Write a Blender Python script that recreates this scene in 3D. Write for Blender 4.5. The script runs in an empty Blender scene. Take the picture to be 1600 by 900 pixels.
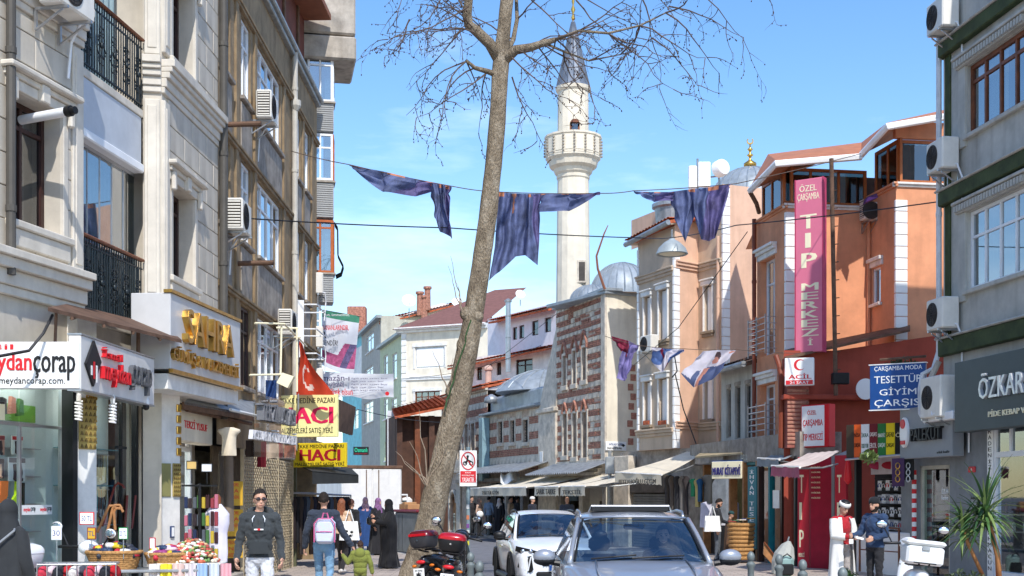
import bpy,bmesh,math,random
from mathutils import Vector,Matrix,noise
random.seed(7)
R=math.radians
# ------------------------------------------------------------------ camera, sky, sun, exposure
scene=bpy.context.scene
COL=scene.collection
FPX,HY,EYE=2000.0,775.0,1.8 # focal length in photo pixels, horizon row, eye height
cam_d=bpy.data.cameras.new('camera')
cam=bpy.data.objects.new('camera',cam_d);COL.objects.link(cam)
cam.location=(0,0,EYE);cam.rotation_euler=(R(90),0,0)
cam_d.sensor_width=36;cam_d.lens=36*FPX/1600;cam_d.shift_y=(HY-450)/1600
cam_d.clip_start=0.1;cam_d.clip_end=6000
scene.camera=cam
SUN_AZ,SUN_EL=R(168),R(48) # clockwise from the view direction (+Y)
sdir=Vector((math.sin(SUN_AZ)*math.cos(SUN_EL),math.cos(SUN_AZ)*math.cos(SUN_EL),math.sin(SUN_EL)))
world=bpy.data.worlds.new('World');scene.world=world;world.use_nodes=True
wn,wl=world.node_tree.nodes,world.node_tree.links
bg=wn['Background']
sky=wn.new('ShaderNodeTexSky');sky.sky_type='NISHITA';sky.sun_disc=False
sky.sun_elevation=SUN_EL;sky.sun_rotation=SUN_AZ;sky.altitude=40
sky.air_density=1.15;sky.dust_density=0.4;sky.ozone_density=2.2
tc=wn.new('ShaderNodeTexCoord');mp=wn.new('ShaderNodeMapping')
mp.inputs['Scale'].default_value=(1.2,1.6,5.0);mp.inputs['Rotation'].default_value=(0,R(14),R(20))
cl=wn.new('ShaderNodeTexNoise');cl.inputs['Scale'].default_value=2.3;cl.inputs['Detail'].default_value=7
cl.inputs['Roughness'].default_value=.6
cr=wn.new('ShaderNodeMapRange');cr.inputs['From Min'].default_value=.52;cr.inputs['From Max'].default_value=.85
cr.inputs['To Max'].default_value=.38
cmix=wn.new('ShaderNodeMixRGB');cmix.inputs['Color2'].default_value=(9.5,10.0,10.4,1)
wl.new(tc.outputs['Generated'],mp.inputs['Vector']);wl.new(mp.outputs[0],cl.inputs['Vector'])
wl.new(cl.outputs['Fac'],cr.inputs['Value']);wl.new(cr.outputs[0],cmix.inputs['Fac'])
hsv=wn.new('ShaderNodeHueSaturation');hsv.inputs['Hue'].default_value=.506;hsv.inputs['Saturation'].default_value=1.25;hsv.inputs['Value'].default_value=1.03
wl.new(sky.outputs[0],hsv.inputs['Color']);wl.new(hsv.outputs[0],cmix.inputs['Color1']);wl.new(cmix.outputs[0],bg.inputs['Color'])
bg.inputs['Strength'].default_value=0.15
sun_d=bpy.data.lights.new('sun','SUN');sun_d.energy=2.9;sun_d.angle=R(.53);sun_d.color=(1,.96,.9)
sun=bpy.data.objects.new('sun',sun_d);COL.objects.link(sun)
sun.rotation_euler=sdir.to_track_quat('Z','Y').to_euler()
vs=scene.view_settings
vs.view_transform='Standard';vs.look='None';vs.exposure=0.6;vs.gamma=1;vs.use_curve_mapping=False
scene.render.engine='CYCLES'
scene.cycles.max_bounces=6;scene.cycles.transparent_max_bounces=12
# ------------------------------------------------------------------ helpers
def lin(c):c/=255.;return c/12.92 if c<=.04045 else((c+.055)/1.055)**2.4
def C(r,g,b):return(lin(r),lin(g),lin(b),1)
def P(px,py,Y):return Vector(((px-800)*Y/FPX,Y,EYE-(py-HY)*Y/FPX))
MATS={}
def mat(name,col,rough=.7,metal=0,var=.12,scale=3.,bump=0.,bscale=40.,spec=.4,streak=0.,col2=None,coat=0.,sheen=0.,trans=0.):
 """procedural surface: base colour broken up by noise, optional second colour, vertical streaks and bump"""
 if name in MATS:return MATS[name]
 m=bpy.data.materials.new(name);m.use_nodes=True;MATS[name]=m
 n,l=m.node_tree.nodes,m.node_tree.links
 b=n['Principled BSDF'];b.inputs['Roughness'].default_value=rough;b.inputs['Metallic'].default_value=metal
 b.inputs['Specular IOR Level'].default_value=spec
 if coat:b.inputs['Coat Weight'].default_value=coat;b.inputs['Coat Roughness'].default_value=.04
 if sheen:b.inputs['Sheen Weight'].default_value=sheen
 g=n.new('ShaderNodeTexCoord')
 nz=n.new('ShaderNodeTexNoise');nz.inputs['Scale'].default_value=scale;nz.inputs['Detail'].default_value=6
 nz.inputs['Roughness'].default_value=.65
 l.new(g.outputs['Object'],nz.inputs['Vector'])
 c2=col2 if col2 else tuple(max(0,x*(1-2.2*var))for x in col[:3])+(1,)
 c1=col if col2 else tuple(min(.95,x*(1+var*.8))for x in col[:3])+(1,)
 rp=n.new('ShaderNodeMapRange');rp.inputs['From Min'].default_value=.3;rp.inputs['From Max'].default_value=.7
 l.new(nz.outputs['Fac'],rp.inputs['Value'])
 mx=n.new('ShaderNodeMixRGB');mx.inputs['Color1'].default_value=c1;mx.inputs['Color2'].default_value=c2
 l.new(rp.outputs[0],mx.inputs['Fac']);out=mx.outputs[0]
 if streak:
  mpn=n.new('ShaderNodeMapping');mpn.inputs['Scale'].default_value=(3.2,3.2,.3)
  sn=n.new('ShaderNodeTexNoise');sn.inputs['Scale'].default_value=1.2;sn.inputs['Detail'].default_value=5
  l.new(g.outputs['Object'],mpn.inputs['Vector']);l.new(mpn.outputs[0],sn.inputs['Vector'])
  r2=n.new('ShaderNodeMapRange');r2.inputs['From Min'].default_value=.48;r2.inputs['From Max'].default_value=.75
  r2.inputs['To Max'].default_value=streak*.6
  l.new(sn.outputs['Fac'],r2.inputs['Value'])
  m2=n.new('ShaderNodeMixRGB');m2.blend_type='MULTIPLY';m2.inputs['Color2'].default_value=(.42,.38,.34,1)
  l.new(r2.outputs[0],m2.inputs['Fac']);l.new(out,m2.inputs['Color1']);out=m2.outputs[0]
 l.new(out,b.inputs['Base Color'])
 if bump:
  bn=n.new('ShaderNodeTexNoise');bn.inputs['Scale'].default_value=bscale;bn.inputs['Detail'].default_value=4
  l.new(g.outputs['Object'],bn.inputs['Vector'])
  bp=n.new('ShaderNodeBump');bp.inputs['Strength'].default_value=bump;bp.inputs['Distance'].default_value=.02
  l.new(bn.outputs['Fac'],bp.inputs['Height']);l.new(bp.outputs[0],b.inputs['Normal'])
 if trans:
  tr=n.new('ShaderNodeBsdfTranslucent');l.new(out,tr.inputs['Color'])
  ms=n.new('ShaderNodeMixShader');ms.inputs['Fac'].default_value=trans
  l.new(b.outputs[0],ms.inputs[1]);l.new(tr.outputs[0],ms.inputs[2]);l.new(ms.outputs[0],n['Material Output'].inputs[0])
 return m
def lamp_mat(name,col,s):
 m=bpy.data.materials.new(name);m.use_nodes=True;b=m.node_tree.nodes['Principled BSDF'];b.inputs['Emission Color'].default_value=col;b.inputs['Emission Strength'].default_value=s;MATS[name]=m;return m
def glass(name,tint=(.75,.82,.85,1),refl=.12,rough=.02):
 if name in MATS:return MATS[name]
 m=bpy.data.materials.new(name);m.use_nodes=True;MATS[name]=m
 n,l=m.node_tree.nodes,m.node_tree.links
 n.remove(n['Principled BSDF'])
 t=n.new('ShaderNodeBsdfTransparent');t.inputs[0].default_value=tint
 g=n.new('ShaderNodeBsdfGlossy');g.inputs['Roughness'].default_value=rough;g.inputs['Color'].default_value=(.95,.97,1,1)
 f=n.new('ShaderNodeFresnel');f.inputs[0].default_value=1.5
 a=n.new('ShaderNodeMath');a.operation='ADD';a.use_clamp=True;a.inputs[1].default_value=refl
 s=n.new('ShaderNodeMixShader')
 ge=n.new('ShaderNodeNewGeometry');iv=n.new('ShaderNodeMath');iv.operation='SUBTRACT';iv.inputs[0].default_value=1;l.new(ge.outputs['Backfacing'],iv.inputs[1])
 ml=n.new('ShaderNodeMath');ml.operation='MULTIPLY';l.new(a.outputs[0],ml.inputs[0]);l.new(iv.outputs[0],ml.inputs[1]) # a pane mirrors on its outer face only
 l.new(f.outputs[0],a.inputs[0]);l.new(ml.outputs[0],s.inputs[0]);l.new(t.outputs[0],s.inputs[1]);l.new(g.outputs[0],s.inputs[2])
 l.new(s.outputs[0],n['Material Output'].inputs[0])
 return m
class Frame:
 """local frame: u along, n outward, z up"""
 def __init__(s,o,u,n=None):
  s.o=Vector(o);s.u=Vector((u[0],u[1],0)).normalized()
  s.n=Vector(n).normalized()if n is not None else Vector((s.u.y,-s.u.x,0))
  s.z=Vector((0,0,1))
 def w(s,u,n,z):return s.o+s.u*u+s.n*n+s.z*z
class Facade(Frame):
 """vertical plane seen in the photograph from ground point A (left) to B (right)"""
 def __init__(s,A,B):
  d=Vector((B[0]-A[0],B[1]-A[1],0));s.L=d.length
  super().__init__((A[0],A[1],0),d)
  if s.n.dot(Vector((0,0,0))-s.o)<0:s.n=-s.n
 def at(s,px,py,n=0):
  r=Vector(((px-800)/FPX,1,-(py-HY)/FPX));o=s.o+s.n*n
  t=(o-Vector((0,0,0))).dot(s.n)/r.dot(s.n)
  p=r*t;return(p-o).dot(s.u),EYE+r.z*t
 def rect(s,x0,x1,y0,y1,n=0):
  """pixel rectangle -> u0,u1,z0,z1 (rows taken at the mid column)"""
  u0=s.at(x0,y0,n)[0];u1=s.at(x1,y0,n)[0];m=(x0+x1)/2
  return u0,u1,s.at(m,y1,n)[1],s.at(m,y0,n)[1]
 def sub(s,n):
  f=Frame(s.o+s.n*n,s.u,s.n);return f
def FP(xA,YA,xB,YB):return Facade(((xA-800)*YA/FPX,YA),((xB-800)*YB/FPX,YB))
W=Frame((0,0,0),(1,0,0),(0,1,0))
class MB:
 def __init__(s):s.v=[];s.f=[];s.m=[];s.mi=0
 def add(s,vs,fs):
  b=len(s.v);s.v+=[Vector(v)for v in vs]
  for f in fs:s.f.append([b+i for i in f]);s.m.append(s.mi)
  return s
 def box(s,F,u0,u1,n0,n1,z0,z1):
  p=[F.w(u,n,z)for z in(z0,z1)for n in(n0,n1)for u in(u0,u1)]
  return s.add(p,[(0,1,3,2),(4,6,7,5),(0,4,5,1),(1,5,7,3),(3,7,6,2),(2,6,4,0)])
 def bbox(s,F,u0,u1,n0,n1,z0,z1,b=.02):
  """box with all edges chamfered"""
  b=min(b,abs(u1-u0)*.45,abs(n1-n0)*.45,abs(z1-z0)*.45)
  P8={}
  vs=[];idx={}
  for k in range(3):
   for su in(0,1):
    for sn in(0,1):
     for sz in(0,1):
      u=(u0,u1)[su]+(0 if k==0 else(b,-b)[su]);n=(n0,n1)[sn]+(0 if k==1 else(b,-b)[sn])
      z=(z0,z1)[sz]+(0 if k==2 else(b,-b)[sz])
      idx[(k,su,sn,sz)]=len(vs);vs.append(F.w(u,n,z))
  fs=[]
  for s0 in(0,1):
   fs.append([idx[(0,s0,a,c)]for a,c in((0,0),(1,0),(1,1),(0,1))])
   fs.append([idx[(1,a,s0,c)]for a,c in((0,0),(1,0),(1,1),(0,1))])
   fs.append([idx[(2,a,c,s0)]for a,c in((0,0),(1,0),(1,1),(0,1))])
   for s1 in(0,1):
    fs.append([idx[(0,s0,s1,0)],idx[(0,s0,s1,1)],idx[(1,s0,s1,1)],idx[(1,s0,s1,0)]])
    fs.append([idx[(0,s0,0,s1)],idx[(0,s0,1,s1)],idx[(2,s0,1,s1)],idx[(2,s0,0,s1)]])
    fs.append([idx[(1,0,s0,s1)],idx[(1,1,s0,s1)],idx[(2,1,s0,s1)],idx[(2,0,s0,s1)]])
    for s2 in(0,1):fs.append([idx[(k,s0,s1,s2)]for k in range(3)])
  return s.add(vs,fs)
 def poly(s,pts):return s.add(pts,[list(range(len(pts)))])
 def prism(s,pts,d):
  d=Vector(d);n=len(pts);pts=[Vector(p)for p in pts]
  return s.add(pts+[p+d for p in pts],[list(range(n))[::-1],list(range(n,2*n))]+[(i,(i+1)%n,n+(i+1)%n,n+i)for i in range(n)])
 def tube(s,path,r,seg=8,cap=True):
  path=[Vector(p)for p in path];n=len(path)
  rs=r if isinstance(r,(list,tuple))else[r]*n
  vs=[];up=None
  for i,p in enumerate(path):
   d=(path[min(i+1,n-1)]-path[max(i-1,0)]).normalized()
   if up is None:up=Vector((0,0,1))if abs(d.z)<.9 else Vector((1,0,0))
   x=d.cross(up).normalized();y=x.cross(d).normalized();up=y
   for k in range(seg):
    a=2*math.pi*k/seg;vs.append(p+(x*math.cos(a)+y*math.sin(a))*rs[i])
  fs=[(i*seg+k,i*seg+(k+1)%seg,(i+1)*seg+(k+1)%seg,(i+1)*seg+k)for i in range(n-1)for k in range(seg)]
  if cap:fs+=[list(range(seg))[::-1],list(range((n-1)*seg,n*seg))]
  return s.add(vs,fs)
 def lathe(s,prof,o=(0,0,0),seg=16,M=None,sx=1,sy=1):
  o=Vector(o);vs=[]
  for r,z in prof:
   for k in range(seg):
    a=2*math.pi*k/seg;q=Vector((r*math.cos(a)*sx,r*math.sin(a)*sy,z))
    vs.append(o+(M@q if M else q))
  n=len(prof)
  fs=[(i*seg+k,i*seg+(k+1)%seg,(i+1)*seg+(k+1)%seg,(i+1)*seg+k)for i in range(n-1)for k in range(seg)]
  fs+=[list(range(seg))[::-1],list(range((n-1)*seg,n*seg))]
  return s.add(vs,fs)
 def grid(s,fn,nu,nv,close=False):
  vs=[fn(i/nu,j/nv)for j in range(nv+1)for i in range(nu+1)];w=nu+1
  return s.add(vs,[(j*w+i,j*w+i+1,(j+1)*w+i+1,(j+1)*w+i)for j in range(nv)for i in range(nu)])
 def ell(s,c,r,seg=12,rings=8,M=None):
  c=Vector(c);prof=[]
  for i in range(rings+1):
   a=math.pi*i/rings;prof.append((max(math.sin(a),.001),-math.cos(a)))
  vs=[]
  for rr,z in prof:
   for k in range(seg):
    a=2*math.pi*k/seg;q=Vector((rr*math.cos(a)*r[0],rr*math.sin(a)*r[1],z*r[2]));vs.append(c+(M@q if M else q))
  return s.add(vs,[(i*seg+k,i*seg+(k+1)%seg,(i+1)*seg+(k+1)%seg,(i+1)*seg+k)for i in range(rings)for k in range(seg)])
WO={}
def obj(name,mb,m,parent=None,smooth=False,local=False,label=None,kind=None):
 """one mesh object out of a builder. World coordinates unless local=True (then the parent's own frame)"""
 me=bpy.data.meshes.new(name);vs=mb.v
 if local or not vs:o0=Vector((0,0,0))
 else:
  xs=[v.x for v in vs];ys=[v.y for v in vs];zs=[v.z for v in vs]
  o0=Vector(((min(xs)+max(xs))/2,(min(ys)+max(ys))/2,min(zs)))
 me.from_pydata([v-o0 for v in vs],[],mb.f)
 ms=m if isinstance(m,(list,tuple))else[m]
 for x in ms:me.materials.append(x)
 if len(ms)>1:me.polygons.foreach_set('material_index',mb.m)
 bm=bmesh.new();bm.from_mesh(me);bmesh.ops.recalc_face_normals(bm,faces=bm.faces);bm.to_mesh(me);bm.free()
 if smooth:
  me.polygons.foreach_set('use_smooth',[True]*len(me.polygons))
  if smooth is not True:me.set_sharp_from_angle(angle=R(smooth))
 o=bpy.data.objects.new(name,me);COL.objects.link(o)
 if parent is not None:
  o.parent=parent
  if not local:o.location=o0-WO[parent.name]
 else:o.location=o0
 WO[o.name]=o0 if not local else WO.get(parent.name,Vector((0,0,0)))if parent else o0
 if label:o['label']=label
 if kind:o['kind']=kind
 return o
def tag(o,label,cat,group=None):
 o['label']=label;o['category']=cat
 if group:o['group']=group
 return o
def T(name,label,cat,loc=(0,0,0),rz=0,group=None):
 o=bpy.data.objects.new(name,None);COL.objects.link(o);o.location=loc;o.rotation_euler=(0,0,rz)
 o.empty_display_size=.2;WO[o.name]=Vector(loc);return tag(o,label,cat,group)
def share(src,loc,parent,name=None):
 """another piece that shares the mesh of src; loc is a world point"""
 o=bpy.data.objects.new(name or src.name.split('.')[0],src.data);COL.objects.link(o);o.parent=parent
 o.location=Vector(loc)-(WO[parent.name]if parent else Vector((0,0,0)));WO[o.name]=Vector(loc);return o
def copy_tree(o,parent=None):
 c=o.copy();COL.objects.link(c)
 if parent is not None:c.parent=parent
 for ch in list(o.children):copy_tree(ch,c)
 return c
def wall(F,u0,u1,z0,z1,holes,n0=-.25,n1=0,mb=None):
 """wall sheet with real openings and their reveals; holes = (u0,u1,z0,z1)"""
 mb=mb or MB()
 hs=[(max(a,u0),min(b,u1),max(c,z0),min(d,z1))for a,b,c,d in holes]
 hs=[h for h in hs if h[1]>h[0]and h[3]>h[2]]
 us=sorted({u0,u1}|{x for h in hs for x in h[:2]});zs=sorted({z0,z1}|{x for h in hs for x in h[2:]})
 for i in range(len(us)-1):
  j=0
  while j<len(zs)-1:
   cu=(us[i]+us[i+1])/2
   ok=lambda k:not any(h[0]<cu<h[1]and h[2]<(zs[k]+zs[k+1])/2<h[3]for h in hs)
   if not ok(j):j+=1;continue
   k=j
   while k+1<len(zs)-1 and ok(k+1):k+=1
   mb.poly([F.w(us[i],n1,zs[j]),F.w(us[i+1],n1,zs[j]),F.w(us[i+1],n1,zs[k+1]),F.w(us[i],n1,zs[k+1])])
   j=k+1
 for a,b,c,d in hs:
  q=[(a,c),(b,c),(b,d),(a,d)]
  for k in range(4):
   (x,y),(x2,y2)=q[k],q[(k+1)%4]
   mb.poly([F.w(x,n1,y),F.w(x2,n1,y2),F.w(x2,n0,y2),F.w(x,n0,y)])
 return mb
def boxwin(F,parent,r,fm,gm,n=-.14,fw=.06,cols=2,transom=.28,curtain=None,sill=None,name='window',fd=.07,rows=0,cd=.12):
 """window in opening r=(u0,u1,z0,z1): frame with mullions > panes, sill, curtain"""
 u0,u1,z0,z1=r;u0+=.004;u1-=.004;z0+=.004;z1-=.004
 mb=MB();a,b=n-fd,n
 mb.box(F,u0,u0+fw,a,b,z0,z1);mb.box(F,u1-fw,u1,a,b,z0,z1)
 mb.box(F,u0+fw,u1-fw,a,b,z0,z0+fw);mb.box(F,u0+fw,u1-fw,a,b,z1-fw,z1)
 H=z1-z0;zt=z1-transom*H if transom else None;cw=(u1-u0)/cols
 for k in range(1,cols):mb.box(F,u0+k*cw-fw*.4,u0+k*cw+fw*.4,a+.005,b-.005,z0+fw,z1-fw)
 if zt:mb.box(F,u0+fw,u1-fw,a+.008,b-.008,zt-fw*.4,zt+fw*.4)
 for k in range(1,rows):zz=z0+H*k/rows;mb.box(F,u0+fw,u1-fw,a+.01,b-.012,zz-fw*.2,zz+fw*.2)
 wdw=obj(name,mb,fm,parent)
 zs=[(z0,zt),(zt,z1)]if zt else[(z0,z1)]
 for k in range(cols):
  for q0,q1 in zs:
   p=MB().box(F,u0+k*cw+fw*.5,u0+(k+1)*cw-fw*.5,n-fd*.6,n-fd*.6+.006,q0+fw*.5,q1-fw*.5)
   obj('pane',p,gm,wdw)
 if curtain:
  cm=curtain;wv=random.uniform(20,30);ph=random.random()*6
  side=random.random()
  spans=[(u0,u1)]if side<.45 else([(u0,u0+(u1-u0)*.36),(u1-(u1-u0)*.36,u1)]if side<.75 else[(u0,u0+(u1-u0)*.6)])
  c=MB()
  for s0,s1 in spans:
   c.grid(lambda s,t:F.w(s0+(s1-s0)*s,n-fd-cd+.02*math.sin(s*(s1-s0)*wv+ph+t),z0+(z1-z0)*t),max(6,int((s1-s0)*24)),1)
  obj('curtain',c,cm,wdw,smooth=True)
 if sill:obj('sill',MB().bbox(F,u0-.08,u1+.08,-.1,.09,z0-.09,z0-.006,.012),sill,wdw)
 return wdw
def text(F,s,u0,u1,z0,z1,n,m,parent,ext=.012,fat=.0,name='lettering',M=None,keep=False,shear=0):
 """words as raised letters filling the rectangle u0..u1, z0..z1 of the frame"""
 cu=bpy.data.curves.new('t','FONT');cu.body=s;cu.size=1;cu.resolution_u=2;cu.shear=shear
 to=bpy.data.objects.new('t',cu);COL.objects.link(to)
 me=bpy.data.meshes.new_from_object(to)
 bpy.data.objects.remove(to);bpy.data.curves.remove(cu)
 if not me.vertices:bpy.data.meshes.remove(me);return None
 bm=bmesh.new();bm.from_mesh(me);bpy.data.meshes.remove(me)
 bmesh.ops.remove_doubles(bm,verts=bm.verts,dist=.0005)
 if ext>0:
  g=bmesh.ops.extrude_face_region(bm,geom=list(bm.faces))
  for v in g['geom']:
   if isinstance(v,bmesh.types.BMVert):v.co.z=1
 xs=[v.co.x for v in bm.verts];ys=[v.co.y for v in bm.verts]
 x0,x1,y0,y1=min(xs),max(xs),min(ys),max(ys)
 x0-=fat;x1+=fat
 sx=(u1-u0)/(x1-x0);sz=(z1-z0)/max(y1-y0,1e-4)
 mb=MB();bm.verts.index_update()
 for j,dx in enumerate((0,-fat,fat)if fat else(0,)): # bolder strokes: the same letters again, a touch to either side and 1 mm lower
  mb.add([F.w(u0+(v.co.x+dx-x0)*sx,n+v.co.z*ext-.001*j,z0+(v.co.y-y0)*sz)for v in bm.verts],[[v.index for v in f.verts]for f in bm.faces])
 bm.free()
 return obj(name,mb,m,parent)
 # ------------------------------------------------------------------ materials
def bark_mat():
 m=bpy.data.materials.new('plane_bark');m.use_nodes=True;n,l=m.node_tree.nodes,m.node_tree.links;b=n['Principled BSDF'];b.inputs['Roughness'].default_value=.95;b.inputs['Specular IOR Level'].default_value=.15
 g=n.new('ShaderNodeTexCoord');mp_=n.new('ShaderNodeMapping');mp_.inputs['Scale'].default_value=(1,1,.45);l.new(g.outputs['Object'],mp_.inputs[0])
 a=n.new('ShaderNodeTexNoise');a.inputs['Scale'].default_value=5;a.inputs['Detail'].default_value=8;a.inputs['Roughness'].default_value=.7
 v=n.new('ShaderNodeTexVoronoi');v.inputs['Scale'].default_value=22;v.feature='DISTANCE_TO_EDGE';f=n.new('ShaderNodeTexNoise');f.inputs['Scale'].default_value=46;f.inputs['Detail'].default_value=6;f.inputs['Roughness'].default_value=.75
 for q in(a,v,f):l.new(mp_.outputs[0],q.inputs['Vector'])
 r=n.new('ShaderNodeValToRGB');e=r.color_ramp.elements;e[0].position=.3;e[0].color=C(112,99,84);e[1].position=.72;e[1].color=C(206,192,170);x=e.new(.5);x.color=C(164,148,126)
 l.new(a.outputs['Fac'],r.inputs[0]);mx=n.new('ShaderNodeMixRGB');mx.blend_type='MULTIPLY';mx.inputs[0].default_value=.75
 fr=n.new('ShaderNodeMapRange');fr.inputs[1].default_value=.35;fr.inputs[2].default_value=.6;fr.inputs[3].default_value=.45;l.new(f.outputs['Fac'],fr.inputs[0]);l.new(r.outputs[0],mx.inputs[1]);l.new(fr.outputs[0],mx.inputs[2]);l.new(mx.outputs[0],b.inputs['Base Color'])
 ad=n.new('ShaderNodeMath');ad.operation='ADD';l.new(f.outputs['Fac'],ad.inputs[0]);l.new(v.outputs[0],ad.inputs[1]);bp=n.new('ShaderNodeBump');bp.inputs['Strength'].default_value=1;bp.inputs['Distance'].default_value=.05;l.new(ad.outputs[0],bp.inputs['Height']);l.new(bp.outputs[0],b.inputs['Normal'])
 MATS['plane_bark']=m;return m
M_=dict(asphalt=mat('asphalt',C(120,120,124),.85,var=.15,scale=2,bump=.3,bscale=120),stone=mat('cladding_stone',C(206,197,182),.75,var=.1,scale=1.5,bump=.08,streak=.55),trim=mat('stone_trim',C(216,208,194),.7,var=.08,bump=.06,streak=.4),brown=mat('brown_stucco',C(158,136,106),.9,var=.22,scale=1.6,bump=.25,bscale=60,streak=.7),brown2=mat('worn_render',C(170,160,148),.9,var=.22,scale=3,bump=.2,streak=.8),concrete=mat('raw_concrete',C(190,180,166),.9,var=.2,scale=2,bump=.2,streak=.7),greyconc=mat('grey_render',C(193,191,182),.88,var=.12,scale=1.4,bump=.12,bscale=70,streak=.7),green=mat('moss_green_paint',C(70,82,46),.8,var=.25,scale=3,streak=.6),orange=mat('orange_stucco',C(230,160,120),.88,var=.1,scale=1.2,bump=.08,streak=.4),red=mat('brick_red_paint',C(164,74,56),.85,var=.12,scale=1.4,bump=.1,streak=.4),peach=mat('peach_stucco',C(229,188,160),.88,var=.07,scale=1.5,bump=.08,streak=.4),taupe=mat('shaded_peach_stucco',C(205,184,160),.88,var=.07,scale=1.5,bump=.08,streak=.45),white=mat('white_paint',C(238,236,230),.6,var=.1,streak=.4),whiteclean=mat('white_enamel',C(244,244,242),.35,var=.03),cream=mat('cream_plaster',C(236,226,205),.85,var=.08,scale=1.2,streak=.4),pvc=mat('white_pvc',C(236,238,240),.4,var=.04),ac=mat('ac_case',C(230,226,216),.5,var=.06,streak=.3),dark=mat('dark_interior',C(84,78,72),.9,var=.3,scale=2),black=mat('black_plastic',C(26,26,28),.45,var=.1),iron=mat('wrought_iron',C(38,46,50),.45,metal=.5,var=.15),steel=mat('brushed_steel',C(190,192,195),.35,metal=.9,var=.08),galv=mat('galvanised_sheet',C(168,172,174),.5,metal=.6,var=.18,scale=4),lead=mat('lead_sheet',C(158,166,172),.5,metal=.25,var=.16,scale=2.5,bump=.1,bscale=8),tile=mat('roof_tile',C(200,104,66),.85,var=.28,scale=5,bump=.1),tilebrown=mat('brown_roof_tile',C(128,88,80),.85,var=.12,scale=4),brick=mat('old_brick',C(182,128,108),.9,var=.3,scale=7,bump=.3),ashlar=mat('old_ashlar',C(218,206,188),.9,var=.18,scale=3.5,bump=.22,streak=.4),mortar=mat('lime_mortar',C(206,184,164),.95,var=.2,scale=6,bump=.3),wood=mat('varnished_wood',C(126,70,40),.5,var=.22,scale=4),woodlt=mat('light_wood',C(176,122,74),.6,var=.2,scale=5),darkwood=mat('dark_window_wood',C(66,40,34),.45,var=.2),rust=mat('rusty_sheet',C(120,92,74),.75,metal=.3,var=.25,scale=4,bump=.1),bark=bark_mat(),twig=mat('twig',C(104,88,78),.9,var=.2),canvas=mat('beige_canvas',C(240,228,204),.85,var=.08,scale=2,streak=.15,trans=.15),canvasdk=mat('dark_canvas',C(52,54,54),.85,var=.15),gold=mat('gilded_metal',C(222,176,92),.28,metal=.9,var=.15,scale=6),yellow=mat('yellow_sign',C(252,240,170),.5,var=.02),yellow2=mat('shaded_sign_and_plate_yellow',C(228,200,40),.5,var=.04),redlet=mat('red_lettering',C(214,34,44),.45,var=.03),crimson=mat('crimson_panel',C(186,42,58),.5,var=.04),pink=mat('faded_pink_sign',C(228,124,150),.5,var=.05,scale=1,streak=.1),creamlet=mat('cream_lettering',C(252,240,205),.5,var=.02),blacklet=mat('black_lettering',C(28,28,30),.5,var=.05),blue=mat('blue_sign',C(22,74,142),.45,var=.08,scale=5),teal=mat('teal_panel',C(22,122,132),.5,var=.06),greysign=mat('grey_sign',C(140,144,148),.5,var=.04),slate=mat('slate_sign',C(64,76,78),.5,var=.06),curtain=mat('net_curtain',C(214,216,208),.9,var=.08,trans=.3),curtain2=mat('pale_blue_curtain',C(176,200,204),.9,var=.08,trans=.3),flag=mat('turkish_red_cloth',C(238,84,54),.8,var=.08,trans=.4),gold_tile=mat('gold_tile',C(172,150,84),.5,var=.15,scale=8),wicker=mat('wicker',C(190,142,86),.8,var=.25,scale=30,bump=.6,bscale=60),rubber=mat('rubber',C(24,24,25),.8,var=.15),chrome=mat('chrome',C(220,222,226),.12,metal=1,var=.02),zinc=mat('grey_bollard_paint',C(120,128,126),.5,metal=.2,var=.15),)
M=M_
G=dict(win=glass('window_glass',(.62,.7,.74,1),.26),shop=glass('shop_glass',(.9,.95,.95,1),.02),car=glass('tinted_car_glass',(.34,.46,.56,1),.13),wins=glass('old_window_glass',(.5,.56,.58,1),.12))
# ------------------------------------------------------------------ ground, road, pavements
def ground_mat(name,c1,c2,bw,bh,mort):
 m=bpy.data.materials.new(name);m.use_nodes=True;n,l=m.node_tree.nodes,m.node_tree.links
 b=n['Principled BSDF'];b.inputs['Roughness'].default_value=.85
 g=n.new('ShaderNodeTexCoord');br=n.new('ShaderNodeTexBrick')
 br.inputs['Color1'].default_value=c1;br.inputs['Color2'].default_value=c2;br.inputs['Mortar'].default_value=mort
 br.inputs['Scale'].default_value=1;br.inputs['Brick Width'].default_value=bw;br.inputs['Row Height'].default_value=bh
 br.inputs['Mortar Size'].default_value=.008
 nz=n.new('ShaderNodeTexNoise');nz.inputs['Scale'].default_value=1.1;nz.inputs['Detail'].default_value=8
 mx=n.new('ShaderNodeMixRGB');mx.blend_type='MULTIPLY';mx.inputs['Fac'].default_value=.55
 l.new(g.outputs['Object'],br.inputs['Vector']);l.new(g.outputs['Object'],nz.inputs['Vector'])
 l.new(br.outputs['Color'],mx.inputs['Color1']);l.new(nz.outputs['Fac'],mx.inputs['Color2']);l.new(mx.outputs[0],b.inputs['Base Color'])
 bp=n.new('ShaderNodeBump');bp.inputs['Strength'].default_value=.3;bp.inputs['Distance'].default_value=.01
 l.new(br.outputs['Fac'],bp.inputs['Height']);bp.invert=True;l.new(bp.outputs[0],b.inputs['Normal'])
 return m
PAVE=ground_mat('paving_slabs',C(212,196,182),C(198,184,172),.4,.2,C(120,108,100))
o=obj('ground',MB().poly([(-900,-300,-.09),(900,-300,-.09),(900,3000,-.09),(-900,3000,-.09)]),M['asphalt'],kind='structure')
RL=[(-.55,-12),(-.55,26),(-1.2,31),(-3.0,38),(-5.2,45),(-9.5,60),(-16,80),(-22,100)] # left kerb line
RR=[(3.7,-12),(3.7,26),(3.2,36),(1.6,45),(-.46,54),(-2.3,61),(-7.5,80),(-13,100)] # right kerb line
mb=MB()
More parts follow.
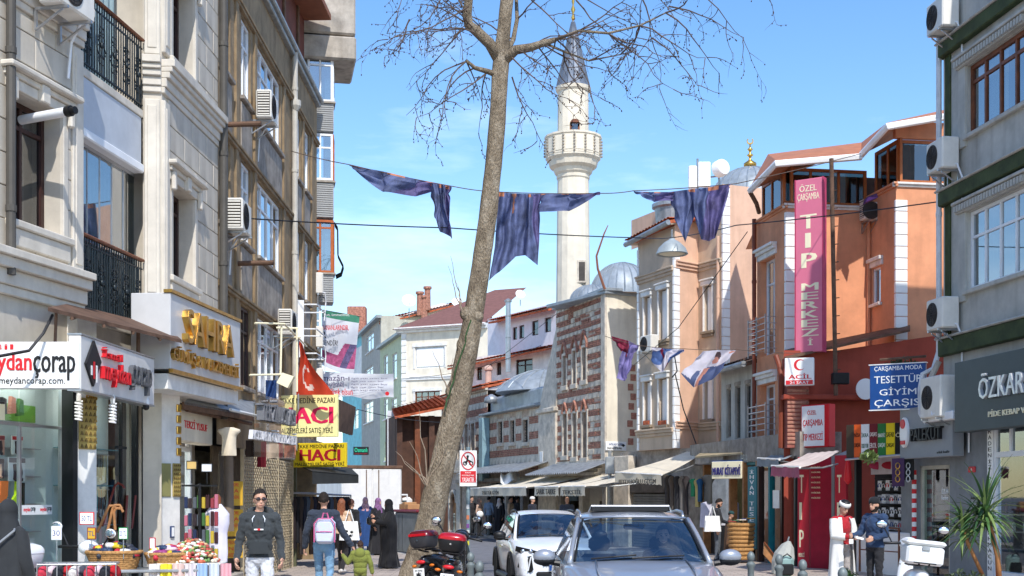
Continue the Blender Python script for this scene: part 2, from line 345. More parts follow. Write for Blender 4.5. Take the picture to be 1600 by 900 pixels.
for i in range(len(RL)-1):
 mb.poly([(*RL[i],-.05),(*RR[i],-.05),(*RR[i+1],-.05),(*RL[i+1],-.05)])
obj('road',mb,M['asphalt'],kind='structure')
def pave(name,line,side):
 mb=MB();far=[(side*30,y)for x,y in line]
 top=[Vector((x,y,.05))for x,y in line]+[Vector((x,y,.05))for x,y in far[::-1]]
 mb.prism([p-Vector((0,0,.12))for p in top],(0,0,.12))
 o=obj(name,mb,PAVE,kind='structure')
 ks=mat('kerb_stone',C(190,184,174),.85,var=.15,bump=.15)
 acc=0
 for i in range(1,len(line)-2):
  a=Vector((*line[i-1],0))if i==1 else Vector((*line[i],0));b=Vector((*line[i+1],0))
  if i==1:a=Vector((line[1][0],14,0));b=Vector((*line[1],0))
  segs=[(a,b)]if i>1 else[(a,b),(Vector((*line[1],0)),Vector((*line[2],0)))]
  for a,b in segs:
   d=(b-a);n=int(d.length/.8);F=Frame(a,d,Vector((d.y,-d.x,0))*(-side))
   for k in range(n):
    st=d.length/n
    obj('kerb_stone',MB().bbox(F,k*st+.004,(k+1)*st-.004,-.13,.012,-.07,.056,.02),ks,o)
 return o
pave('pavement_left',RL,-1);pave('pavement_right',RR,1)
# ------------------------------------------------------------------ shared building pieces
def clad(F,u0,u1,z0,z1,holes,pw,ph,m,parent,name='stone_panel',gap=.012,th=.03,n=0):
 row=0;z=z0
 while z<z1-.03:
  zt=min(z+ph,z1);u=u0-(pw/2 if row%2 else 0)
  while u<u1-.02:
   a,b=max(u,u0),min(u+pw,u1);u+=pw
   if b-a<.05:continue
   rs=[(a,b,z,zt)]
   for h in holes:
    nx=[]
    for r in rs:
     if h[1]<=r[0]or h[0]>=r[1]or h[3]<=r[2]or h[2]>=r[3]:nx.append(r);continue
     if h[0]>r[0]:nx.append((r[0],h[0],r[2],r[3]))
     if h[1]<r[1]:nx.append((h[1],r[1],r[2],r[3]))
     x0,x1=max(h[0],r[0]),min(h[1],r[1])
     if h[2]>r[2]:nx.append((x0,x1,r[2],h[2]))
     if h[3]<r[3]:nx.append((x0,x1,h[3],r[3]))
    rs=nx
   for r in rs:
    if r[1]-r[0]>.05 and r[3]-r[2]>.05:
     obj(name,MB().bbox(F,r[0]+gap/2,r[1]-gap/2,n-.01,n+th+random.uniform(-.003,.003),r[2]+gap/2,r[3]-gap/2,.008),m,parent)
  z=zt;row+=1
def mould(F,u0,u1,z,steps,m,parent,name='cornice',ret=.0):
 """stepped moulding: steps = [(dz, n)] from the bottom up"""
 mb=MB();zz=z
 for dz,n in steps:
  mb.bbox(F,u0-ret*n,u1+ret*n,-.02,n,zz,zz+dz-.002,.01);zz+=dz
 return obj(name,mb,m,parent)
ACN=[0]
def ac_unit(F,u,z,label,w=.82,d=.32,h=.58,off=.14,lou=True,group='air conditioners on the house walls',n0=0):
 t=T('air_conditioner',label,'air conditioner',F.w(u+w/2,n0+off+d/2,z),group=group)
 a,b=n0+off,n0+off+d
 obj('case',MB().bbox(F,u,u+w,a,b,z,z+h,.025),M['ac'],t)
 Mx=Matrix((F.u,F.z,F.n)).transposed()
 g=MB()
 for k in range(1,6):
  r=.043*k;g.tube([F.w(u+w*.36+r*math.cos(q*math.pi/10),b+.012,z+h*.5+r*math.sin(q*math.pi/10))for q in range(21)],.006,4,False)
 for q in range(8):
  an=q*math.pi/4;g.tube([F.w(u+w*.36,b+.014,z+h*.5),F.w(u+w*.36+.22*math.cos(an),b+.014,z+h*.5+.22*math.sin(an))],.005,4,False)
 fan=obj('fan_grille',g,M['black'],t)
 obj('fan_well',MB().lathe([(.24,0),(.24,.012)],F.w(u+w*.36,b-.002,z+h*.5),20,Mx),M['dark'],fan)
 if lou:
  sm=MB().box(F,u-.012,u-.004,a+.04,b-.04,z+.06,z+.085);s0=obj('louvre_slat',sm,M['ac'],t)
  for q in range(1,9):share(s0,Vector(s0.location)+WO[t.name]+Vector((0,0,q*.055)),t)
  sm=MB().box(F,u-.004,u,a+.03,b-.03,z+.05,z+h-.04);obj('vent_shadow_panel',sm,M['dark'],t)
 for q in(.12,w-.16):
  obj('bracket',MB().box(F,u+q,u+q+.04,n0+.002,b+.03,z-.04,z-.004).box(F,u+q,u+q+.04,n0+.002,n0+.035,z-.3,z-.04).prism([F.w(u+q,b-.05,z-.04),F.w(u+q+.03,b-.05,z-.04),F.w(u+q+.03,n0+.03,z-.28),F.w(u+q,n0+.03,z-.28)],(0,0,-.025)),M['steel'],t)
 obj('pipe',MB().tube([F.w(u+w-.1,a+.1,z+.1),F.w(u+w+.05,a+.08,z+.06),F.w(u+w+.08,n0+.05,z-.2),F.w(u+w+.04,n0+.03,z-.7)],.02,6),M['pvc'],t)
 return t
def cable(pts,r,label,name='overhead_cable',sag=0,m=None):
 pts=[Vector(p)for p in pts];path=[]
 for i in range(len(pts)-1):
  for k in range(12):
   t=k/12;p=pts[i].lerp(pts[i+1],t);p.z-=sag*4*t*(1-t);path.append(p)
 path.append(pts[-1])
 return tag(obj(name,MB().tube(path,r,5),m or M['black']),label,'cable')
def sphere_at(mb,p,r):mb.ell(p,(r,r,r),8,6)
def downpipe(F,u,z0,z1,n,r,m,parent,name='downpipe'):
 mb=MB().tube([F.w(u,n,z0),F.w(u,n,z1)],r,10)
 z=z0+.8
 while z<z1:mb.lathe([(r+.012,0),(r+.012,.08)],F.w(u,n,z),10);z+=2.0
 return obj(name,mb,m,parent,smooth=30)
 # ------------------------------------------------------------------ left: cream stone house over the sock shop
A1,B1=(-6.92,14.1),(-6.07,18.0)
C1,D1,E1=(-5.81,20.15),(-5.53,20.2),(-5.38,23.35)
F1,FB,FS,F2=Facade(A1,B1),Facade(B1,C1),Facade(C1,D1),Facade(D1,E1)
hs=T('stone_clad_house','cream stone clad house with wrought iron balconies above the sock shop, far left','house',(-8,18,0))
w1=F1.rect(20,94,160,357);w1u=(w1[0],w1[1],w1[2]+3.45,w1[3]+3.45)
w2=F2.rect(266,301,298,441);w2u=(w2[0],w2[1],w2[2]+3.5,w2[3]+3.5)
ZF,ZT=4.4,15.5
mb=wall(F1,0,F1.L,ZF,ZT,[w1,w1u],-.34)
wall(F2,0,F2.L,3.9,ZT,[w2,w2u],-.3,mb=mb)
wall(FS,0,FS.L,0,ZT,[],mb=mb)
FBi=Facade((B1[0]-.72,B1[1]+.1),(C1[0]-.55,C1[1]+.1)) # recessed balcony wall
mb.poly([F1.w(F1.L,0,ZF),Vector((*B1,ZF))+Vector((-.72,.1,0)),Vector((*B1,ZT))+Vector((-.72,.1,0)),F1.w(F1.L,0,ZT)])
mb.poly([(-12,14,ZT),(*A1,ZT),(*B1,ZT),(*C1,ZT),(*D1,ZT),(*E1,ZT),(-12,23.35,ZT)])
mb.poly([(*A1,ZF),(-12,A1[1],ZF),(-12,A1[1],ZT),(*A1,ZT)]);mb.poly([(-12,14,0),(-12,23.35,0),(-12,23.35,ZT),(-12,14,ZT)])
obj('wall',mb,M['stone'],hs)
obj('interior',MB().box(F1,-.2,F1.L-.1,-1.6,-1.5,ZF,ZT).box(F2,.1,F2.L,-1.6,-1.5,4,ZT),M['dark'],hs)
def holes_plus(hh,e):return[(a-e,b+e,c-e,d+e)for a,b,c,d in hh]
clad(F1,0,F1.L-.28,ZF+.5,15.4,holes_plus([w1,w1u],.12)+[(0,9,8.05,8.75),(0,9,11.5,12.2)],.95,.42,M['stone'],hs)
clad(F2,.26,F2.L-.04,4.95,15.4,holes_plus([w2,w2u],.1)+[(0,9,8.15,8.75)],.85,.4,M['stone'],hs)
for F,lo,hi in((F1,F1.L-.27,F1.L),(F2,0,.25)):
 for z0,z1 in((4.9,8.05),(8.8,11.5),(12.2,15.4)):
  p=MB().bbox(F,lo,hi,-.02,.06,z0,z1,.015).bbox(F,lo+.05,hi-.05,.05,.075,z0+.12,z1-.12,.01);obj('pilaster',p,M['trim'],hs)
for z0,z1 in((4.9,8.05),(8.75,15.4)):
 obj('pilaster',MB().bbox(FS,.02,FS.L-.02,-.02,.05,z0,z1,.015).bbox(FS,.07,FS.L-.07,.04,.065,z0+.1,z1-.1,.01),M['trim'],hs)
ST=[(.1,.05),(.14,.08),(.1,.13),(.08,.17),(.12,.21)]
for zz in(8.1,11.55):
 mould(F1,0,F1.L+.04,zz,ST,M['trim'],hs)
mould(F2,0,F2.L,8.16,ST,M['trim'],hs);mould(FS,0,FS.L,8.16,ST,M['trim'],hs)
mould(F1,-.2,F1.L+.03,4.36,[(.12,.06),(.2,.1),(.14,.18),(.1,.24)],M['trim'],hs,'floor_ledge')
mould(F2,0,F2.L,4.5,[(.12,.04),(.2,.06)],M['trim'],hs,'floor_ledge')
for F,r in((F1,w1),(F1,w1u),(F2,w2),(F2,w2u)):
 u0,u1,z0,z1=r
 s=MB().bbox(F,u0-.12,u0-.002,-.02,.055,z0-.1,z1,.01).bbox(F,u1+.002,u1+.12,-.02,.055,z0-.1,z1,.01)
 s.bbox(F,u0-.2,u1+.2,-.02,.07,z1+.003,z1+.14,.01).bbox(F,u0-.24,u1+.24,-.02,.11,z1+.143,z1+.22,.01)
 s.bbox(F,u0-.3,u1+.3,-.02,.2,z1+.223,z1+.3,.02)
 s.bbox(F,(u0+u1)/2-.09,(u0+u1)/2+.09,.06,.15,z1-.02,z1+.22,.015)
 for uu in(u0-.16,u1+.06):s.bbox(F,uu,uu+.1,.06,.14,z1-.16,z1+.14,.02)
 s.bbox(F,u0-.2,u1+.2,-.3,.12,z0-.1,z0-.003,.015).bbox(F,u0-.14,u1+.14,-.02,.08,z0-.34,z0-.103,.015)
 obj('window_surround',s,M['trim'],hs)
 boxwin(F,hs,r,M['darkwood'],G['wins'],n=-.24,fw=.07,cols=2 if F is F1 else 1,transom=.2,curtain=M['curtain'],cd=.05)
 # balconies between the two bays
zb=[FB.at(125,485)[1],FB.at(125,112)[1]]
zb=[4.4,7.86]
for k,z in enumerate(zb):
 top=z+1.12
 pan=MB().bbox(FB,-.02,FB.L-.03,-.9,.02,z-.12,z,.01);obj('balcony_slab',pan,M['trim'],hs)
 if k==1:
  obj('fascia_panel',MB().bbox(FB,.02,FB.L-.06,-.05,.0,7.0,z-.123,.01),mat('blue_grey_panel',C(190,196,204),.5,var=.06),hs)
  obj('shutter_box',MB().bbox(FB,.02,FB.L-.06,-.16,.05,6.86,6.998,.02),M['pvc'],hs)
 obj('handrail',MB().bbox(FB,-.03,FB.L-.02,-.05,.05,top-.045,top,.02),M['wood'],hs)
 obj('bottom_rail',MB().box(FB,0,FB.L-.04,-.015,.015,z+.06,z+.085).box(FB,0,FB.L-.04,-.012,.012,top-.17,top-.15),M['iron'],hs)
 b0=None;nb=26
 for i in range(nb):
  u=.04+i*(FB.L-.12)/(nb-1)
  if b0 is None:b0=obj('baluster',MB().tube([FB.w(u,0,z+.02),FB.w(u,0,top-.045)],.011,6),M['iron'],hs);base=Vector(b0.location)+WO[hs.name]
  else:share(b0,base+FB.u*(u-.04),hs)
 for i in range(5):
  u=.22+i*(FB.L-.44)/4;g=MB()
  for q,(dz,rr)in enumerate(((.28,.055),(.42,.075),(.58,.06),(.72,.045))):
   for sg in(-1,1):
    g.tube([FB.w(u+sg*(rr*.8+rr*math.cos(a*.5)),.012,z+dz+rr*math.sin(a*.5))for a in range(13)],.009,5)
  g.tube([FB.w(u,.01,z+.08),FB.w(u,.01,top-.16)],.012,6);g.ell(FB.w(u,.02,z+.5),(.03,.03,.05))
  obj('scroll_ornament',g,M['iron'],hs)
  # folding glass wall of the balcony and room behind
zg0,zg1=4.42,6.86
for k in range(5):
 u0=.04+k*(FB.L-.1)/5;u1=u0+(FB.L-.1)/5
 fr=obj('folding_panel',MB().box(FB,u0,u0+.012,-.14,-.11,zg0,zg1).box(FB,u0,u1,-.14,-.11,zg1-.05,zg1).box(FB,u0,u1,-.14,-.11,zg0,zg0+.05),M['steel'],hs)
 obj('pane',MB().box(FB,u0+.014,u1-.003,-.13,-.122,zg0+.05,zg1-.05),G['win'],fr)
obj('balcony_side_wall',MB().box(W,-7.4,-5.75,20.55,20.65,4.4,15),M['stone'],hs);obj('balcony_room',MB().box(FB,-.1,FB.L,-1.75,-1.7,4.4,15),M['dark'],hs)
c=MB().grid(lambda s,t:FB.w(1.3+.8*s,-.5+.03*math.sin(s*40),4.45+2.4*t),40,1);obj('curtain',c,M['curtain'],hs,smooth=True)
c=MB().grid(lambda s,t:FB.w(.2+1.9*s,-.45+.03*math.sin(s*60),7.9+2.6*t),60,1);obj('curtain',c,M['curtain2'],hs,smooth=True)
downpipe(F2,F2.L+.0,3.2,14.5,.12,.075,mat('dark_downpipe',C(84,80,74),.6,var=.12),hs)
downpipe(F1,F1.at(4,300)[0],4.6,14.5,.12,.06,MATS['dark_downpipe'],hs)
t=T('exhaust_pipe','white flue pipe with black tip jutting from the stone house window','pipe',F1.w(w1[1]-.1,.1,6.9))
pa,pb=P(50,185,17.0),P(112,183,16.2)
pa=F1.w(F1.at(56,186)[0],-.22,F1.at(56,186)[1]);d=(Vector((.8,-.35,.02))).normalized()
obj('tube',MB().tube([pa,pa+d*.78],.062,14),M['pvc'],t,smooth=40)
obj('tip',MB().tube([pa+d*.78,pa+d*.86],.07,14).tube([pa+d*.86,pa+d*.93],.05,14),M['black'],t,smooth=40)
ac_unit(F1,F1.at(38,30)[0],F1.at(85,36)[1],'white air conditioner on the stone house beside the upper balcony, cut by the frame',w=.85,n0=.06)
# ------------------------------------------------------------------ shop fronts under the stone house
ss=T('sock_shop_front','glazed sock shop front under the white hosiery sign','shop front',(-6.2,17,0))
G1=F1
gw=(.35,F1.at(111,700)[0],.35,3.42)
mb=wall(G1,-.6,F1.L-.02,.02,4.36,[gw],-.2,-.02);obj('wall',mb,M['stone'],ss)
fr=obj('window_frame',MB().box(G1,gw[0],gw[0]+.05,-.16,-.1,gw[2],gw[3]).box(G1,gw[1]-.06,gw[1],-.16,-.08,gw[2],gw[3]).box(G1,gw[0],gw[1],-.16,-.1,gw[3]-.06,gw[3]).box(G1,F1.at(42,700)[0],F1.at(42,700)[0]+.035,-.15,-.1,gw[2],2.75).box(G1,F1.at(10,690)[0],gw[1],-.15,-.105,2.72,2.76),M['steel'],ss)
um=F1.at(42,700)[0]
obj('pane',MB().box(G1,gw[0]+.05,um,-.13,-.124,gw[2],gw[3]-.06),G['shop'],fr);obj('pane',MB().box(G1,um+.036,gw[1]-.06,-.13,-.124,gw[2],gw[3]-.06),G['shop'],fr)
wg=mat('shop_white_wall',C(206,216,214),.7,var=.05)
obj('display_back',MB().box(G1,gw[0]-.4,gw[1]+.3,-.62,-.58,.1,3.9),wg,ss)
gr=mat('lime_green_panel',C(112,168,62),.5,var=.05)
obj('display_band',MB().box(G1,gw[0],gw[1],-.58,-.55,2.82,3.05).box(G1,um-.1,um-.02,-.58,-.55,.4,2.82),gr,ss)
obj('added_fill_strip',MB().box(G1,gw[0]+.1,gw[1]-.1,-.32,-.26,3.4,3.44),lamp_mat('tube_and_fill_glow',(1,.98,.94,1),9),ss);obj('display_ceiling',MB().box(G1,gw[0]-.4,gw[1]+.3,-.58,-.2,3.46,3.52),wg,ss)  # unseen glowing strip added to brighten the sock display
for z in(.9,1.3,1.68,2.06,2.44):obj('display_shelf',MB().box(G1,um+.05,gw[1]-.02,-.57,-.45,z,z+.015),M['steel'],ss)
cols=[(196,52,60),(238,226,210),(40,40,46),(226,150,130),(90,140,80),(220,214,210)]
def pack(F,u,z,w,h,n,col,col2,par=None,lab=None,nm='sock_pack',hang=0):
 t=T(nm,lab,'package',F.w(u+w/2,n,z),group='packets hanging in the sock shop window')
 obj('card',MB().bbox(F,u,u+w,n,n+.02,z,z+h,.004),mat('card_%d_%d_%d'%col,C(*col),.5,var=.05),t)
 obj('label_band',MB().box(F,u+.005,u+w-.005,n+.021,n+.024,z+h*.78,z+h-.006),mat('card_%d_%d_%d'%col2,C(*col2),.5,var=.05),t)
 k=MB()
 for sg in(-.18,.12):k.tube([F.w(u+w*(.5+sg),n+.022,z+h*.72),F.w(u+w*(.53+sg),n+.03,z+h*.35),F.w(u+w*(.5+sg),n+.024,z+h*.1),F.w(u+w*(.62+sg),n+.024,z+h*.07)],w*.085,6)
 obj('printed_legs',k,M['black']if sum(col)>300 else mat('leg_tone',C(220,176,150),.7),t)
Z=lambda py,px=75:F1.at(px,py)[1];U=lambda px:F1.at(px,700)[0]
pack(F1,U(64),Z(710),U(80)-U(64),Z(681)-Z(710),-.45,(232,230,222),(206,44,48),lab='tights packet with red header, upper middle of the sock shop window')
pack(F1,U(54),Z(752),U(79)-U(54),Z(715)-Z(752),-.4,(226,228,226),(90,92,96),lab='grey undershirt packet below the tights packet in the sock shop window')
pack(F1,U(34),Z(748),U(52)-U(34),Z(718)-Z(748),-.45,(84,84,88),(30,30,34),lab='dark hosiery packet left of the grey undershirt packet')
pack(F1,U(32),Z(712),U(52)-U(32),Z(682)-Z(712),-.44,(216,160,140),(150,60,66),lab='pink hosiery packet beside the tights packet')
for nm,x0,x1,y0,y1,col,lab in(('sock',32,52,752,786,(236,122,58),'orange sock hanging in the sock shop window'),('sock',58,72,752,788,(206,232,40),'neon yellow sock hanging in the sock shop window'),('sock',20,32,668,716,(178,36,44),'dark red pointed sock bundle hanging in the sock shop window'),('sock',72,77,754,800,(40,66,52),'narrow dark striped sock beside the neon yellow sock')):
 a,b,z0,z1=U(x0),U(x1),Z(y1),Z(y0);w=b-a;n=-.4
 k=MB().prism([F1.w(a+w*.45,n,z1),F1.w(b,n,z1),F1.w(b-w*.05,n,z0+(z1-z0)*.35),F1.w(a+w*.75,n,z0+.01),F1.w(a+w*.1,n,z0),F1.w(a,n,z0+(z1-z0)*.16),F1.w(a+w*.4,n,z0+(z1-z0)*.42)],F1.n*.035)
 tag(obj(nm,k,mat('sock_%d_%d_%d'%col,C(*col),.9,var=.06)),lab,'sock','socks hanging in the shop window')
for i,(x0,y0)in enumerate([(0,640),(30,628),(44,625),(58,622),(70,624),(2,690),(14,694),(4,725),(16,728),(2,760),(16,764),(6,800)]):
 a=U(x0);z=Z(y0+26);w=.14;n=-.45;col=cols[i%6]
 k=MB().prism([F1.w(a,n,z),F1.w(a+w,n,z+.02),F1.w(a+w*.9,n,z+.22),F1.w(a+w*.3,n,z+.24)],F1.n*.05)
 tag(obj('hosiery_bundle',k,mat('hb%d'%(i%6),C(*cols[i%6]),.9)),['small bundle of hosiery hanging near the top of the sock shop window','small bundle of hosiery on the left display rails of the sock shop'][0 if y0<660 else 1],'hosiery','hosiery bundles at the window top' if y0<660 else 'hosiery bundles on the left rails')
t=T('window_sticker','white hosiery brand strip stuck low on the sock shop window','sticker',F1.w(U(60),-.1,Z(800)))
r=(U(42),U(93),Z(804),Z(789));obj('strip',MB().box(F1,r[0],r[1],-.12,-.114,r[2],r[3]),M['whiteclean'],t)
for k in range(2):
 a=r[0]+.1+k*(r[1]-r[0])*.5;text(F1,'meydan',a,a+.15,r[2]+.03,r[3]-.03,-.113,M['redlet'],t,.002,.01);text(F1,'çorap',a+.16,a+.27,r[2]+.03,r[3]-.03,-.113,M['blacklet'],t,.002,.01)
t=tag(obj('price_card',MB().box(F1,U(0),U(20),-.12,-.113,Z(662),Z(638)),M['creamlet']),'white handwritten price card in the upper left of the sock window','card')
# hosiery sign: box turned to the street
sg=T('hosiery_sign','white illuminated hosiery sign box wrapping the corner above the sock shop','sign',(-6,16.4,3))
Sa=FP(-30,16.0,125,16.0);Sb=Facade(((125-800)*16/FPX,16.02),((241-800)*18.9/FPX,18.9))
za0,za1=Sa.at(60,607)[1],Sa.at(60,534)[1]
obj('front_panel',MB().bbox(Sa,0,Sa.L-.01,-.16,0,za0,za1,.01),M['whiteclean'],sg)
zs0,zs1=Sb.at(180,620)[1],Sb.at(180,541)[1]
obj('street_panel',MB().bbox(Sb,.01,Sb.L,-.16,0,zs0,zs1,.01),mat('shaded_white_panel',C(226,222,216),.5,var=.05,streak=.3),sg)  # greyer than the front panel: street-side shade put into the colour
obj('edge_trim',MB().box(Sb,0,Sb.L,-.17,.012,zs1+.001,zs1+.02).box(Sb,0,Sb.L,-.17,.012,zs0-.02,zs0-.001),M['steel'],sg)
t1=lambda s,x0,x1,y0,y1,m,**k:text(Sa,s,Sa.at(x0,570)[0],Sa.at(x1,570)[0],Sa.at(60,y1)[1],Sa.at(60,y0)[1],.0,m,sg,**k)
t1('ydan',-4,50,550,588,M['redlet'],ext=.012,fat=.02);t1('çorap',52,118,556,594,M['blacklet'],ext=.012,fat=.02)
t1('.meydancorap.com.',-4,102,589,603,M['blacklet'],ext=.008);[t1(c_,-2+9*i_,3+9*i_,538,546,M['redlet'],ext=.008)for i_,c_ in enumerate('ail')]
t2=lambda s,x0,x1,y0,y1,m,**k:text(Sb,s,Sb.at(x0,580)[0],Sb.at(x1,580)[0],Sb.at((x0+x1)/2,y1)[1],Sb.at((x0+x1)/2,y0)[1],.0,m,sg,**k)
t2('İsmail',158,186,546,562,M['redlet'],ext=.06);t2('meydan',156,198,568,606,M['redlet'],ext=.07,fat=.015);t2('çorap',200,231,574,616,mat('grey_letter',C(92,94,98),.4),ext=.07,fat=.015)
dm=[Sb.at(x,y)for x,y in((131,568),(144,532),(155,566),(143,604))]
obj('diamond_logo',MB().prism([Sb.w(u,.003,z)for u,z in dm],Sb.n*.03),M['blacklet'],sg)
for i in range(3):u,z=Sb.at(138+i*4,582);obj('logo_bar',MB().box(Sb,u,u+.05,.034,.04,z-.03-.05*i,z+.14-.05*abs(i-1)),M['redlet']if i==1 else M['whiteclean'],sg)
cp=T('rusty_canopy','rusty sheet canopy sagging between the sock sign and the balcony','canopy',(-5.6,18.3,3.9))
q=[P(75,480,15.9),P(284,531,19.3),P(262,512,20.4),P(110,474,17.9)]
obj('sheet',MB().prism(q,(0,0,-.05)),M['rust'],cp)
for k in range(4):a=q[0].lerp(q[1],.15+.22*k);b=q[3].lerp(q[2],.15+.22*k);obj('rib',MB().tube([a+Vector((0,0,-.07)),b+Vector((0,0,-.07))],.025,6),M['rust'],cp)
obj('strut',MB().tube([P(88,485,16.3),P(86,540,16.3)],.02,6),M['rust'],cp);obj('strut',MB().tube([P(216,515,18.6),P(216,560,18.6)],.03,6),M['rust'],cp)
cable([P(-20,560,15.4),P(45,548,15.7),P(68,520,15.9),P(82,492,16.1)],.02,'thick grey cable looping over the hosiery sign at the left edge')
# tile column between the two shop windows
def gold_panel(F,r,par,n):
 p=obj('gold_tile_panel',MB().bbox(F,*r[:2],n,n+.03,*r[2:],.008),M['gold_tile'],par)
 nx=4;nz=8
 s0=None
 for i in range(nx):
  for j in range(nz):
   u=r[0]+(i+.5)*(r[1]-r[0])/nx;z=r[2]+(j+.5)*(r[3]-r[2])/nz;h=min((r[1]-r[0])/nx,(r[3]-r[2])/nz)*.36
   s=MB().prism([F.w(u-h,n+.03,z-h),F.w(u+h,n+.03,z-h),F.w(u,n+.03,z+h)],F.n*.012)
   if s0 is None:s0=obj('triangle_relief',s,mat('gold_dark',C(112,92,48),.5),p);b0=Vector(s0.location)+WO[p.name];u00,z00=u,z
   else:share(s0,b0+F.u*(u-u00)+Vector((0,0,z-z00)),p)
col=T('shop_column','white column with gold patterned panel between the two left shop windows','column',FB.w(.2,.3,0))
cF=Facade(((120-800)*17.6/FPX,17.6),((152-800)*17.9/FPX,17.9))
obj('shaft',MB().bbox(cF,0,cF.L,-.3,0,0,4.3,.015),M['white'],col)
gold_panel(cF,cF.rect(122,149,622,702),col,0)
for i,s in enumerate(('GİYİM','İMALAT','GÜNLÜK','ÇARŞAF','GÖMLEK')):
 r=cF.rect(134,150,618+i*17-4,618+i*17+7);text(cF,s,r[0],r[1],r[2],r[3],0,M['gold'],col,.03)
obj('edge_post',MB().box(cF,-.09,-.01,-.2,.03,0,3.3),M['black'],col)
# second window: prayer bead shop
bs=T('bead_shop_front','glazed prayer bead shop front right of the gold tiled column','shop front',(-6,19.3,0))
gb=(FB.at(152,700)[0],FB.L-.02,.25,3.36)
obj('frame',MB().box(FB,gb[0],gb[0]+.04,-.14,-.08,gb[2],gb[3]).box(FB,gb[1]-.1,gb[1]-.03,-.14,-.05,0,gb[3]).box(FB,gb[0],gb[1],-.14,-.08,gb[3]-.05,gb[3]).box(FB,FB.at(199,700)[0],FB.at(199,700)[0]+.03,-.14,-.09,gb[2],gb[3]).box(FB,FB.at(193,700)[0],FB.at(207,700)[0],-.14,-.09,2.52,2.56),M['black'],bs)
um=FB.at(199,700)[0]
for a,b in((gb[0]+.04,um),(um+.03,gb[1]-.1)):obj('pane',MB().box(FB,a,b,-.12,-.114,gb[2],gb[3]-.05),G['shop'],bs)
obj('plinth',MB().box(FB,gb[0],gb[1],-.2,-.02,0,gb[2]),M['stone'],bs)
obj('lintel',MB().bbox(FB,-.1,FB.L+.3,-.4,-.03,gb[3],4.28,.01),M['trim'],bs)
obj('display_back',MB().box(FB,gb[0]-.3,gb[1]+.3,-.75,-.7,0,3.5),wg,bs)
obj('added_fill_strip',MB().box(FB,gb[0]+.1,gb[1]-.2,-.32,-.26,3.3,3.34),MATS['tube_and_fill_glow'],bs);obj('display_ceiling',MB().box(FB,gb[0]-.3,gb[1]+.3,-.7,-.15,3.37,3.42),wg,bs)  # another unseen strip, added so the bead display looks lit
shelf_z=[FB.at(200,y)[1]for y in(793,768,735,705,690)]
for z in(.78,1.35,1.95,2.5):obj('glass_shelf',MB().box(FB,gb[0]+.04,gb[1]-.1,-.69,-.3,z,z+.012),mat('shelf_edge',C(120,170,178),.2),bs)
bc=[(70,50,44),(92,110,118),(52,140,150),(190,176,140),(60,60,66),(120,66,50),(210,206,196)]
for row,(z,n)in enumerate(((2.44,26),(1.9,30))):
 obj('hook_rail',MB().tube([FB.w(gb[0]+.06,-.5,z),FB.w(gb[1]-.12,-.5,z)],.012,6),M['steel'],bs)
 for i in range(n):
  u=gb[0]+.12+i*(gb[1]-gb[0]-.3)/n;L=random.uniform(.22,.4);k=MB();w=random.uniform(.012,.022)
  k.tube([FB.w(u-w,-.5,z),FB.w(u-w*1.3,-.5,z-L*.6),FB.w(u,-.5,z-L),FB.w(u+w*1.3,-.5,z-L*.6),FB.w(u+w,-.5,z)],.009,5)
  k.tube([FB.w(u,-.5,z-L),FB.w(u,-.5,z-L-.08)],.012,5)
  c=bc[(i*3+row*2+i//5)%7]
  tag(obj('bead_string',k,mat('bead%d%d%d'%c,C(*c),.3,var=.1)),['string of prayer beads on the upper rail of the bead shop window','string of prayer beads on the lower rail of the bead shop window'][row],'prayer beads','prayer beads on the %s rail'%('upper' if row==0 else 'lower'))
for i in range(14):
 u=gb[0]+.12+(i%7)*.27;z=(.792,1.362)[i//7];h=random.uniform(.1,.22);k=MB().lathe([(.03,0),(.06,h*.3),(.05,h*.6),(.02,h*.75),(.03,h)],FB.w(u,-.45-.1*(i%2),z),10)
 tag(obj('ornament',k,mat('orn%d'%(i%4),C(*[(150,112,70),(120,118,120),(190,150,80),(86,60,50)][i%4]),.35,metal=.5),smooth=True),'small metal ornament on the %s glass shelf of the bead shop'%('lower','upper')[i//7],'ornament','ornaments on the %s shelf'%('lower','upper')[i//7])
rw=mat('cane_wood',C(120,46,34),.35,var=.15)
for(x0,y0,x1,y1,hh,lb)in((160,822,179,760,1,'dark red walking cane with hooked handle leaning in the bead shop window'),(195,830,199,774,0,'dark red walking cane standing upright at the bead shop mullion'),(206,826,212,774,0,'dark red walking cane leaning right of the mullion')):
 a=P(x0,y0,18.9+(x0-160)*.02);b=P(x1,y1,18.9+(x1-160)*.02);pts=[a,b]
 if hh:pts+=[b+Vector((.05,0,.05)),b+Vector((.12,0,.02)),b+Vector((.15,0,-.03))]
 tag(obj('walking_cane',MB().tube(pts,.018,8),rw),lb,'cane','walking canes')
for i,(x0,y0,x1,y1)in enumerate(((152,832,168,796),(168,830,176,795),(180,828,178,800))):
 a=P(x0,y0,17.9);b=P(x1,y1,17.9);k=MB().tube([a,b,b+Vector((.03,0,.05)),b+Vector((.1,0,.05)),b+Vector((.13,0,0))],.02,8)
 tag(obj('wooden_cane',k,M['woodlt']),'light wooden cane with curved handle sticking out of the front basket','cane','light wooden canes in the basket')
for x,y,nm in((123,636,'left'),(176,640,'middle')):
 t=T('hanging_bulb','spiral white bulb hanging in front of the %s'%('hosiery window edge' if nm=='left' else 'bead shop window'),'light bulb',P(x,y,17.2))
 obj('socket',MB().lathe([(.03,.08),(.035,.16),(.02,.2)],P(x,y,17.2),10),M['white'],t)
 obj('spiral',MB().tube([P(x,y,17.2)+Vector((.045*math.cos(a*.8),.045*math.sin(a*.8),.08-a*.0055))for a in range(48)],.013,6),M['whiteclean'],t,smooth=True)
t=T('security_camera','small dark dome camera under the white sign near the bead shop','security camera',P(228,632,18.6))
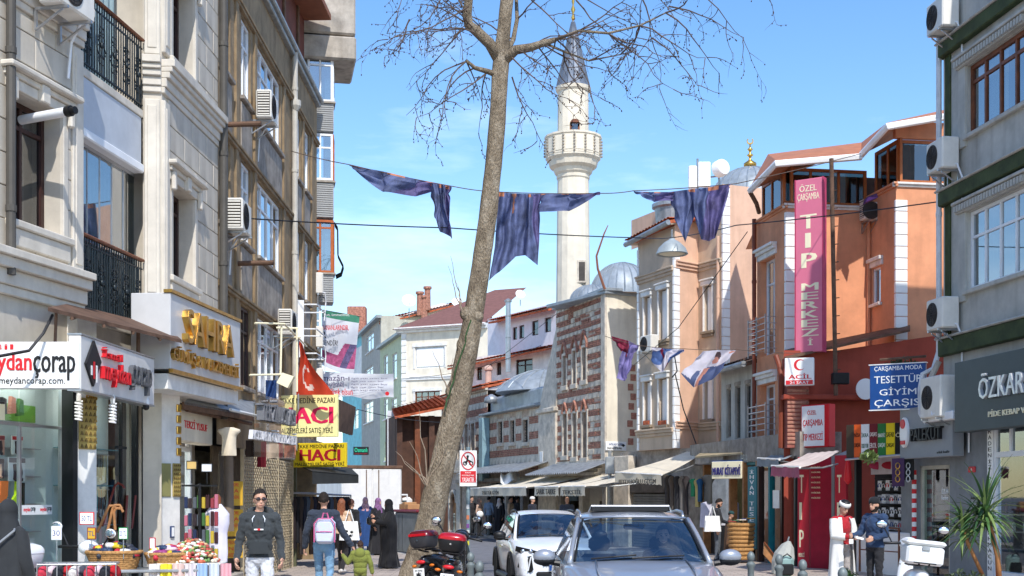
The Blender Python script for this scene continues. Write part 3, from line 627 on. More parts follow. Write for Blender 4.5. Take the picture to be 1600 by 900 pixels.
obj('mount',MB().lathe([(.05,0),(.05,.06),(.03,.1)],P(228,632,18.6),10),M['whiteclean'],t);obj('lens',MB().ell(P(228,636,18.6),(.05,.05,.05)),M['black'],t,smooth=True)
# jewellery sign
sa=T('jewellery_sign','grey box sign with raised gold letters above the jeweller','sign',(-5.1,20.5,3.7))
SF=Facade((-5.15,19.3),(-4.81,22.66));SS=Facade((-5.56,19.75),(-5.15,19.3))
z0,z1=3.72,4.87
obj('box',MB().bbox(SF,0,SF.L,-.62,0,z0,z1,.01),mat('pale_grey_panel',C(206,206,206),.45,var=.04),sa)
obj('trim',MB().box(SF,-.02,SF.L+.02,-.1,.03,z1+.002,z1+.05).box(SF,-.02,SF.L+.02,-.02,.05,z0-.06,z0-.002),M['gold'],sa)
obj('underside',MB().box(SF,0,SF.L,-.9,-.04,z0-.3,z0-.07),M['white'],sa)
text(SF,'SAHRA',SF.at(284,520)[0],SF.at(358,520)[0],SF.at(320,547)[1],SF.at(320,494)[1]-.02,.0,M['gold'],sa,.1,.02)
text(SF,'GÜMÜŞ & MALZEMELERİ',SF.at(266,560)[0],SF.at(369,560)[0],SF.at(320,582)[1],SF.at(320,553)[1],.0,M['gold'],sa,.06,.0)
col2=T('jeweller_column','white column with gold tile panel below the gold lettered sign','column',F2.w(.3,.1,0))
cF=FP(250,20.35,282,20.75)
obj('shaft',MB().bbox(cF,0,cF.L,-.4,0,0,3.7,.015),M['white'],col2);gold_panel(cF,cF.rect(269,281,724,776),col2,0)
obj('side_tile',MB().bbox(cF,.02,cF.at(266,700)[0],0,.02,cF.at(258,776)[1],cF.at(258,724)[1],.006),mat('olive_tile',C(146,142,92),.4),col2)
for i in range(5):
 r=cF.rect(275,282,632+i*17,644+i*17);obj('plaque',MB().bbox(cF,r[0],r[1],0,.03,r[2],r[3],.01),M['gold'],col2)
obj('edge_post',MB().box(cF,-.1,-.015,-.3,.02,0,3.4),M['black'],col2)
t=T('notice_frame','small blue framed notice on the white jeweller column','notice',P(268,835,20.5));cr=cF.rect(265,271,822,840)
obj('frame',MB().bbox(cF,cr[0],cr[1],.0,.03,cr[2],cr[3],.006),mat('navy_frame',C(36,62,110),.4),t);obj('paper',MB().box(cF,cr[0]+.015,cr[1]-.015,.031,.034,cr[2]+.02,cr[3]-.02),M['whiteclean'],t)
# ------------------------------------------------------------------ left: brown stucco apartment house
F3=Facade((-5.4,23.5),(-5.4,35.4))
bb=T('brown_apartment_house','weathered brown stucco apartment house with white framed windows behind the stone house','house',(-8,29,0))
rows=[4.0,6.9,9.78]
ucols=[(.12,1.05,2,1),(2.0,2.95,2,1),(3.6,6.4,4,0),(8.5,9.2,1,1),(9.75,10.6,2,1)]
holes=[]
for zi in rows:
 for a,b,k,q in ucols:holes.append((a,b,zi,zi+1.62))
ZE=12.65
mb=wall(F3,-.1,F3.L,2.75,ZE,holes,-.22)
mb.poly([(-5.4,35.4,0),(-10,35.4,0),(-10,35.4,ZE),(-5.4,35.4,ZE)])
mb.poly([(-5.4,23.4,ZE),(-10,23.4,ZE),(-10,35.4,ZE),(-5.4,35.4,ZE)])
mb.poly([(-10,23.4,0),(-10,35.4,0),(-10,35.4,ZE),(-10,23.4,ZE)])
obj('wall',mb,M['brown'],bb)
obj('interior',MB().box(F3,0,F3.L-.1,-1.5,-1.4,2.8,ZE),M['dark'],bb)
for zi in rows:
 for a,b,k,q in ucols:
  boxwin(F3,bb,(a,b,zi,zi+1.62),M['pvc']if zi>5 or k==4 else M['darkwood'],G['win'],n=-.05,fw=.06,cols=k,transom=.3,curtain=random.choice([M['curtain'],M['curtain2'],M['curtain']]),sill=M['brown2'])
  if zi>5:obj('spandrel_panel',MB().bbox(F3,a-.03,b+.03,-.02,.025,zi-1.15,zi-.12,.01),M['brown2'],bb)
 for u in(1.5,3.3,6.7,8.1,9.45,10.9):
  obj('render_pier',MB().bbox(F3,u-.12,u+.12,-.02,.05,zi-1.1,zi+1.75,.01),M['brown'],bb)
 mould(F3,0,F3.L,zi+1.66,[(.06,.07),(.06,.1)],M['brown'],bb,'string_course')
obj('gutter',MB().bbox(F3,-.1,F3.L,.0,.2,ZE-.02,ZE+.1,.03).bbox(F3,-.1,F3.L,-.3,.12,ZE-.12,ZE-.025,.02),M['galv'],bb)
downpipe(F3,7.75,2.9,ZE,.1,.07,mat('pale_downpipe',C(196,190,178),.6,var=.1),bb)
obj('hopper',MB().lathe([(.07,0),(.13,.12),(.13,.25)],F3.w(7.75,.12,11.2),10),MATS['pale_downpipe'],bb)
at=Facade((-6.0,26.5),(-5.75,35.4))
obj('attic_wall',MB().box(at,0,at.L,-2,0,ZE,ZE+2.6),mat('maroon_boarding',C(112,58,48),.7,var=.15),bb)
for k in range(5):obj('attic_post',MB().box(at,.6+1.8*k,.75+1.8*k,.005,.06,ZE,ZE+2.3),M['rust'],bb)
obj('attic_eave',MB().box(at,-.2,at.L,-2.2,.75,ZE+2.3,ZE+2.45),mat('eave_boards',C(150,92,66),.7),bb)
ACL=[(376,172,'white air conditioner with slatted side under the top brown house windows'),(338,375,'white air conditioner with dark grille on the near end of the brown house')]
ac_unit(F3,F3.at(389,190)[0],F3.at(395,192)[1],ACL[0][2],w=.75);ac_unit(F3,F3.at(340,370)[0],F3.at(360,376)[1],ACL[1][2],w=.8)
ac_unit(F3,F3.at(420,500)[0]+.3,F3.at(432,528)[1],'white air conditioner under the pergola on the brown house, left of the red flag',w=.8)
for px,py in((345,195),(368,412)):
 u,z=F3.at(px,py);tag(obj('stub_pipe',MB().tube([F3.w(u,0,z),F3.w(u,.75,z+.02)],.05,10),M['rust']),'short rusty flue pipe sticking out of the brown wall '+('below the top windows' if py<300 else 'beneath the near air conditioner'),'pipe')
for i,py in enumerate((95,255)):
 pass
t=T('wall_rack','white metal drying rack folded out beside the middle windows of the brown house','rack',F3.w(8.2,.3,6))
for zz in(5.3,5.9,6.5):obj('bar',MB().tube([F3.w(7.9,.02,zz),F3.w(7.9,.6,zz),F3.w(9.3,.6,zz),F3.w(9.3,.02,zz)],.018,6),M['pvc'],t)
obj('side_board',MB().box(F3,7.86,7.89,.02,.3,5.2,6.6),M['pvc'],t)
# bay tower at the far end
by=T('bay_tower','concrete bay tower with glazed corner windows at the end of the brown house','house',(-5.2,36.5,0))
TF=Facade((-5.75,35.6),(-4.98,35.75));TS=Facade((-4.98,35.75),(-5.06,36.5));TN=Facade((-5.75,35.62),(-5.3,35.7))
TS.n=Vector((1,0,0))
obj('core',MB().box(TF,-4,TF.L-.9,-3,-.05,0,15),M['brown2'],by)
zz=lambda py:1.8-(py-775)*35.6/2000
lv=[(75,157,0),(207,280,1),(342,425,2),(475,560,0)]
for y0,y1,k in lv:
 r=(.06,TF.L-.02,zz(y1),zz(y0));fm=[M['pvc'],mat('orange_wood',C(186,98,44),.5),mat('orange_wood',C(186,98,44),.5)][k]
 F_=TF if y0<430 else TN;r=(.06,F_.L-.02,r[2],r[3])
 boxwin(F_,by,r,M['pvc']if k!=2 else fm,G['win'],n=0,fw=.06,cols=2,transom=.3 if k!=2 else.15,curtain=M['curtain2'],cd=.2)
 if y0<430:boxwin(TS,by,(.02,TS.L-.02,r[2],r[3]),fm,G['win'],n=0,fw=.07,cols=1,transom=.3,curtain=M['curtain2'],cd=.2)
for y0,y1 in((160,204),(284,339),(428,472),(563,640)):
 z0,z1=zz(y1),zz(y0);F_=TF if y0<430 else TN;TX=F_
 pan=obj('spandrel',MB().bbox(F_,0,F_.L,-.6,.02,z0,z1,.01),mat('ribbed_panel',C(176,176,174),.7,var=.1),by)
 s0=None
 for i in range(int((z1-z0)/.06)):
  q=obj('rib',MB().box(TX,.02,TX.L-.02,.021,.04,z0+.02+i*.06,z0+.05+i*.06),MATS['ribbed_panel'],by)if s0 is None else share(s0,b0+Vector((0,0,i*.06)),by)
  if s0 is None:s0=q;b0=Vector(q.location)+WO[by.name]
 obj('ledge',MB().box(TX,-.05,TX.L+.05,-.6,.08,z1+.002,z1+.05),M['concrete'],by)
obj('roof_slab',MB().bbox(TF,-1,TF.L+.62,-2,.15,zz(92),zz(55),.05).bbox(TF,-1,TF.L+.6,-2,.12,zz(52),zz(-60),.05),M['concrete'],by)
g=MB()
for i in range(9):
 u=.75+.0*i;a=i/8
 g.tube([TS.w(.05+.6*a,.02,zz(345)),TS.w(.05+.6*a,.1,zz(352)),TS.w(.05+.6*a,.11,zz(395)),TS.w(.05+.6*a,.26,zz(412)),TS.w(.05+.6*a,.2,zz(424)),TS.w(.05+.6*a,.05,zz(428))],.014,5)
for y,n in((352,.1),(372,.1),(395,.12),(412,.25)):g.tube([TS.w(.05,n,zz(y)),TS.w(.65,n,zz(y))],.014,5)
obj('belly_grille',g,M['iron'],by)
for i,(x,y)in enumerate(((490,462),(590,0),(490,545),(495,610))):
 if i==1:continue
 r=TF.at(488,y)
 ac_unit(TN,-.2,TN.at(500,y)[1],['white air conditioner high on the bay tower','','white air conditioner beside the tall green headed banner','lowest white air conditioner on the bay tower behind the red flag'][i],w=.68,off=.08,lou=False)
 # pergola frame, flag, small signs on the brown house
pg=T('pergola_frame','thin cream metal frame projecting over the tailor shop roof','frame',F3.w(4,.8,3.9))
for a,b in(((398,505,25.6),(444,506,26.2)),((444,506,26.2),(479,541,31.5)),((440,506,26.2),(438,600,26.2)),((390,586,25.6),(440,585,26.2)),((432,512,27.5),(466,513,27.5)),((434,527,29),(470,527,29)),((464,514,27.5),(464,612,27.5))):
 obj('bar',MB().tube([P(*a),P(*b)],.022,6),M['creamlet'],pg)
t=T('floodlight','beige box floodlight clamped to the cream frame','floodlight',P(450,590,26))
obj('housing',MB().prism([P(441,582,26),P(459,588,26),P(449,606,26),P(432,598,26)],(0,.2,0)),M['creamlet'],t);obj('bracket',MB().tube([P(438,588,26.2),P(446,596,26.1)],.03,6),M['rust'],t)
tag(obj('blue_cloth',MB().grid(lambda s,t:P(415+17*s,594+30*t,26+.1*math.sin(s*9+t*5)),10,8),mat('denim_blue',C(40,70,124),.9),smooth=True),'dark blue cloth hanging from the cream frame above the tailor sign','cloth')
def crescent(F,c,r,m,par,n,star=True,rot=0,name='crescent'):
 pts=[(math.cos(a),math.sin(a))for a in[math.radians(40+i*10)for i in range(29)]]
 inn=[(.27+.8*math.cos(a),.8*math.sin(a))for a in[math.radians(318-i*9.9)for i in range(29)]]
 cr_,sr=math.cos(rot),math.sin(rot);mb=MB()
 q=[F.w(c[0]+r*(x*cr_-y*sr),n,c[1]+r*(x*sr+y*cr_))for x,y in pts]
 q2=[F.w(c[0]+r*(x*cr_-y*sr),n,c[1]+r*(x*sr+y*cr_))for x,y in inn[::-1]]
 for i in range(28):mb.poly([q[i],q[i+1],q2[i+1],q2[i]])
 obj(name,mb,m,par)
fl=T('red_flag','red flag with white crescent and star hanging behind the yellow pilgrim sign','flag',P(467,612,29.5))
def flagpt(s,t): # s across, t down
 x=466+(7+46*t)*s+3*math.sin(t*5+s*3);y=531+86*t+14*s*(1-t)
 return P(x,y,29.5+.12*math.sin(s*7+t*6)-.25*s)
fmb=MB().grid(flagpt,20,24)
for k,f in enumerate(list(fmb.f)):
 i,j=k%20,k//20;s,t=(i+.5)/20,(j+.5)/24
 d=math.hypot((s-.42)*1.5,(t-.66)*1.0);d2=math.hypot((s-.6)*1.5,(t-.62));st=math.hypot((s-.6)*1.6,(t-.5)*1.3)
 fmb.m[k]=1 if(.17<d<.26 and d2>.2)or st<.07 else 0
obj('cloth',fmb,[M['flag'],mat('flag_white',C(240,220,210),.8)],fl,smooth=True);obj('pole',MB().tube([P(466,528,29.5),P(466,640,29.5)],.02,6),M['galv'],fl)
# yellow pilgrim goods signs
ys=T('pilgrim_sign','pale yellow sign with big pink letters above the lower yellow sign','sign',P(480,686,30))
YF=FP(431,30.0,527,29.6);r=YF.rect(431,527,617,683)
obj('panel',MB().bbox(YF,0,YF.L,-.1,0,r[2],r[3],.01),M['yellow'],ys)
tx=lambda F,par,s,x0,x1,y0,y1,m,**k:text(F,s,F.at(x0,y0)[0],F.at(x1,y0)[0],F.at((x0+x1)/2,y1)[1],F.at((x0+x1)/2,y0)[1],.0,m,par,**k)
tx(YF,ys,'MEKKE MEDİNE PAZARI',435,523,619,630,M['blacklet'],ext=.006,fat=.008);tx(YF,ys,'HACI',433,521,636,662,mat('pink_letter',C(236,44,96),.5),ext=.008,fat=.04);tx(YF,ys,'MALZEMELERİ SATIŞ YERİ',434,520,666,679,M['blacklet'],ext=.006,fat=.006)
ys=T('lower_pilgrim_sign','deep yellow sign with dark red letters hanging in the shade below','sign',P(500,730,31))
YG=FP(458,31.4,541,31.0);r=YG.rect(458,541,692,730)
obj('panel',MB().bbox(YG,0,YG.L,-.08,0,r[2],r[3],.01),M['yellow2'],ys)  # deeper yellow than the upper sign: its shade is put into the colour
tx(YG,ys,'MEKKE MEDİNE PAZARI',460,537,693,700,M['blacklet'],ext=.006,fat=.006);tx(YG,ys,'HACI',468,532,702,720,mat('dark_red_letter',C(170,24,48),.5),ext=.008,fat=.04);tx(YG,ys,'MALZEMELERİ SATIŞ YERİ',461,538,721,729,M['blacklet'],ext=.006,fat=.006)
t=T('rusty_awning','folded rusty corrugated awning at the end of the yellow signs','awning',P(540,680,33))
q=[P(528,623,30.5),P(556,636,34),P(551,680,34),P(527,672,30.5)]
for i in range(10):a,b=i/10,(i+.8)/10;obj('corrugation',MB().prism([q[0].lerp(q[1],a),q[0].lerp(q[1],b),q[3].lerp(q[2],b),q[3].lerp(q[2],a)],(-.05-.03*(i%2),0,0)),M['concrete']if i%3 else M['rust'],t)
obj('backing',MB().prism(q,(-.04,0,0)),M['rust'],t)
t=T('dark_awning','dark canvas awning over the clothes racks below the yellow signs','awning',P(530,745,31))
q=[P(470,728,31.8),P(548,731,33),P(560,742,31.0),P(488,736,29.5)]
obj('canopy',MB().prism(q,(0,0,-.03)),M['canvasdk'],t);obj('valance',MB().prism([q[3],q[2],q[2]+Vector((0,0,-.2)),q[3]+Vector((0,0,-.3))],(0,.03,0)).prism([q[1],q[2],q[2]+Vector((0,0,-.2)),q[1]+Vector((0,0,-.2))],(-.02,0,0)),M['canvasdk'],t)
# banners strung beyond the bay tower
def cloth(name,label,cat,fn,nu,nv,mats,pick=None,group=None):
 mb=MB().grid(fn,nu,nv)
 if pick:
  for k in range(len(mb.f)):mb.m[k]=pick((k%nu+.5)/nu,(k//nu+.5)/nv)
 t=T(name,label,cat,mb.v[len(mb.v)//2],group=group)
 c=obj('cloth',mb,mats,t,smooth=True);return t
wv=lambda s,t,a=.07:a*math.sin(s*6.5+t*2)+a*.5*math.sin(t*9+s*3)
bw=mat('banner_white',C(228,230,236),.8,var=.05,trans=.25);bg_=mat('banner_green',C(74,146,118),.8,trans=.2);bp_=mat('banner_pink',C(196,96,140),.8,var=.3,scale=6,trans=.2);bv=mat('banner_violet',C(112,100,140),.8,var=.3,scale=8,trans=.2)
def b1(s,t):return P(503+(59-9*t)*s-0*t,484+10*s+(86+4*s)*t+4*math.sin(s*3.1)*t,40+wv(s,t))
def b1p(s,t):
 if t<.13:return 1
 if t>.5 and(s-.55)*1.2+(t-.72)>-.1 and t<.93:return 2 if math.sin(s*14+t*9)>-.1 else 3
 if t>.72 and t<.93 and s<.6:return 2
 return 0
bt=cloth('tall_street_banner','tall pale banner with green header hung across the street beside the bay tower','banner',b1,40,50,[bw,bg_,bp_,bv],b1p)
BF=FP(503,39.85,562,39.85)
BF=Facade(((503-800)*39.8/2000,39.82),((562-800)*39.8/2000,39.82))
for s,x0,x1,y0,y1,m in(('HANANLARINDIR,',503,545,508,517,M['redlet']),('R',503,510,518,528,M['blacklet']),('KENDİR!',503,528,529,540,M['blacklet'])):tx(BF,bt,s,x0,x1,y0,y1,m,ext=.004,fat=.02)
tx(BF,bt,'eyyn, ümmetimiz,',504,546,490,495,M['whiteclean'],ext=.004)
def b2(s,t):return P(503+112*s,580+4*s+1.5*math.sin(s*3.1)+38*t+2*math.sin(s*12)*t,38+wv(s*2,t,.05))
bt=cloth('ramadan_banner','wide white lettered banner stretched across the side street','banner',b2,60,14,[bw])
BF=Facade(((503-800)*37.8/2000,37.82),((615-800)*37.8/2000,37.82))
for s,x0,x1,y0,y1,m,fa in(('mazân-ı',503,546,586,595,bv,.01),('Şerifimiz',503,537,596,606,bv,.01),('mübârek olsun',503,551,607,617,M['redlet'],.02)):tx(BF,bt,s,x0,x1,y0,y1,m,ext=.004,fat=fa)
for i in range(5):tx(BF,bt,'ilgili yazı satırı burada'[:22],549,606-(i%2)*6,590+i*4.6,593+i*4.6,bv,ext=.003)
obj('red_emblem',MB().lathe([(.06,0),(.06,.01)],BF.w(BF.at(605,615)[0],0,BF.at(605,615)[1]),16,Matrix((BF.u,BF.z,BF.n)).transposed()),M['redlet'],bt)
cable([P(495,481,40.2),P(503,484,40),P(565,495,40)],.012,'thin line holding the tall street banner')
# ------------------------------------------------------------------ tailor shop and shutters under the brown house
ts=T('tailor_shop','tailor shop front recess with glazed door under the tin canopy','shop front',(-5.6,23,0))
TFc=Facade((-5.5,20.9),(-5.42,25.3))
obj('back_wall',MB().box(TFc,.3,TFc.L,-.9,-.85,0,3.4),M['stone'],ts)
obj('door_frame',MB().box(TFc,.5,.58,-.5,-.4,0,2.9).box(TFc,1.5,1.6,-.5,-.4,0,2.9).box(TFc,2.4,2.5,-.5,-.4,0,2.9).box(TFc,.5,2.5,-.5,-.4,2.6,2.68),M['pvc'],ts)
obj('pane',MB().box(TFc,.58,1.5,-.46,-.454,0,2.6),G['shop'],ts);obj('pane',MB().box(TFc,1.6,2.4,-.46,-.454,.1,2.6),G['shop'],ts)
obj('lit_tube',MB().box(TFc,1.72,1.8,-.8,-.75,1.3,2.6),MATS['tube_and_fill_glow'],ts)
t=T('tailor_name_board','small cream board with faded red letters above the tailor door','sign',TFc.w(1,0,2.9));r=TFc.rect(289,345,655,686)
obj('panel',MB().bbox(TFc,.1,2.5,-.3,-.02,2.72,3.25,.02),M['cream'],t);text(TFc,'TERZİ YUSUF',.6,2.1,2.95,3.12,-.02,M['redlet'],t,.01)
t=T('tin_canopy','battered tin canopy with hanging tubes over the tailor shop','canopy',P(330,625,21.5))
q=[P(288,628,20.8),P(398,648,24.6),P(398,628,26.5),P(310,610,23)]
obj('sheet',MB().prism(q,(0,0,-.04)),M['galv'],t)
obj('fascia',MB().prism([q[0],q[1],q[1]+Vector((0,0,-.12)),q[0]+Vector((0,0,-.12))],(-.04,0,0)),M['rust'],t)
obj('beam',MB().tube([P(292,640,21.4),P(392,662,25.4)],.04,6),M['rust'],t);obj('fluorescent_tube',MB().tube([P(360,640,22.8),P(402,650,24.4)],.03,8),M['whiteclean'],t)
# lettered acrylic tailor sign
t=T('tailor_sign','grey raised block letters on clear acrylic in front of the yellow pilgrim sign','sign',P(425,690,23.5))
LF=FP(398,23.2,462,25.8)
obj('sheet',MB().box(LF,0,LF.L,-.03,-.015,LF.at(430,716)[1],LF.at(430,622)[1]),glass('clear_acrylic',(.93,.93,.9,1),.03),t)
sl=mat('steel_letter',C(150,152,158),.35,metal=.5)
text(LF,'TERZİ USTASI',LF.at(399,640)[0],LF.at(452,640)[0],LF.at(425,661)[1],LF.at(425,626)[1],.0,sl,t,.14,.03);text(LF,'AKSESUAR VE GİYİM MALZEMESİ',LF.at(388,680)[0],LF.at(458,680)[0],LF.at(425,691)[1],LF.at(425,672)[1],.0,mat('white_letter',C(216,216,220),.4),t,.08,.02)
for i,(x,y,w,h,c)in enumerate(((384,688,24,26,(60,46,40)),(402,690,14,40,(112,22,40)),(416,694,20,22,(214,196,180)),(434,692,8,24,(150,30,44)),(444,696,18,20,(206,130,100)))):
 tag(obj('hanging_cloth',MB().grid(lambda s,t_:P(x+w*s,y+h*t_,25.2+.2*i+.05*math.sin(s*5)),6,2),mat('hp%d'%i,C(*c),.8,trans=.1)),'%s cloth panel hanging behind the acrylic tailor sign'%['dark brown','long dark red','cream','narrow red','salmon'][i],'cloth')
 # lattice roller shutter
lt=T('lattice_shutter','cream lattice security shutter on the shop right of the tailor','shutter',F3.w(3,0,0))
la=F3.at(380,740)[0];lb=F3.at(457,740)[0]
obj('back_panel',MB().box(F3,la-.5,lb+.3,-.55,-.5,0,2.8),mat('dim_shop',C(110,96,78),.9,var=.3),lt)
lm=mat('lattice_cream',C(196,180,150),.6,metal=.2)
for k in range(4):u=la+k*(lb-la)/3;obj('post',MB().box(F3,u-.04,u+.04,-.05,.02,0,2.75),lm,lt)
n=0
for k in range(3):
 u0=la+k*(lb-la)/3+.05;u1=la+(k+1)*(lb-la)/3-.05;mb=MB();nc=9;w=(u1-u0)/nc
 for i in range(nc):
  for j in range(20):
   z=.1+j*.13;cx=u0+(i+.5)*w
   pts=[F3.w(cx+w*.46*math.cos(a*math.pi/3),0,z+.06*math.sin(a*math.pi/3))for a in range(7)]
   mb.tube(pts,.012,4,False)
 obj('lattice',mb,lm,lt,kind='stuff')
gy=mat('yellow_notice',C(214,168,50),.6,var=.08)
t=T('yellow_notice_board','yellow notice board with red writing inside the tailor shop doorway','notice board',P(366,800,24.4));NF=FP(353,24.4,379,24.6)
for k,(y0,y1)in enumerate(((752,790),(796,838),(842,872))):
 r=NF.rect(353,379,y0,y1);p=obj('panel',MB().bbox(NF,r[0],r[1],0,.02,r[2],r[3],.005),gy,t)
 for q,s in enumerate(('FEDORE','NA','BEDEN')):text(NF,s,r[0]+.05,r[0]+.25,r[3]-.1-q*.12,r[3]-.03-q*.12,.022,M['redlet'],p,.003)
 # clothes on display at the tailor
def garment(name,label,c,Y,x0,x1,y0,y1,sleeve=True,cat='garment',th=.1,group=None):
 x=(x0+x1)/2;h=(x1-x0)/2;mb=MB();pts=[]
 prof=[(0,.42),(.06,.95),(.14,1.0),(.3,.62),(.6,.6),(1,.66)]if sleeve else[(0,.25),(.05,.8),(.3,.85),(1,1.)]
 def fn(s,t):
  for(a,wa),(b,wb)in zip(prof,prof[1:]):
   if t<=b+1e-6:w=wa+(wb-wa)*((t-a)/(b-a));break
  an=(s-.5)*math.pi*2
  p=P(x+h*w*math.sin(an),y0+(y1-y0)*t,Y);p.y-=th*math.cos(an)+.02*math.sin(s*22+t*3)*t;return p
 mb.grid(fn,28,14)
 o=obj(name,mb,mat('cloth_%d_%d_%d'%c,C(*c),.9,var=.08,bump=.15,bscale=14),smooth=True);return tag(o,label,cat,group)
garment('hanging_shirt','cream long sleeved shirt hanging below the tin canopy',(222,208,184),22.6,340,376,668,712)
garment('hanging_robe','long brown robe hanging on the tailor shop wall',(128,112,96),23.4,347,366,700,830,False)
garment('hanging_robe','long dark olive robe hanging beside the brown robe',(78,68,58),23.2,340,350,704,820,False)
mq=T('mannequin','dark bust form draped in a pale lilac robe outside the tailor shop','mannequin',P(339,900,20.8))
mp0=P(339,860,20.8);mp0.z=.05
obj('stand',MB().lathe([(.2,0),(.2,.02),(.03,.04),(.03,.9)],mp0,12).lathe([(.1,1.55),(.06,1.62),(.07,1.72),(.03,1.78)],mp0,10),M['wood'],mq,smooth=40)
def mq_f(s,t):
 a=s*2*math.pi;w=[.05,.19,.2,.17,.16,.17,.17][min(6,int(t*6.99))];t1=t*6;k=int(min(5,t1));ws=[.07,.2,.2,.165,.17,.18,.17];w=ws[k]+(ws[k+1]-ws[k])*(t1-k)
 w*=1+.05*math.sin(a*7+t*4)*t
 return mp0+Vector((w*math.cos(a),w*.7*math.sin(a),1.62-.95*t))
obj('robe',MB().grid(mq_f,40,18),mat('lilac_cloth',C(222,218,232),.9,var=.05,bump=.2,bscale=10),mq,smooth=True)
# sunglasses rack
rk=T('display_rack','tall black rotating rack full of bright small goods outside the tailor','rack',P(312,880,20.4));rp=P(312,860,20.4);rp.z=.05
obj('frame',MB().tube([rp,rp+Vector((0,0,1.95))],.025,8).box(Frame(rp,(1,0)),-.28,.28,-.02,.02,1.9,1.93).lathe([(.25,0),(.25,.03)],rp,12),M['black'],rk)
rc=[(40,52,84),(70,110,60),(150,60,70),(52,40,44),(196,170,60),(190,110,130),(90,96,104),(60,30,34)]
for j in range(5):
 for i in range(8):
  x=-.26+i*.07;z=1.55-j*.28;k=MB().bbox(Frame(rp,(1,0)),x,x+.055,-.08+.03*(i%2),-.04+.03*(i%2),z,z+random.uniform(.16,.24),.008)
  obj('packet',k,mat('rk%d'%((i*3+j*5)%8),C(*rc[(i*3+j*5)%8]),.4),rk)
for i,(x0,x1,y0,y1,c)in enumerate(((291,308,720,734,(214,180,110)),(314,332,724,738,(225,228,232)))):
 t=T('small_framed_sign',['ochre','white'][i]+' framed card on a stick above the rack','sign',P((x0+x1)/2,y1,20.2));f=FP(x0,20.2,x1,20.2);r=f.rect(x0,x1,y0,y1)
 obj('frame',MB().bbox(f,r[0],r[1],-.02,0,r[2],r[3],.005),M['black'],t);obj('card',MB().box(f,r[0]+.015,r[1]-.015,.001,.004,r[2]+.015,r[3]-.015),mat('card%d'%i,C(*c),.6),t)
 obj('stick',MB().tube([f.w((r[0]+r[1])/2,-.01,r[2]),f.w((r[0]+r[1])/2,-.01,2.0)],.01,6),M['black'],t)
st=T('shop_step','stone doorstep of the tailor shop','step',(-5.0,23,0));obj('tread',MB().bbox(TFc,.4,3.6,.02,.5,.05,.2,.02),M['concrete'],st);obj('riser',MB().bbox(TFc,.4,3.6,-.9,.3,.2,.35,.02),M['concrete'],st)
# clothes racks under the yellow signs
F4=Facade((-5.3,31.8),(-5.3,37))
cs=T('clothes_shop_front','dark open clothes shop under the yellow signs','shop front',(-5.6,33,0))
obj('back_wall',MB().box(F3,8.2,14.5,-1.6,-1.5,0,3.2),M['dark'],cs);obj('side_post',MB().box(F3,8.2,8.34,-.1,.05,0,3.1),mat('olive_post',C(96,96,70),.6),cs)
obj('lintel',MB().box(F3,7.6,14.5,-1.5,.1,2.75,3.3),M['brown2'],cs)
rl=T('clothes_rail','steel clothes rail under the dark awning','clothes rail',P(490,860,33));ra,rb=P(452,770,31.5),P(548,774,33.5);
obj('rail',MB().tube([ra,rb],.025,8),M['steel'],rl)
for p in(ra,rb):obj('upright',MB().tube([p,Vector((p.x,p.y,.05))],.022,8),M['steel'],rl)
gc=[(34,38,60),(60,52,50),(92,70,54),(28,28,34),(70,84,104),(44,34,36),(30,34,52)]
for i in range(18):
 x=455+i*5.2;c=gc[i*5%7]
 garment('hanging_coat','dark long coat on the crowded clothes rail under the dark awning',c,31.55+i*.11,x-5,x+5,776,866-(i%3)*9,True,'coat',.16,'coats on the clothes rail')
 # ------------------------------------------------------------------ far end of the street
def house(name,label,F,z1,m,depth=8,holes=(),z0=0,side=True,roofm=None):
 """plain block: front wall with openings on facade F, sides, back and roof"""
 t=T(name,label,'house',F.w(F.L/2,-depth/2,0))
 mb=wall(F,0,F.L,z0,z1,holes,-.18)
 for u in(0,F.L):mb.poly([F.w(u,0,z0),F.w(u,-depth,z0),F.w(u,-depth,z1),F.w(u,0,z1)])
 mb.poly([F.w(0,-depth,z0),F.w(F.L,-depth,z0),F.w(F.L,-depth,z1),F.w(0,-depth,z1)])
 mb.poly([F.w(0,0,z1),F.w(F.L,0,z1),F.w(F.L,-depth,z1),F.w(0,-depth,z1)])
 obj('wall',mb,m,t);obj('interior',MB().box(F,.05,F.L-.05,-.9,-.85,z0+.05,z1-.05),M['dark'],t)
 return t
def wins(t,F,rects,fm,gm,**k):
 for r in rects:boxwin(F,t,r,fm,gm,**k)
def tiled(a,b,c,d,m,parent,name='roof',pitch=.22,rowh=.34,ridge=True):
 """pantile slope a(eave left) b(eave right) c(top right) d(top left): rounded tile rows as one part"""
 a,b,c,d=map(Vector,(a,b,c,d));nrm=(b-a).cross(d-a).normalized();nrm=nrm if nrm.z>0 else-nrm
 L=(b-a).length;H=(d-a).length;nu=max(2,int(L/pitch));nv=max(2,int(H/rowh));mb=MB()
 def pt(s,t):return a.lerp(b,s).lerp(d.lerp(c,s),t)
 for j in range(nv):
  t0,t1=j/nv,(j+1)/nv
  mb.grid(lambda s,t:pt(s,t0+(t1-t0)*t)+nrm*(.045*abs(math.sin(s*nu*math.pi))+.05*(1-t)+random.uniform(0,.012)),nu*4,1)
 mb.prism([p-nrm*.03 for p in(a,b,c,d)],-nrm*.1)
 return obj(name,mb,m,parent,kind='stuff')
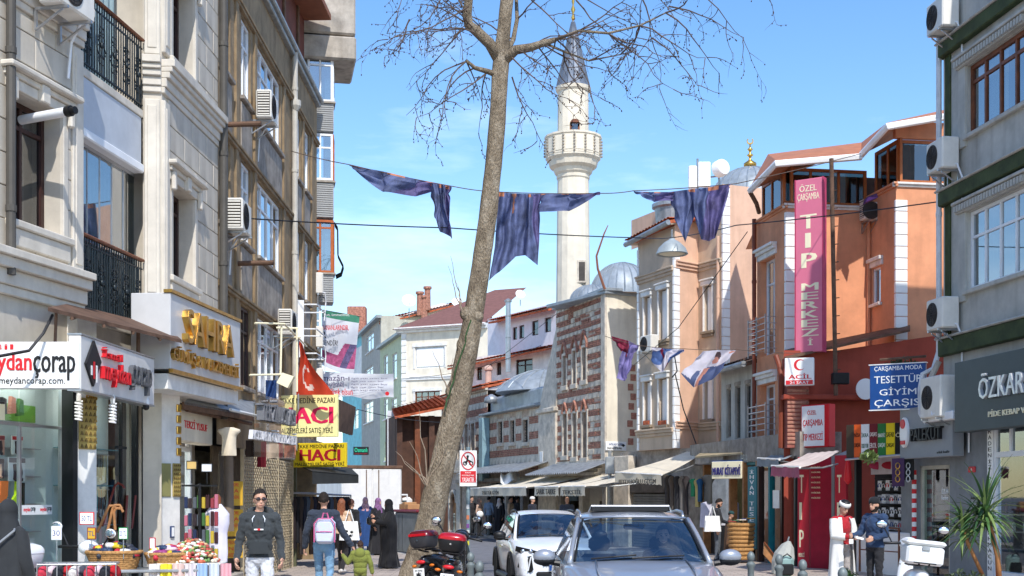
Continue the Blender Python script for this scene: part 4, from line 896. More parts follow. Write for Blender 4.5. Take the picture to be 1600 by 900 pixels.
def dish(p,r,label):
 t=T('satellite_dish',label,'satellite dish',p,group='satellite dishes on the far roofs')
 Mx=Vector((.25,-.85,.45)).to_track_quat('Z','Y').to_matrix()
 obj('dish',MB().lathe([(.02,-.12*r),(r*.5,-.08*r),(r*.85,.03*r),(r,.12*r),(r*.97,.14*r),(r*.5,-.04*r),(.02,-.08*r)],p,20,Mx),M['whiteclean'],t,smooth=True)
 obj('arm',MB().tube([p+Mx@Vector((0,-r*.8,.05)),p+Mx@Vector((0,-r*.1,r*.7))],.02,5),M['galv'],t);obj('pole',MB().tube([p+Vector((0,.1,-r)),p+Vector((0,.12,-2.2*r))],.03,6),M['galv'],t)
 # beige corner house with the brown hipped roof
FZ=FP(628,78,722,76);FZs=FP(566,92,628,78)
zt=FZ.at(675,515)[1]
rr=[FZ.rect(648,693,541,575),FZ.rect(648,686,611,640)]
t=house('beige_corner_house','beige corner house with brown hipped roof and blind window shutter at the street end',FP(628,78,762,75.5),zt,M['cream'],14,rr)
FZ=FP(628,78,762,75.5)
boxwin(FZ,t,rr[0],M['white'],G['win'],n=-.05,cols=1,transom=0);obj('shutter',MB().bbox(FZ,rr[0][0]+.1,rr[0][1]-.1,-.09,-.04,rr[0][2]+.1,rr[0][3]-.1,.01),M['whiteclean'],t)
boxwin(FZ,t,rr[1],M['wood'],G['win'],n=-.05,cols=4,transom=.3,curtain=M['curtain'])
for q in rr:obj('window_surround',MB().bbox(FZ,q[0]-.15,q[1]+.15,-.02,.08,q[3],q[3]+.2,.01).bbox(FZ,q[0]-.1,q[0]-.002,-.02,.05,q[2],q[3]-.002,.01).bbox(FZ,q[1]+.002,q[1]+.1,-.02,.05,q[2],q[3]-.002,.01),M['white'],t)
q0=None
for k in range(int(zt/.42)):
 b=MB().bbox(FZ,-.03,.32,-.3,.05,k*.42+.02,k*.42+.4,.02)
 if q0 is None:q0=obj('quoin',b,M['white'],t);q00=Vector(q0.location)+WO[t.name]
 else:share(q0,q00+Vector((0,0,k*.42)),t)
mould(FZ,0,FZ.L,FZ.at(675,593)[1],[(.12,.08),(.1,.12)],M['white'],t,'string_course');mould(FZ,-.3,FZ.L,zt-.1,[(.15,.2),(.15,.45)],M['white'],t,'eaves')
a,b=FZ.w(-.4,.5,zt+.1),FZ.w(FZ.L,.5,zt+.1);dz=Vector((0,0,3.0));bk=-FZ.n*6
obj('roof',MB().add([a,b,b+bk+dz,a+bk+dz+FZ.u*4.0,a+bk*2.2],[(0,1,2,3),(0,3,4)]).add([a,b,b+bk*2.2,a+bk*2.2],[(0,1,2,3)]),M['tilebrown'],t)
# side street facade: grey + green house
def px_holes(F,L):return[F.rect(*q)for q in L]
Fg=FP(594,86,628,78);gt=Fg.at(611,530)[1];gh=px_holes(Fg,[(599,606,555,597),(612,620,552,592),(599,606,622,655),(611,620,622,655),(601,606,690,720)])
t=house('side_grey_green_house','narrow pale green house flank beside the beige corner house',Fg,gt,mat('pale_green_plaster',C(206,214,176),.85,var=.08,streak=.4),6,gh);wins(t,Fg,gh,M['white'],G['win'],n=-.06,cols=1,curtain=M['curtain'],sill=M['white'])
mould(Fg,0,Fg.L,gt-.2,[(.2,.3)],M['galv'],t,'eaves')
Fh=FP(565,96,595,86.2);ht=Fh.at(575,512)[1];hh=px_holes(Fh,[(572,584,522,549),(570,583,574,590),(569,583,628,660)])
t=house('grey_gabled_house','grey plastered house with white gable wall behind the lettered banner',Fh,ht,mat('grey_plaster',C(186,182,170),.88,var=.1,streak=.5),6,hh);wins(t,Fh,hh,M['white'],G['win'],n=-.06,cols=2,curtain=M['curtain'],sill=M['white'])
mould(Fh,-.2,Fh.L+.3,ht-.2,[(.2,.35)],M['galv'],t,'eaves')
g0,g1,g2,g3=P(595,524,87),P(720,530,86),P(700,474,88),P(595,506,88)
obj('gable_wall',MB().prism([P(593,540,87),P(720,540,87),P(712,476,87),P(690,474,87),P(594,503,87)],(0,.4,0)),M['white'],t)
tiled(P(592,504,86.5),P(716,474,86.5),P(716,472,94),P(592,500,94),M['tile'],t,'roof_edge')
Fk=FP(535,115,566,106);kt=Fk.at(552,530)[1];kh=px_holes(Fk,[(553,560,545,570),(553,560,640,670)])
t=house('turquoise_house','turquoise house seen between the banners and the grey house',Fk,kt,mat('turquoise_tile',C(120,206,214),.6,var=.12,scale=2),8,kh);wins(t,Fk,kh,M['white'],G['win'],n=-.06,cols=1,curtain=M['curtain'])
obj('white_band',MB().box(Fk,0,Fk.L,0,.05,kt-4,kt-1),M['white'],t);tiled(Fk.w(-.5,.4,kt),Fk.w(Fk.L,.4,kt),Fk.w(Fk.L,-5,kt+2),Fk.w(-.5,-5,kt+2),M['tile'],t)
obj('chimney',MB().bbox(Frame(P(558,505,112),(1,0)),-.8,.8,-.6,.6,-1,1.4,.05),M['brick'],t)
dish(P(639,470,85),.48,'large white satellite dish on the white gable roof');dish(P(714,473,84),.36,'small white satellite dish left of the leaning trunk');dish(P(813,460,76),.3,'white satellite dish right of the trunk above the tiled house')
for i,(x,y)in enumerate(((656,474),(668,466),(663,480))):tag(obj('roof_chimney',MB().lathe([(.22,-.8),(.2,.6),(.28,.62),(.28,.78)],P(x,y,86),10),M['brick']),['leftmost','tallest','lowest'][i]+' small chimney pot behind the big satellite dish','chimney')
# white house with stacked tiled roofs, behind the lead domes
Fw=FP(762,70,870,64);
fy=lambda y:1.8-(y-775)*66/2000
hw=[Fw.rect(*q)for q in((801,808,511,531),(811,819,508,529),(831,841,501,524),(851,861,496,519))]
t=house('white_tiled_house','white house with two stepped red tile roofs behind the lead domed building',Fw,fy(482),mat('lilac_white',C(226,224,230),.8,var=.06),6,hw);wins(t,Fw,hw,M['darkwood'],G['wins'],n=-.06,cols=1,transom=0)
tiled(Fw.w(1.1,.6,fy(503))+Vector((0,0,.4)),Fw.w(Fw.L,.6,fy(492)),Fw.w(Fw.L,-4,fy(455)),Fw.w(1.1,-4,fy(465)),M['tile'],t,'upper_roof')
Fv=FP(720,66,868,61.5);vz=lambda x,y:Fv.at(x,y)[1]
hv=[Fv.rect(*q)for q in((806,832,561,592),(745,753,574,594),(759,768,569,590),(776,783,566,586))]
t2=house('white_tiled_wing','lower white wing with arched windows and red tile roof beside the chimney pipe',Fv,vz(800,552),M['white'],5,hv);wins(t2,Fv,hv,M['darkwood'],G['wins'],n=-.06,cols=2,transom=.3)
tiled(Fv.w(-.3,.7,vz(722,575)),Fv.w(Fv.L,.7,vz(868,545)),Fv.w(Fv.L,-3.4,vz(868,517)),Fv.w(-.3,-3.4,vz(722,550)),M['tile'],t2)
t=T('flue_chimney','tall steel flue pipe rising beside the white tiled wing','chimney',P(794,590,60));obj('pipe',MB().lathe([(.12,0),(.12,3.3)],P(794,582,60),14),M['steel'],t,smooth=40);obj('cap',MB().lathe([(.17,3.3),(.17,3.38),(.05,3.46)],P(794,582,60),14),M['galv'],t)
for k in range(3):obj('clamp_ring',MB().lathe([(.128,.6+k),(.128,.66+k)],P(794,582,60),14),M['galv'],t)
tag(obj('brick_chimney',MB().lathe([(.16,0),(.15,.8),(.22,.82),(.22,.9),(.1,1.05)],P(763,605,61),10),mat('pink_brick',C(206,170,154),.9)),'short pink chimney pot left of the steel flue','chimney')
# wooden house with tiled eave behind the leaning trunk
Fo=FP(618,58,700,58.6)
t=house('timber_house','dark timber house with red tiled eave behind the leaning tree trunk',Fo,Fo.at(650,650)[1],mat('dark_boards',C(84,56,42),.8,var=.2),3,[])
tiled(Fo.w(-.2,1.0,Fo.at(613,652)[1]),Fo.w(Fo.L,1.0,Fo.at(690,634)[1]),Fo.w(Fo.L,-2.4,Fo.at(690,612)[1]),Fo.w(.2,-2.4,Fo.at(625,632)[1]),M['tile'],t)
for x in(618,646,668):u=Fo.at(x,700)[0];obj('post',MB().box(Fo,u,u+.25,.1,.4,0,Fo.at(650,650)[1]),M['wood']if x==646 else MATS['dark_boards'],t)
tag(obj('grey_notice_panel',MB().bbox(FP(605,60,628,60),0,.72,-.05,0,1.8+1.1,1.8+4.0,.01),mat('grey_poster',C(206,206,208),.6,var=.1)),'tall pale grey notice panel left of the timber house','panel')
t=T('neon_shop_sign','small black sign with green neon script beside the grey house','sign',P(563,705,60));nf=FP(552,60,576,60);r=nf.rect(552,576,698,711)
obj('panel',MB().bbox(nf,r[0],r[1],-.06,0,r[2],r[3],.01),M['black'],t);text(nf,'Osmanlı',r[0]+.06,r[1]-.06,r[2]+.14,r[3]-.05,0,mat('neon_green',C(40,214,160),.5),t,.01,.01);text(nf,'GİYİM VE KUMAŞ',r[0]+.06,r[1]-.06,r[2]+.03,r[2]+.09,0,M['redlet'],t,.01)
# ------------------------------------------------------------------ striped brick mosque buildings
def kpt(px): # point on the mosque street line for a photo column
 Y=19.02/((px-800)/2000+.34);return((px-800)*Y/2000,Y)
K1=Facade(kpt(870),kpt(947));K2=Facade(kpt(762),kpt(846));K3=Facade(kpt(690),kpt(762))
def stripes(F,par,u0,u1,z0,z1,holes,brick_h,stone_h,ln,irregular,limit):
 """alternating courses: brick bands (each brick row real) and stone blocks, kept clear of the openings"""
 z=z0;cnt=0;k=0
 B=MB();
 while z<z1-.03:
  h=brick_h if k%2==0 else stone_h;h=min(h*(random.uniform(.8,1.25)if irregular else 1),z1-z);k+=1
  u=u0-random.uniform(0,ln)
  L=ln*(1 if k%2==0 else 1.15)
  while u<u1:
   w=L*random.uniform(.7,1.3);a,b=max(u,u0),min(u+w,u1);u+=w
   if b-a<.06:continue
   segs=[(a,b)]
   for hh in holes:
    if hh[2]<z+h and hh[3]>z:segs=[s for q in segs for s in((q[0],min(q[1],hh[0])),(max(q[0],hh[1]),q[1]))if s[1]-s[0]>.05]
   for a2,b2 in segs:
    if(k%2==1)!=(irregular and random.random()<.05): # brick band: rows of thin bricks
     nr=max(1,int(round(h/.075)));
     for j in range(nr):
      if irregular and random.random()<.08:continue
      m=random.randint(1,2)if b2-a2>.35 else 1
      for q in range(m):
       x0,x1=a2+(b2-a2)*q/m,a2+(b2-a2)*(q+1)/m
       B.box(F,x0+.008,x1-.008,-.01,.03+random.uniform(-.012,.016 if irregular else.004),z+h*j/nr+.012,z+h*(j+1)/nr-.006)
    elif cnt<limit:
     obj('stone_block',MB().bbox(F,a2+.01,b2-.01,-.01,.03+random.uniform(-.012,.014 if irregular else.004),z+.01,z+h-.01,.014),M['ashlar'],par);cnt+=1
  z+=h
 obj('brick_courses',B,M['brick'],par,kind='stuff')
mq1=T('brick_mosque_hall','two storey brick and stone hall with blind arches next to the minaret','building',(3,50,0))
k1t=K1.at(908,470)[1];zk=lambda x,y:K1.at(x,y)[1]
hk=[K1.rect(*q)for q in((881,886,556,603),(896,901,548,600),(911,917,543,594),(881,887,647,712),(896,902,646,714),(911,918,644,715))]
mb=wall(K1,0,K1.L,2.6,k1t,hk,-.3);mb.poly([K1.w(0,0,k1t),K1.w(K1.L,0,k1t),K1.w(K1.L+.5,-2.5,k1t),K1.w(0,-2.5,k1t)]);mb.poly([K1.w(0,0,2.5),K1.w(0,-7,2.5),K1.w(0,-7,k1t),K1.w(0,0,k1t)])
obj('wall',mb,M['mortar'],mq1);obj('interior',MB().box(K1,.1,K1.L-.9,-.8,-.75,2.6,k1t-.1),M['dark'],mq1)
su=[(a-.12,b+.12,c-.1,d+.1)for a,b,c,d in hk]
stripes(K1,mq1,.02,K1.L-.42,3.15,k1t-.05,su,.2,.19,.46,True,300)
for r,s in zip(hk,su):
 g=MB().bbox(K1,s[0],r[0]-.003,-.02,.06,s[2],s[3],.01).bbox(K1,r[1]+.003,s[1],-.02,.06,s[2],s[3],.01).bbox(K1,r[0],r[1],-.02,.06,r[3]+.003,s[3],.01).bbox(K1,s[0]-.03,s[1]+.03,-.02,.1,s[2]-.08,r[2]-.003,.01)
 obj('stone_surround',g,M['ashlar'],mq1)
 gr_=MB()
 for q in range(8):zq=r[2]+(q+.5)*(r[3]-r[2])/8;gr_.box(K1,r[0],r[1],-.16,-.13,zq-.012,zq+.012)
 for q in(1,2):uq=r[0]+q*(r[1]-r[0])/3;gr_.box(K1,uq-.01,uq+.01,-.165,-.125,r[2],r[3])
 w_=obj('window',gr_,M['iron'],mq1);obj('pane',MB().box(K1,r[0],r[1],-.22,-.21,r[2],r[3]),G['wins'],w_)
for(x,y)in((883,545),(899,536),(914,528),(884,637),(899,634),(914,632)):
 u,z=K1.at(x,y);h=.48 if y<560 else.3;w=.3 if y<560 else.22;pts=[]
 for q in range(9):a=q/8;pts.append((u-w+2*w*a,z-h*.45+h*(1-abs(2*a-1)**1.5)))
 obj('blind_arch',MB().tube([K1.w(u-w,.05,z-h*.8)]+[K1.w(a,.05,b)for a,b in pts]+[K1.w(u+w,.05,z-h*.8)],.06,5),M['brick'],mq1)
obj('corner_quoins',MB().bbox(K1,K1.L-.4,K1.L,-.05,.05,2.6,k1t-.02,.02),M['ashlar'],mq1)
mould(K1,0,K1.L+.1,2.55,[(.12,.5),(.14,.36),(.16,.2),(.16,.08)],M['ashlar'],mq1,'corbel_cornice')
obj('roof_edge',MB().bbox(K1,-.1,K1.L+.15,-.6,.18,k1t,k1t+.12,.02),M['lead'],mq1)
KR=FP(947,kpt(947)[1],1012,46.9)
mb=wall(KR,0,KR.L,0,k1t-.1,[],-.2);mb.poly([KR.w(KR.L,0,0),KR.w(KR.L,-4,0),KR.w(KR.L,-4,k1t),KR.w(KR.L,0,k1t)]);obj('plaster_wall',mb,M['cream'],mq1)
obj('roof_edge',MB().bbox(KR,-.1,KR.L+.1,-4,.12,k1t-.1,k1t+.03,.02),M['lead'],mq1)
for(x,y)in((989,575),(990,590),(986,605),(990,620),(987,635),(991,650),(985,662),(989,676),(986,690)):
 u,z=KR.at(x,y);obj('exposed_brick',MB().bbox(KR,u-.14,u+.1,-.01,.02,z-.12,z+.12,.01),M['brick'],mq1)
 # lower striped building with lead dome
mq2=T('striped_brick_house','low red and cream striped building with three barred windows under a lead dome','building',(0,57,0))
k2t=K2.at(805,642)[1];h2=[K2.rect(*q)for q in((779,786,659,692),(798,805,657,691),(818,826,656,691))]
mb=wall(K2,0,K2.L,2.4,k2t,h2,-.25);mb.poly([K2.w(0,0,k2t),K2.w(K2.L,0,k2t),K2.w(K2.L,-6,k2t),K2.w(0,-6,k2t)]);obj('wall',mb,M['mortar'],mq2);obj('interior',MB().box(K2,.1,K2.L,-.7,-.65,2.5,k2t-.1),M['dark'],mq2)
su=[(a-.13,b+.13,c-.08,d+.12)for a,b,c,d in h2]
stripes(K2,mq2,.02,K2.L,2.9,k2t-.05,su,.3,.34,.5,False,250)
for r,s in zip(h2,su):
 obj('stone_surround',MB().bbox(K2,s[0],r[0]-.003,-.02,.05,s[2],s[3],.01).bbox(K2,r[1]+.003,s[1],-.02,.05,s[2],s[3],.01).bbox(K2,r[0],r[1],-.02,.05,r[3]+.003,s[3],.01).bbox(K2,s[0]-.05,s[1]+.05,-.02,.12,s[2]-.08,r[2]-.003,.01),M['ashlar'],mq2)
 gr_=MB()
 for q in range(8):zq=r[2]+(q+.5)*(r[3]-r[2])/8;gr_.box(K2,r[0],r[1],-.1,-.07,zq-.012,zq+.012)
 for q in(1,2,3):uq=r[0]+q*(r[1]-r[0])/4;gr_.box(K2,uq-.01,uq+.01,-.105,-.065,r[2],r[3])
 w_=obj('window',gr_,M['iron'],mq2);obj('pane',MB().box(K2,r[0],r[1],-.18,-.17,r[2],r[3]),G['wins'],w_)
obj('eave',MB().bbox(K2,-.3,K2.L+.1,-.3,.35,k2t,k2t+.1,.02),M['lead'],mq2)
obj('dome_drum',MB().bbox(K2,.05,K2.L-.1,-3.2,-.1,k2t+.1,K2.at(805,612)[1],.1),M['lead'],mq2)
dc=K2.w(K2.L*.5,-1.6,K2.at(805,612)[1])
obj('dome',MB().lathe([(2.3,0),(2.24,.1),(1.95,.4),(1.45,.7),(.85,.93),(.35,1.02),(.05,1.04)],dc,36),M['lead'],mq2,smooth=25)
seam=MB()
for k in range(18):a=k*math.pi/9;seam.tube([dc+Vector((r*math.cos(a),r*math.sin(a),z+.01))for r,z in((2.24,.1),(1.95,.4),(1.45,.7),(.85,.93),(.35,1.02))],.03,4)
obj('dome_seams',seam,M['lead'],mq2)
obj('zinc_duct',MB().box(K2,-.1,.42,.05,.4,2.5,k2t-.1),mat('blue_zinc',C(146,178,188),.5,metal=.3),mq2)
tag(obj('dome_vent',MB().lathe([(.36,0),(.3,.25),(.05,.4)],P(768,650,58.5)+Vector((0,0,.6)),14),M['galv'],smooth=True),'round metal vent cap left of the lead dome','vent')
mq3=T('striped_corner_house','striped brick building with narrow windows and arched door behind the no-parking sign','building',(-2,65,0))
k3t=K3.at(728,618)[1];h3=[K3.rect(*q)for q in((716,721,664,714),(727,732,663,714),(737,742,662,713))];hd=K3.rect(705,715,770,822)
mb=wall(K3,0,K3.L,0,k3t,h3+[(hd[0],hd[1],0,hd[3])],-.3);mb.poly([K3.w(0,0,k3t),K3.w(K3.L,0,k3t),K3.w(K3.L,-6,k3t),K3.w(0,-6,k3t)]);obj('wall',mb,M['mortar'],mq3);obj('interior',MB().box(K3,.1,K3.L,-.7,-.65,.1,k3t-.1),M['dark'],mq3)
su=[(a-.16,b+.16,c-.1,d+.15)for a,b,c,d in h3];stripes(K3,mq3,.02,K3.L,3.2,k3t-.05,su,.3,.3,.5,False,200)
for r,s in zip(h3,su):
 obj('stone_surround',MB().bbox(K3,s[0],r[0]-.003,-.02,.05,s[2],s[3],.01).bbox(K3,r[1]+.003,s[1],-.02,.05,s[2],s[3],.01).bbox(K3,r[0],r[1],-.02,.05,r[3]+.003,s[3],.01),M['ashlar'],mq3)
 w_=obj('window',MB().box(K3,(r[0]+r[1])/2-.02,(r[0]+r[1])/2+.02,-.1,-.06,r[2],r[3]),M['iron'],mq3);obj('pane',MB().box(K3,r[0],r[1],-.18,-.17,r[2],r[3]),G['wins'],w_)
obj('door',MB().box(K3,hd[0],hd[1],-.2,-.12,0,hd[3]),M['woodlt'],mq3);obj('stone_base',MB().bbox(K3,hd[1]+.05,hd[1]+.75,-.02,.1,0,3.1,.02).bbox(K3,hd[0]-.7,hd[0]-.02,-.02,.1,0,3.1,.02).bbox(K3,hd[0]-.7,hd[1]+.75,-.02,.1,3.1 if hd[3]<3 else hd[3]+.1,3.6,.02),M['ashlar'],mq3)
obj('dark_arch',MB().tube([K3.w(hd[0]+(hd[1]-hd[0])*(.5-.5*math.cos(a*math.pi/8)),.05,hd[3]-.5+.6*math.sin(a*math.pi/8))for a in range(9)],.09,6),M['ashlar'],mq3)
mould(K3,-.1,K3.L,k3t,[(.1,.12),(.08,.25)],M['ashlar'],mq3,'eaves');tiled(K3.w(-.1,.3,k3t+.18),K3.w(K3.L,.3,k3t+.18),K3.w(K3.L,-1.3,k3t+.55),K3.w(-.1,-1.3,k3t+.55),M['tile'],mq3)
mould(K3,0,K3.L,2.95,[(.1,.2),(.1,.1)],M['ashlar'],mq3,'string_course')
# stone buttress and minaret
mn=T('minaret','tall white stone minaret with lead cone and carved balcony','minaret',(2.66,56,0))
mc=Vector(((895.5-800)*56/2000,56,0));mz=lambda y:1.8-(y-775)*56/2000;mr=lambda p:p*56/2000
ms=mat('minaret_stone',C(232,221,200),.85,var=.09,scale=1.2,bump=.06,streak=.3);SEG=16
hole=(mr(6)*-1,mr(7))
obj('shaft',MB().lathe([(mr(27),mz(600)),(mr(27),mz(500)),(mr(24.5),mz(282)),(mr(26),mz(280)),(mr(26),mz(274))],mc,SEG),ms,mn)
obj('balcony',MB().lathe([(mr(25),mz(276)),(mr(29),mz(272)),(mr(31),mz(266)),(mr(37),mz(262)),(mr(39),mz(254)),(mr(43),mz(250)),(mr(43),mz(247))],mc,SEG).lathe([(mr(43.5),mz(247)),(mr(43.5),mz(219)),(mr(45),mz(218)),(mr(45),mz(215)),(mr(40),mz(215)),(mr(40),mz(226))],mc,SEG),ms,mn)
for k in range(SEG):
 a=(k+.5)*2*math.pi/SEG;rr_=mr(43.5)*math.cos(math.pi/SEG);f=Frame(mc+Vector((rr_*math.cos(a),rr_*math.sin(a),0)),(-math.sin(a),math.cos(a)),(math.cos(a),math.sin(a),0));hw_=mr(6)
 p=obj('parapet_panel',MB().bbox(f,-hw_,hw_,-.01,.02,mz(244),mz(222),.01),ms,mn)
 a2=k*2*math.pi/SEG
 bd=MB()
 for j in range(6):bd.ell(mc+Vector((mr(44.6)*math.cos(a2),mr(44.6)*math.sin(a2),mz(245-j*4.6))),(.05,.05,.06),6,4)
 obj('bead_row',bd,mat('dark_stone',C(158,150,138),.8),mn)
obj('upper_shaft',MB().lathe([(mr(24.5),mz(215)),(mr(24),mz(146)),(mr(27),mz(143)),(mr(28),mz(138))],mc,SEG),ms,mn)
obj('cone',MB().lathe([(mr(27.5),mz(138)),(mr(25.5),mz(134)),(mr(2.5),mz(34)),(.01,mz(30))],mc,SEG),mat('lead_cone',C(118,126,138),.5,metal=.3,var=.15),mn)
sm=MB()
for k in range(SEG):a=k*2*math.pi/SEG;sm.tube([mc+Vector((mr(25.6)*math.cos(a),mr(25.6)*math.sin(a),mz(134))),mc+Vector((mr(2.6)*math.cos(a),mr(2.6)*math.sin(a),mz(35)))],.025,4)
obj('cone_seams',sm,MATS['lead_cone'],mn)
obj('finial',MB().lathe([(.03,mz(34)),(.09,mz(28)),(.03,mz(22)),(.1,mz(15)),(.03,mz(8)),(.07,mz(2)),(.02,mz(-6)),(.02,mz(-14))],mc,10),M['gold'],mn,smooth=True)
f=Frame(mc+Vector((0,-mr(23.6),0)),(1,0),(0,-1,0))
d_=obj('door',MB().box(f,mr(-6),mr(9),-.03,.03,mz(214),mz(198)).lathe([(mr(7.5),-.03),(mr(7.5),.03)],f.w(mr(1.5),0,mz(200)),14,Matrix((f.u,f.z,f.n)).transposed()),M['wood'],mn);obj('door_pane',MB().box(f,mr(-3),mr(6),.031,.036,mz(212),mz(200)),G['wins'],d_)
f=Frame(mc+Vector((0,-mr(25.2),0)),(1,0),(0,-1,0));w_=obj('slit_window',MB().bbox(f,mr(5),mr(19),-.2,.03,mz(446),mz(411),.01),M['ashlar'],mn);obj('pane',MB().box(f,mr(7.5),mr(17),.031,.035,mz(443),mz(414)),M['dark'],w_)
obj('base',MB().lathe([(mr(34),mz(775)-1.8),(mr(34),mz(655)),(mr(32),mz(652)),(mr(31),mz(650)),(mr(27),mz(560))],mc+Vector((-.1,0,0)),8),M['ashlar'],mn)
t=T('stone_buttress','broad pale stone buttress between the striped house and brick hall','buttress',(*kpt(857),0));KB=Facade(kpt(845),kpt(872))
bz=lambda y:KB.at(858,y)[1]
obj('pier',MB().bbox(KB,0,KB.L,-.35,.12,0,bz(645),.03),M['ashlar'],t);obj('cap_course',MB().bbox(KB,-.1,KB.L+.08,-.4,.22,bz(645),bz(638),.03),M['ashlar'],t)
obj('sloped_top',MB().add([KB.w(0,.1,bz(638)),KB.w(KB.L,.1,bz(638)),KB.w(KB.L,-.4,bz(638)),KB.w(0,-.4,bz(638)),KB.w(KB.L*.8,-.1,bz(510)),KB.w(KB.L,-.1,bz(505)),KB.w(KB.L,-.4,bz(505)),KB.w(KB.L*.8,-.4,bz(510))],[(0,1,5,4),(1,2,6,5),(2,3,7,6),(3,0,4,7),(4,5,6,7)]),M['ashlar'],t)
tag(obj('wall_plaque',MB().bbox(KB,.25,.62,.125,.15,bz(725),bz(705),.01),M['white']),'small white lettered plaque on the stone buttress','plaque')
# big lead domes behind
def dome(name,label,px,py_base,py_top,pw,Y,fin=None):
 c=P(px,py_base,Y);r=pw*Y/2000;h=(py_base-py_top)*Y/2000
 t=T(name,label,'dome',c)
 pr=[(r*math.cos(a*math.pi/16),h*math.sin(a*math.pi/16))for a in range(8)]+[(.05,h)]
 obj('shell',MB().lathe([(r,-h*.3)]+pr,c,40),M['lead'],t,smooth=25)
 sm=MB()
 for k in range(24):a=k*math.pi/12;sm.tube([c+Vector((q*math.cos(a),q*math.sin(a),z))for q,z in pr],.035,4)
 obj('seams',sm,M['lead'],t);obj('drum',MB().lathe([(r*1.03,-c.z+.5),(r*1.03,-h*.02),(r,0)],c,24),M['lead'],t)
 if fin:
  top=c+Vector((0,0,h));s=fin*Y/2000
  obj('finial',MB().lathe([(.1*s,0),(.22*s,.06*s),(.22*s,.14*s),(.05*s,.26*s),(.04*s,.36*s),(.12*s,.42*s),(.04*s,.48*s),(.04*s,.56*s),(.1*s,.62*s),(.03*s,.68*s),(.02*s,.8*s)],top,12),M['gold'],t,smooth=True)
  f=Frame(top+Vector((0,0,.9*s)),(1,0),(0,-1,0));crescent(f,(0,0),.11*s,M['gold'],t,0,rot=math.pi/2)
  obj('crescent_rim',MB().tube([f.w(.1*s*math.cos(a),0,.1*s*math.sin(a))for a in[math.radians(130+i*14)for i in range(21)]],.02*s,5),M['gold'],t)
 return t
dome('mosque_dome','grey lead dome rising behind the brick hall beside the minaret',972,462,411,50,55)
dome('small_mosque_dome','low grey lead half dome at the foot of the larger dome',925,470,446,34,53.5)
dome('great_dome','grey lead dome with gold crescent finial behind the peach house',1172,318,262,62,62,46)
# ------------------------------------------------------------------ right: peach house with toothed plan
pe=T('peach_house','peach and taupe rendered house with white quoins and stepped bays','house',(6.5,44,0))
PA=Facade((4.33,44.0),(5.30,41.7));PB=Facade((5.30,41.7),(6.18,42.45));PC=Facade((6.18,42.45),(6.80,41.3));PD=Facade((6.80,41.3),(8.6,42.1))
zA=lambda y:PA.at(1026,y)[1]
za0,za1=3.35,zA(364)
hA=[PA.rect(*q)for q in((1007,1017,463,532),(1030,1043,452,531),(1007,1017,596,664),(1030,1043,591,664))]
hC=[PC.rect(*q)for q in((1101,1113,446,517),(1101,1113,588,655))]
mb=wall(PA,0,PA.L,za0,za1,hA,-.22);mb.mi=1
wall(PB,0,PB.L,za0,10.9,[],-.2,mb=mb);mb.mi=0;wall(PC,0,PC.L,za0,10.9,hC,-.22,mb=mb);mb.mi=1;wall(PD,0,PD.L,za0,PD.at(1160,291)[1],[],mb=mb)
mb.poly([(4.33,44,za0),(5.3,41.7,za0),(6.18,42.45,za0),(6.8,41.3,za0),(8.6,42.1,za0),(9,48,za0),(5,48,za0)])
zD=PD.at(1160,291)[1]
mb.poly([PD.w(0,0,10.8),PD.w(0,-6,10.8),PD.w(0,-6,zD),PD.w(0,0,zD)]);mb.poly([PD.w(0,0,zD),PD.w(PD.L,0,zD),PD.w(PD.L,-6,zD),PD.w(0,-6,zD)])
mb.mi=0;mb.poly([PA.w(0,0,za0),PA.w(0,-4,za0),PA.w(0,-4,za1),PA.w(0,0,za1)])
obj('wall',mb,[M['taupe'],M['peach']],pe);obj('interior',MB().box(PA,.1,PA.L-.55,-.6,-.55,za0+.1,10).box(PC,.3,PC.L,-.5,-.45,za0+.1,10),M['dark'],pe)  # browner stucco puts the grazing shade of left-facing walls into the colour
for F,hh in((PA,hA),(PC,hC)):
 for r in hh:
  u0,u1,z0,z1=r
  obj('window_surround',MB().bbox(F,u0-.07,u0-.002,-.02,.05,z0,z1,.01).bbox(F,u1+.002,u1+.07,-.02,.05,z0,z1,.01).bbox(F,u0-.12,u1+.12,-.02,.1,z1+.002,z1+.16,.015).bbox(F,u0-.16,u1+.16,-.02,.14,z1+.163,z1+.22,.015),M['white'],pe)
  obj('window_sill',MB().bbox(F,u0-.12,u1+.12,-.2,.12,z0-.1,z0-.002,.015).bbox(F,u0-.08,u1+.08,-.02,.08,z0-.2,z0-.103,.015),mat('sill_taupe',C(150,134,114),.8),pe)
  w_=boxwin(F,pe,r,M['darkwood'],G['wins'],n=-.12,fw=.04,cols=1,transom=0)
  obj('white_blind',MB().box(F,u0+.03,u1-(u1-u0)*.3,-.11,-.1,z0+.03,z1-.03),M['whiteclean'],w_)
for F,z,s in((PA,zA(436),1),(PA,zA(682),1),(PC,zA(428),1),(PC,PC.at(1107,672)[1],1),(PB,zA(428),1),(PB,PC.at(1090,672)[1],1)):mould(F,0,F.L,z,[(.1,.06),(.1,.11),(.06,.15)],M['taupe']if F is not PB else M['peach'],pe,'string_course')
def quoins(F,u0,u1,z0,z1,par,h=.3,d=.04,m=None):
 s0=None;n=int((z1-z0)/h)
 for k in range(n):
  b=MB().bbox(F,u0,u1,-.06,d,z0+.008,z0+h-.008,.012)
  if s0 is None:s0=obj('quoin',b,m or M['whiteclean'],par);b0=Vector(s0.location)+WO[par.name]
  else:share(s0,b0+Vector((0,0,k*h)),par)
quoins(PB,-.05,.22,za0,10.2,pe,.28);quoins(PD,-.02,.26,za0,zD-.1,pe,.3);quoins(PA,-.02,.1,za0,za1-.1,pe,.3)
downpipe(PC,PC.L-.12,3.4,10.2,.1,.05,M['peach'],pe)
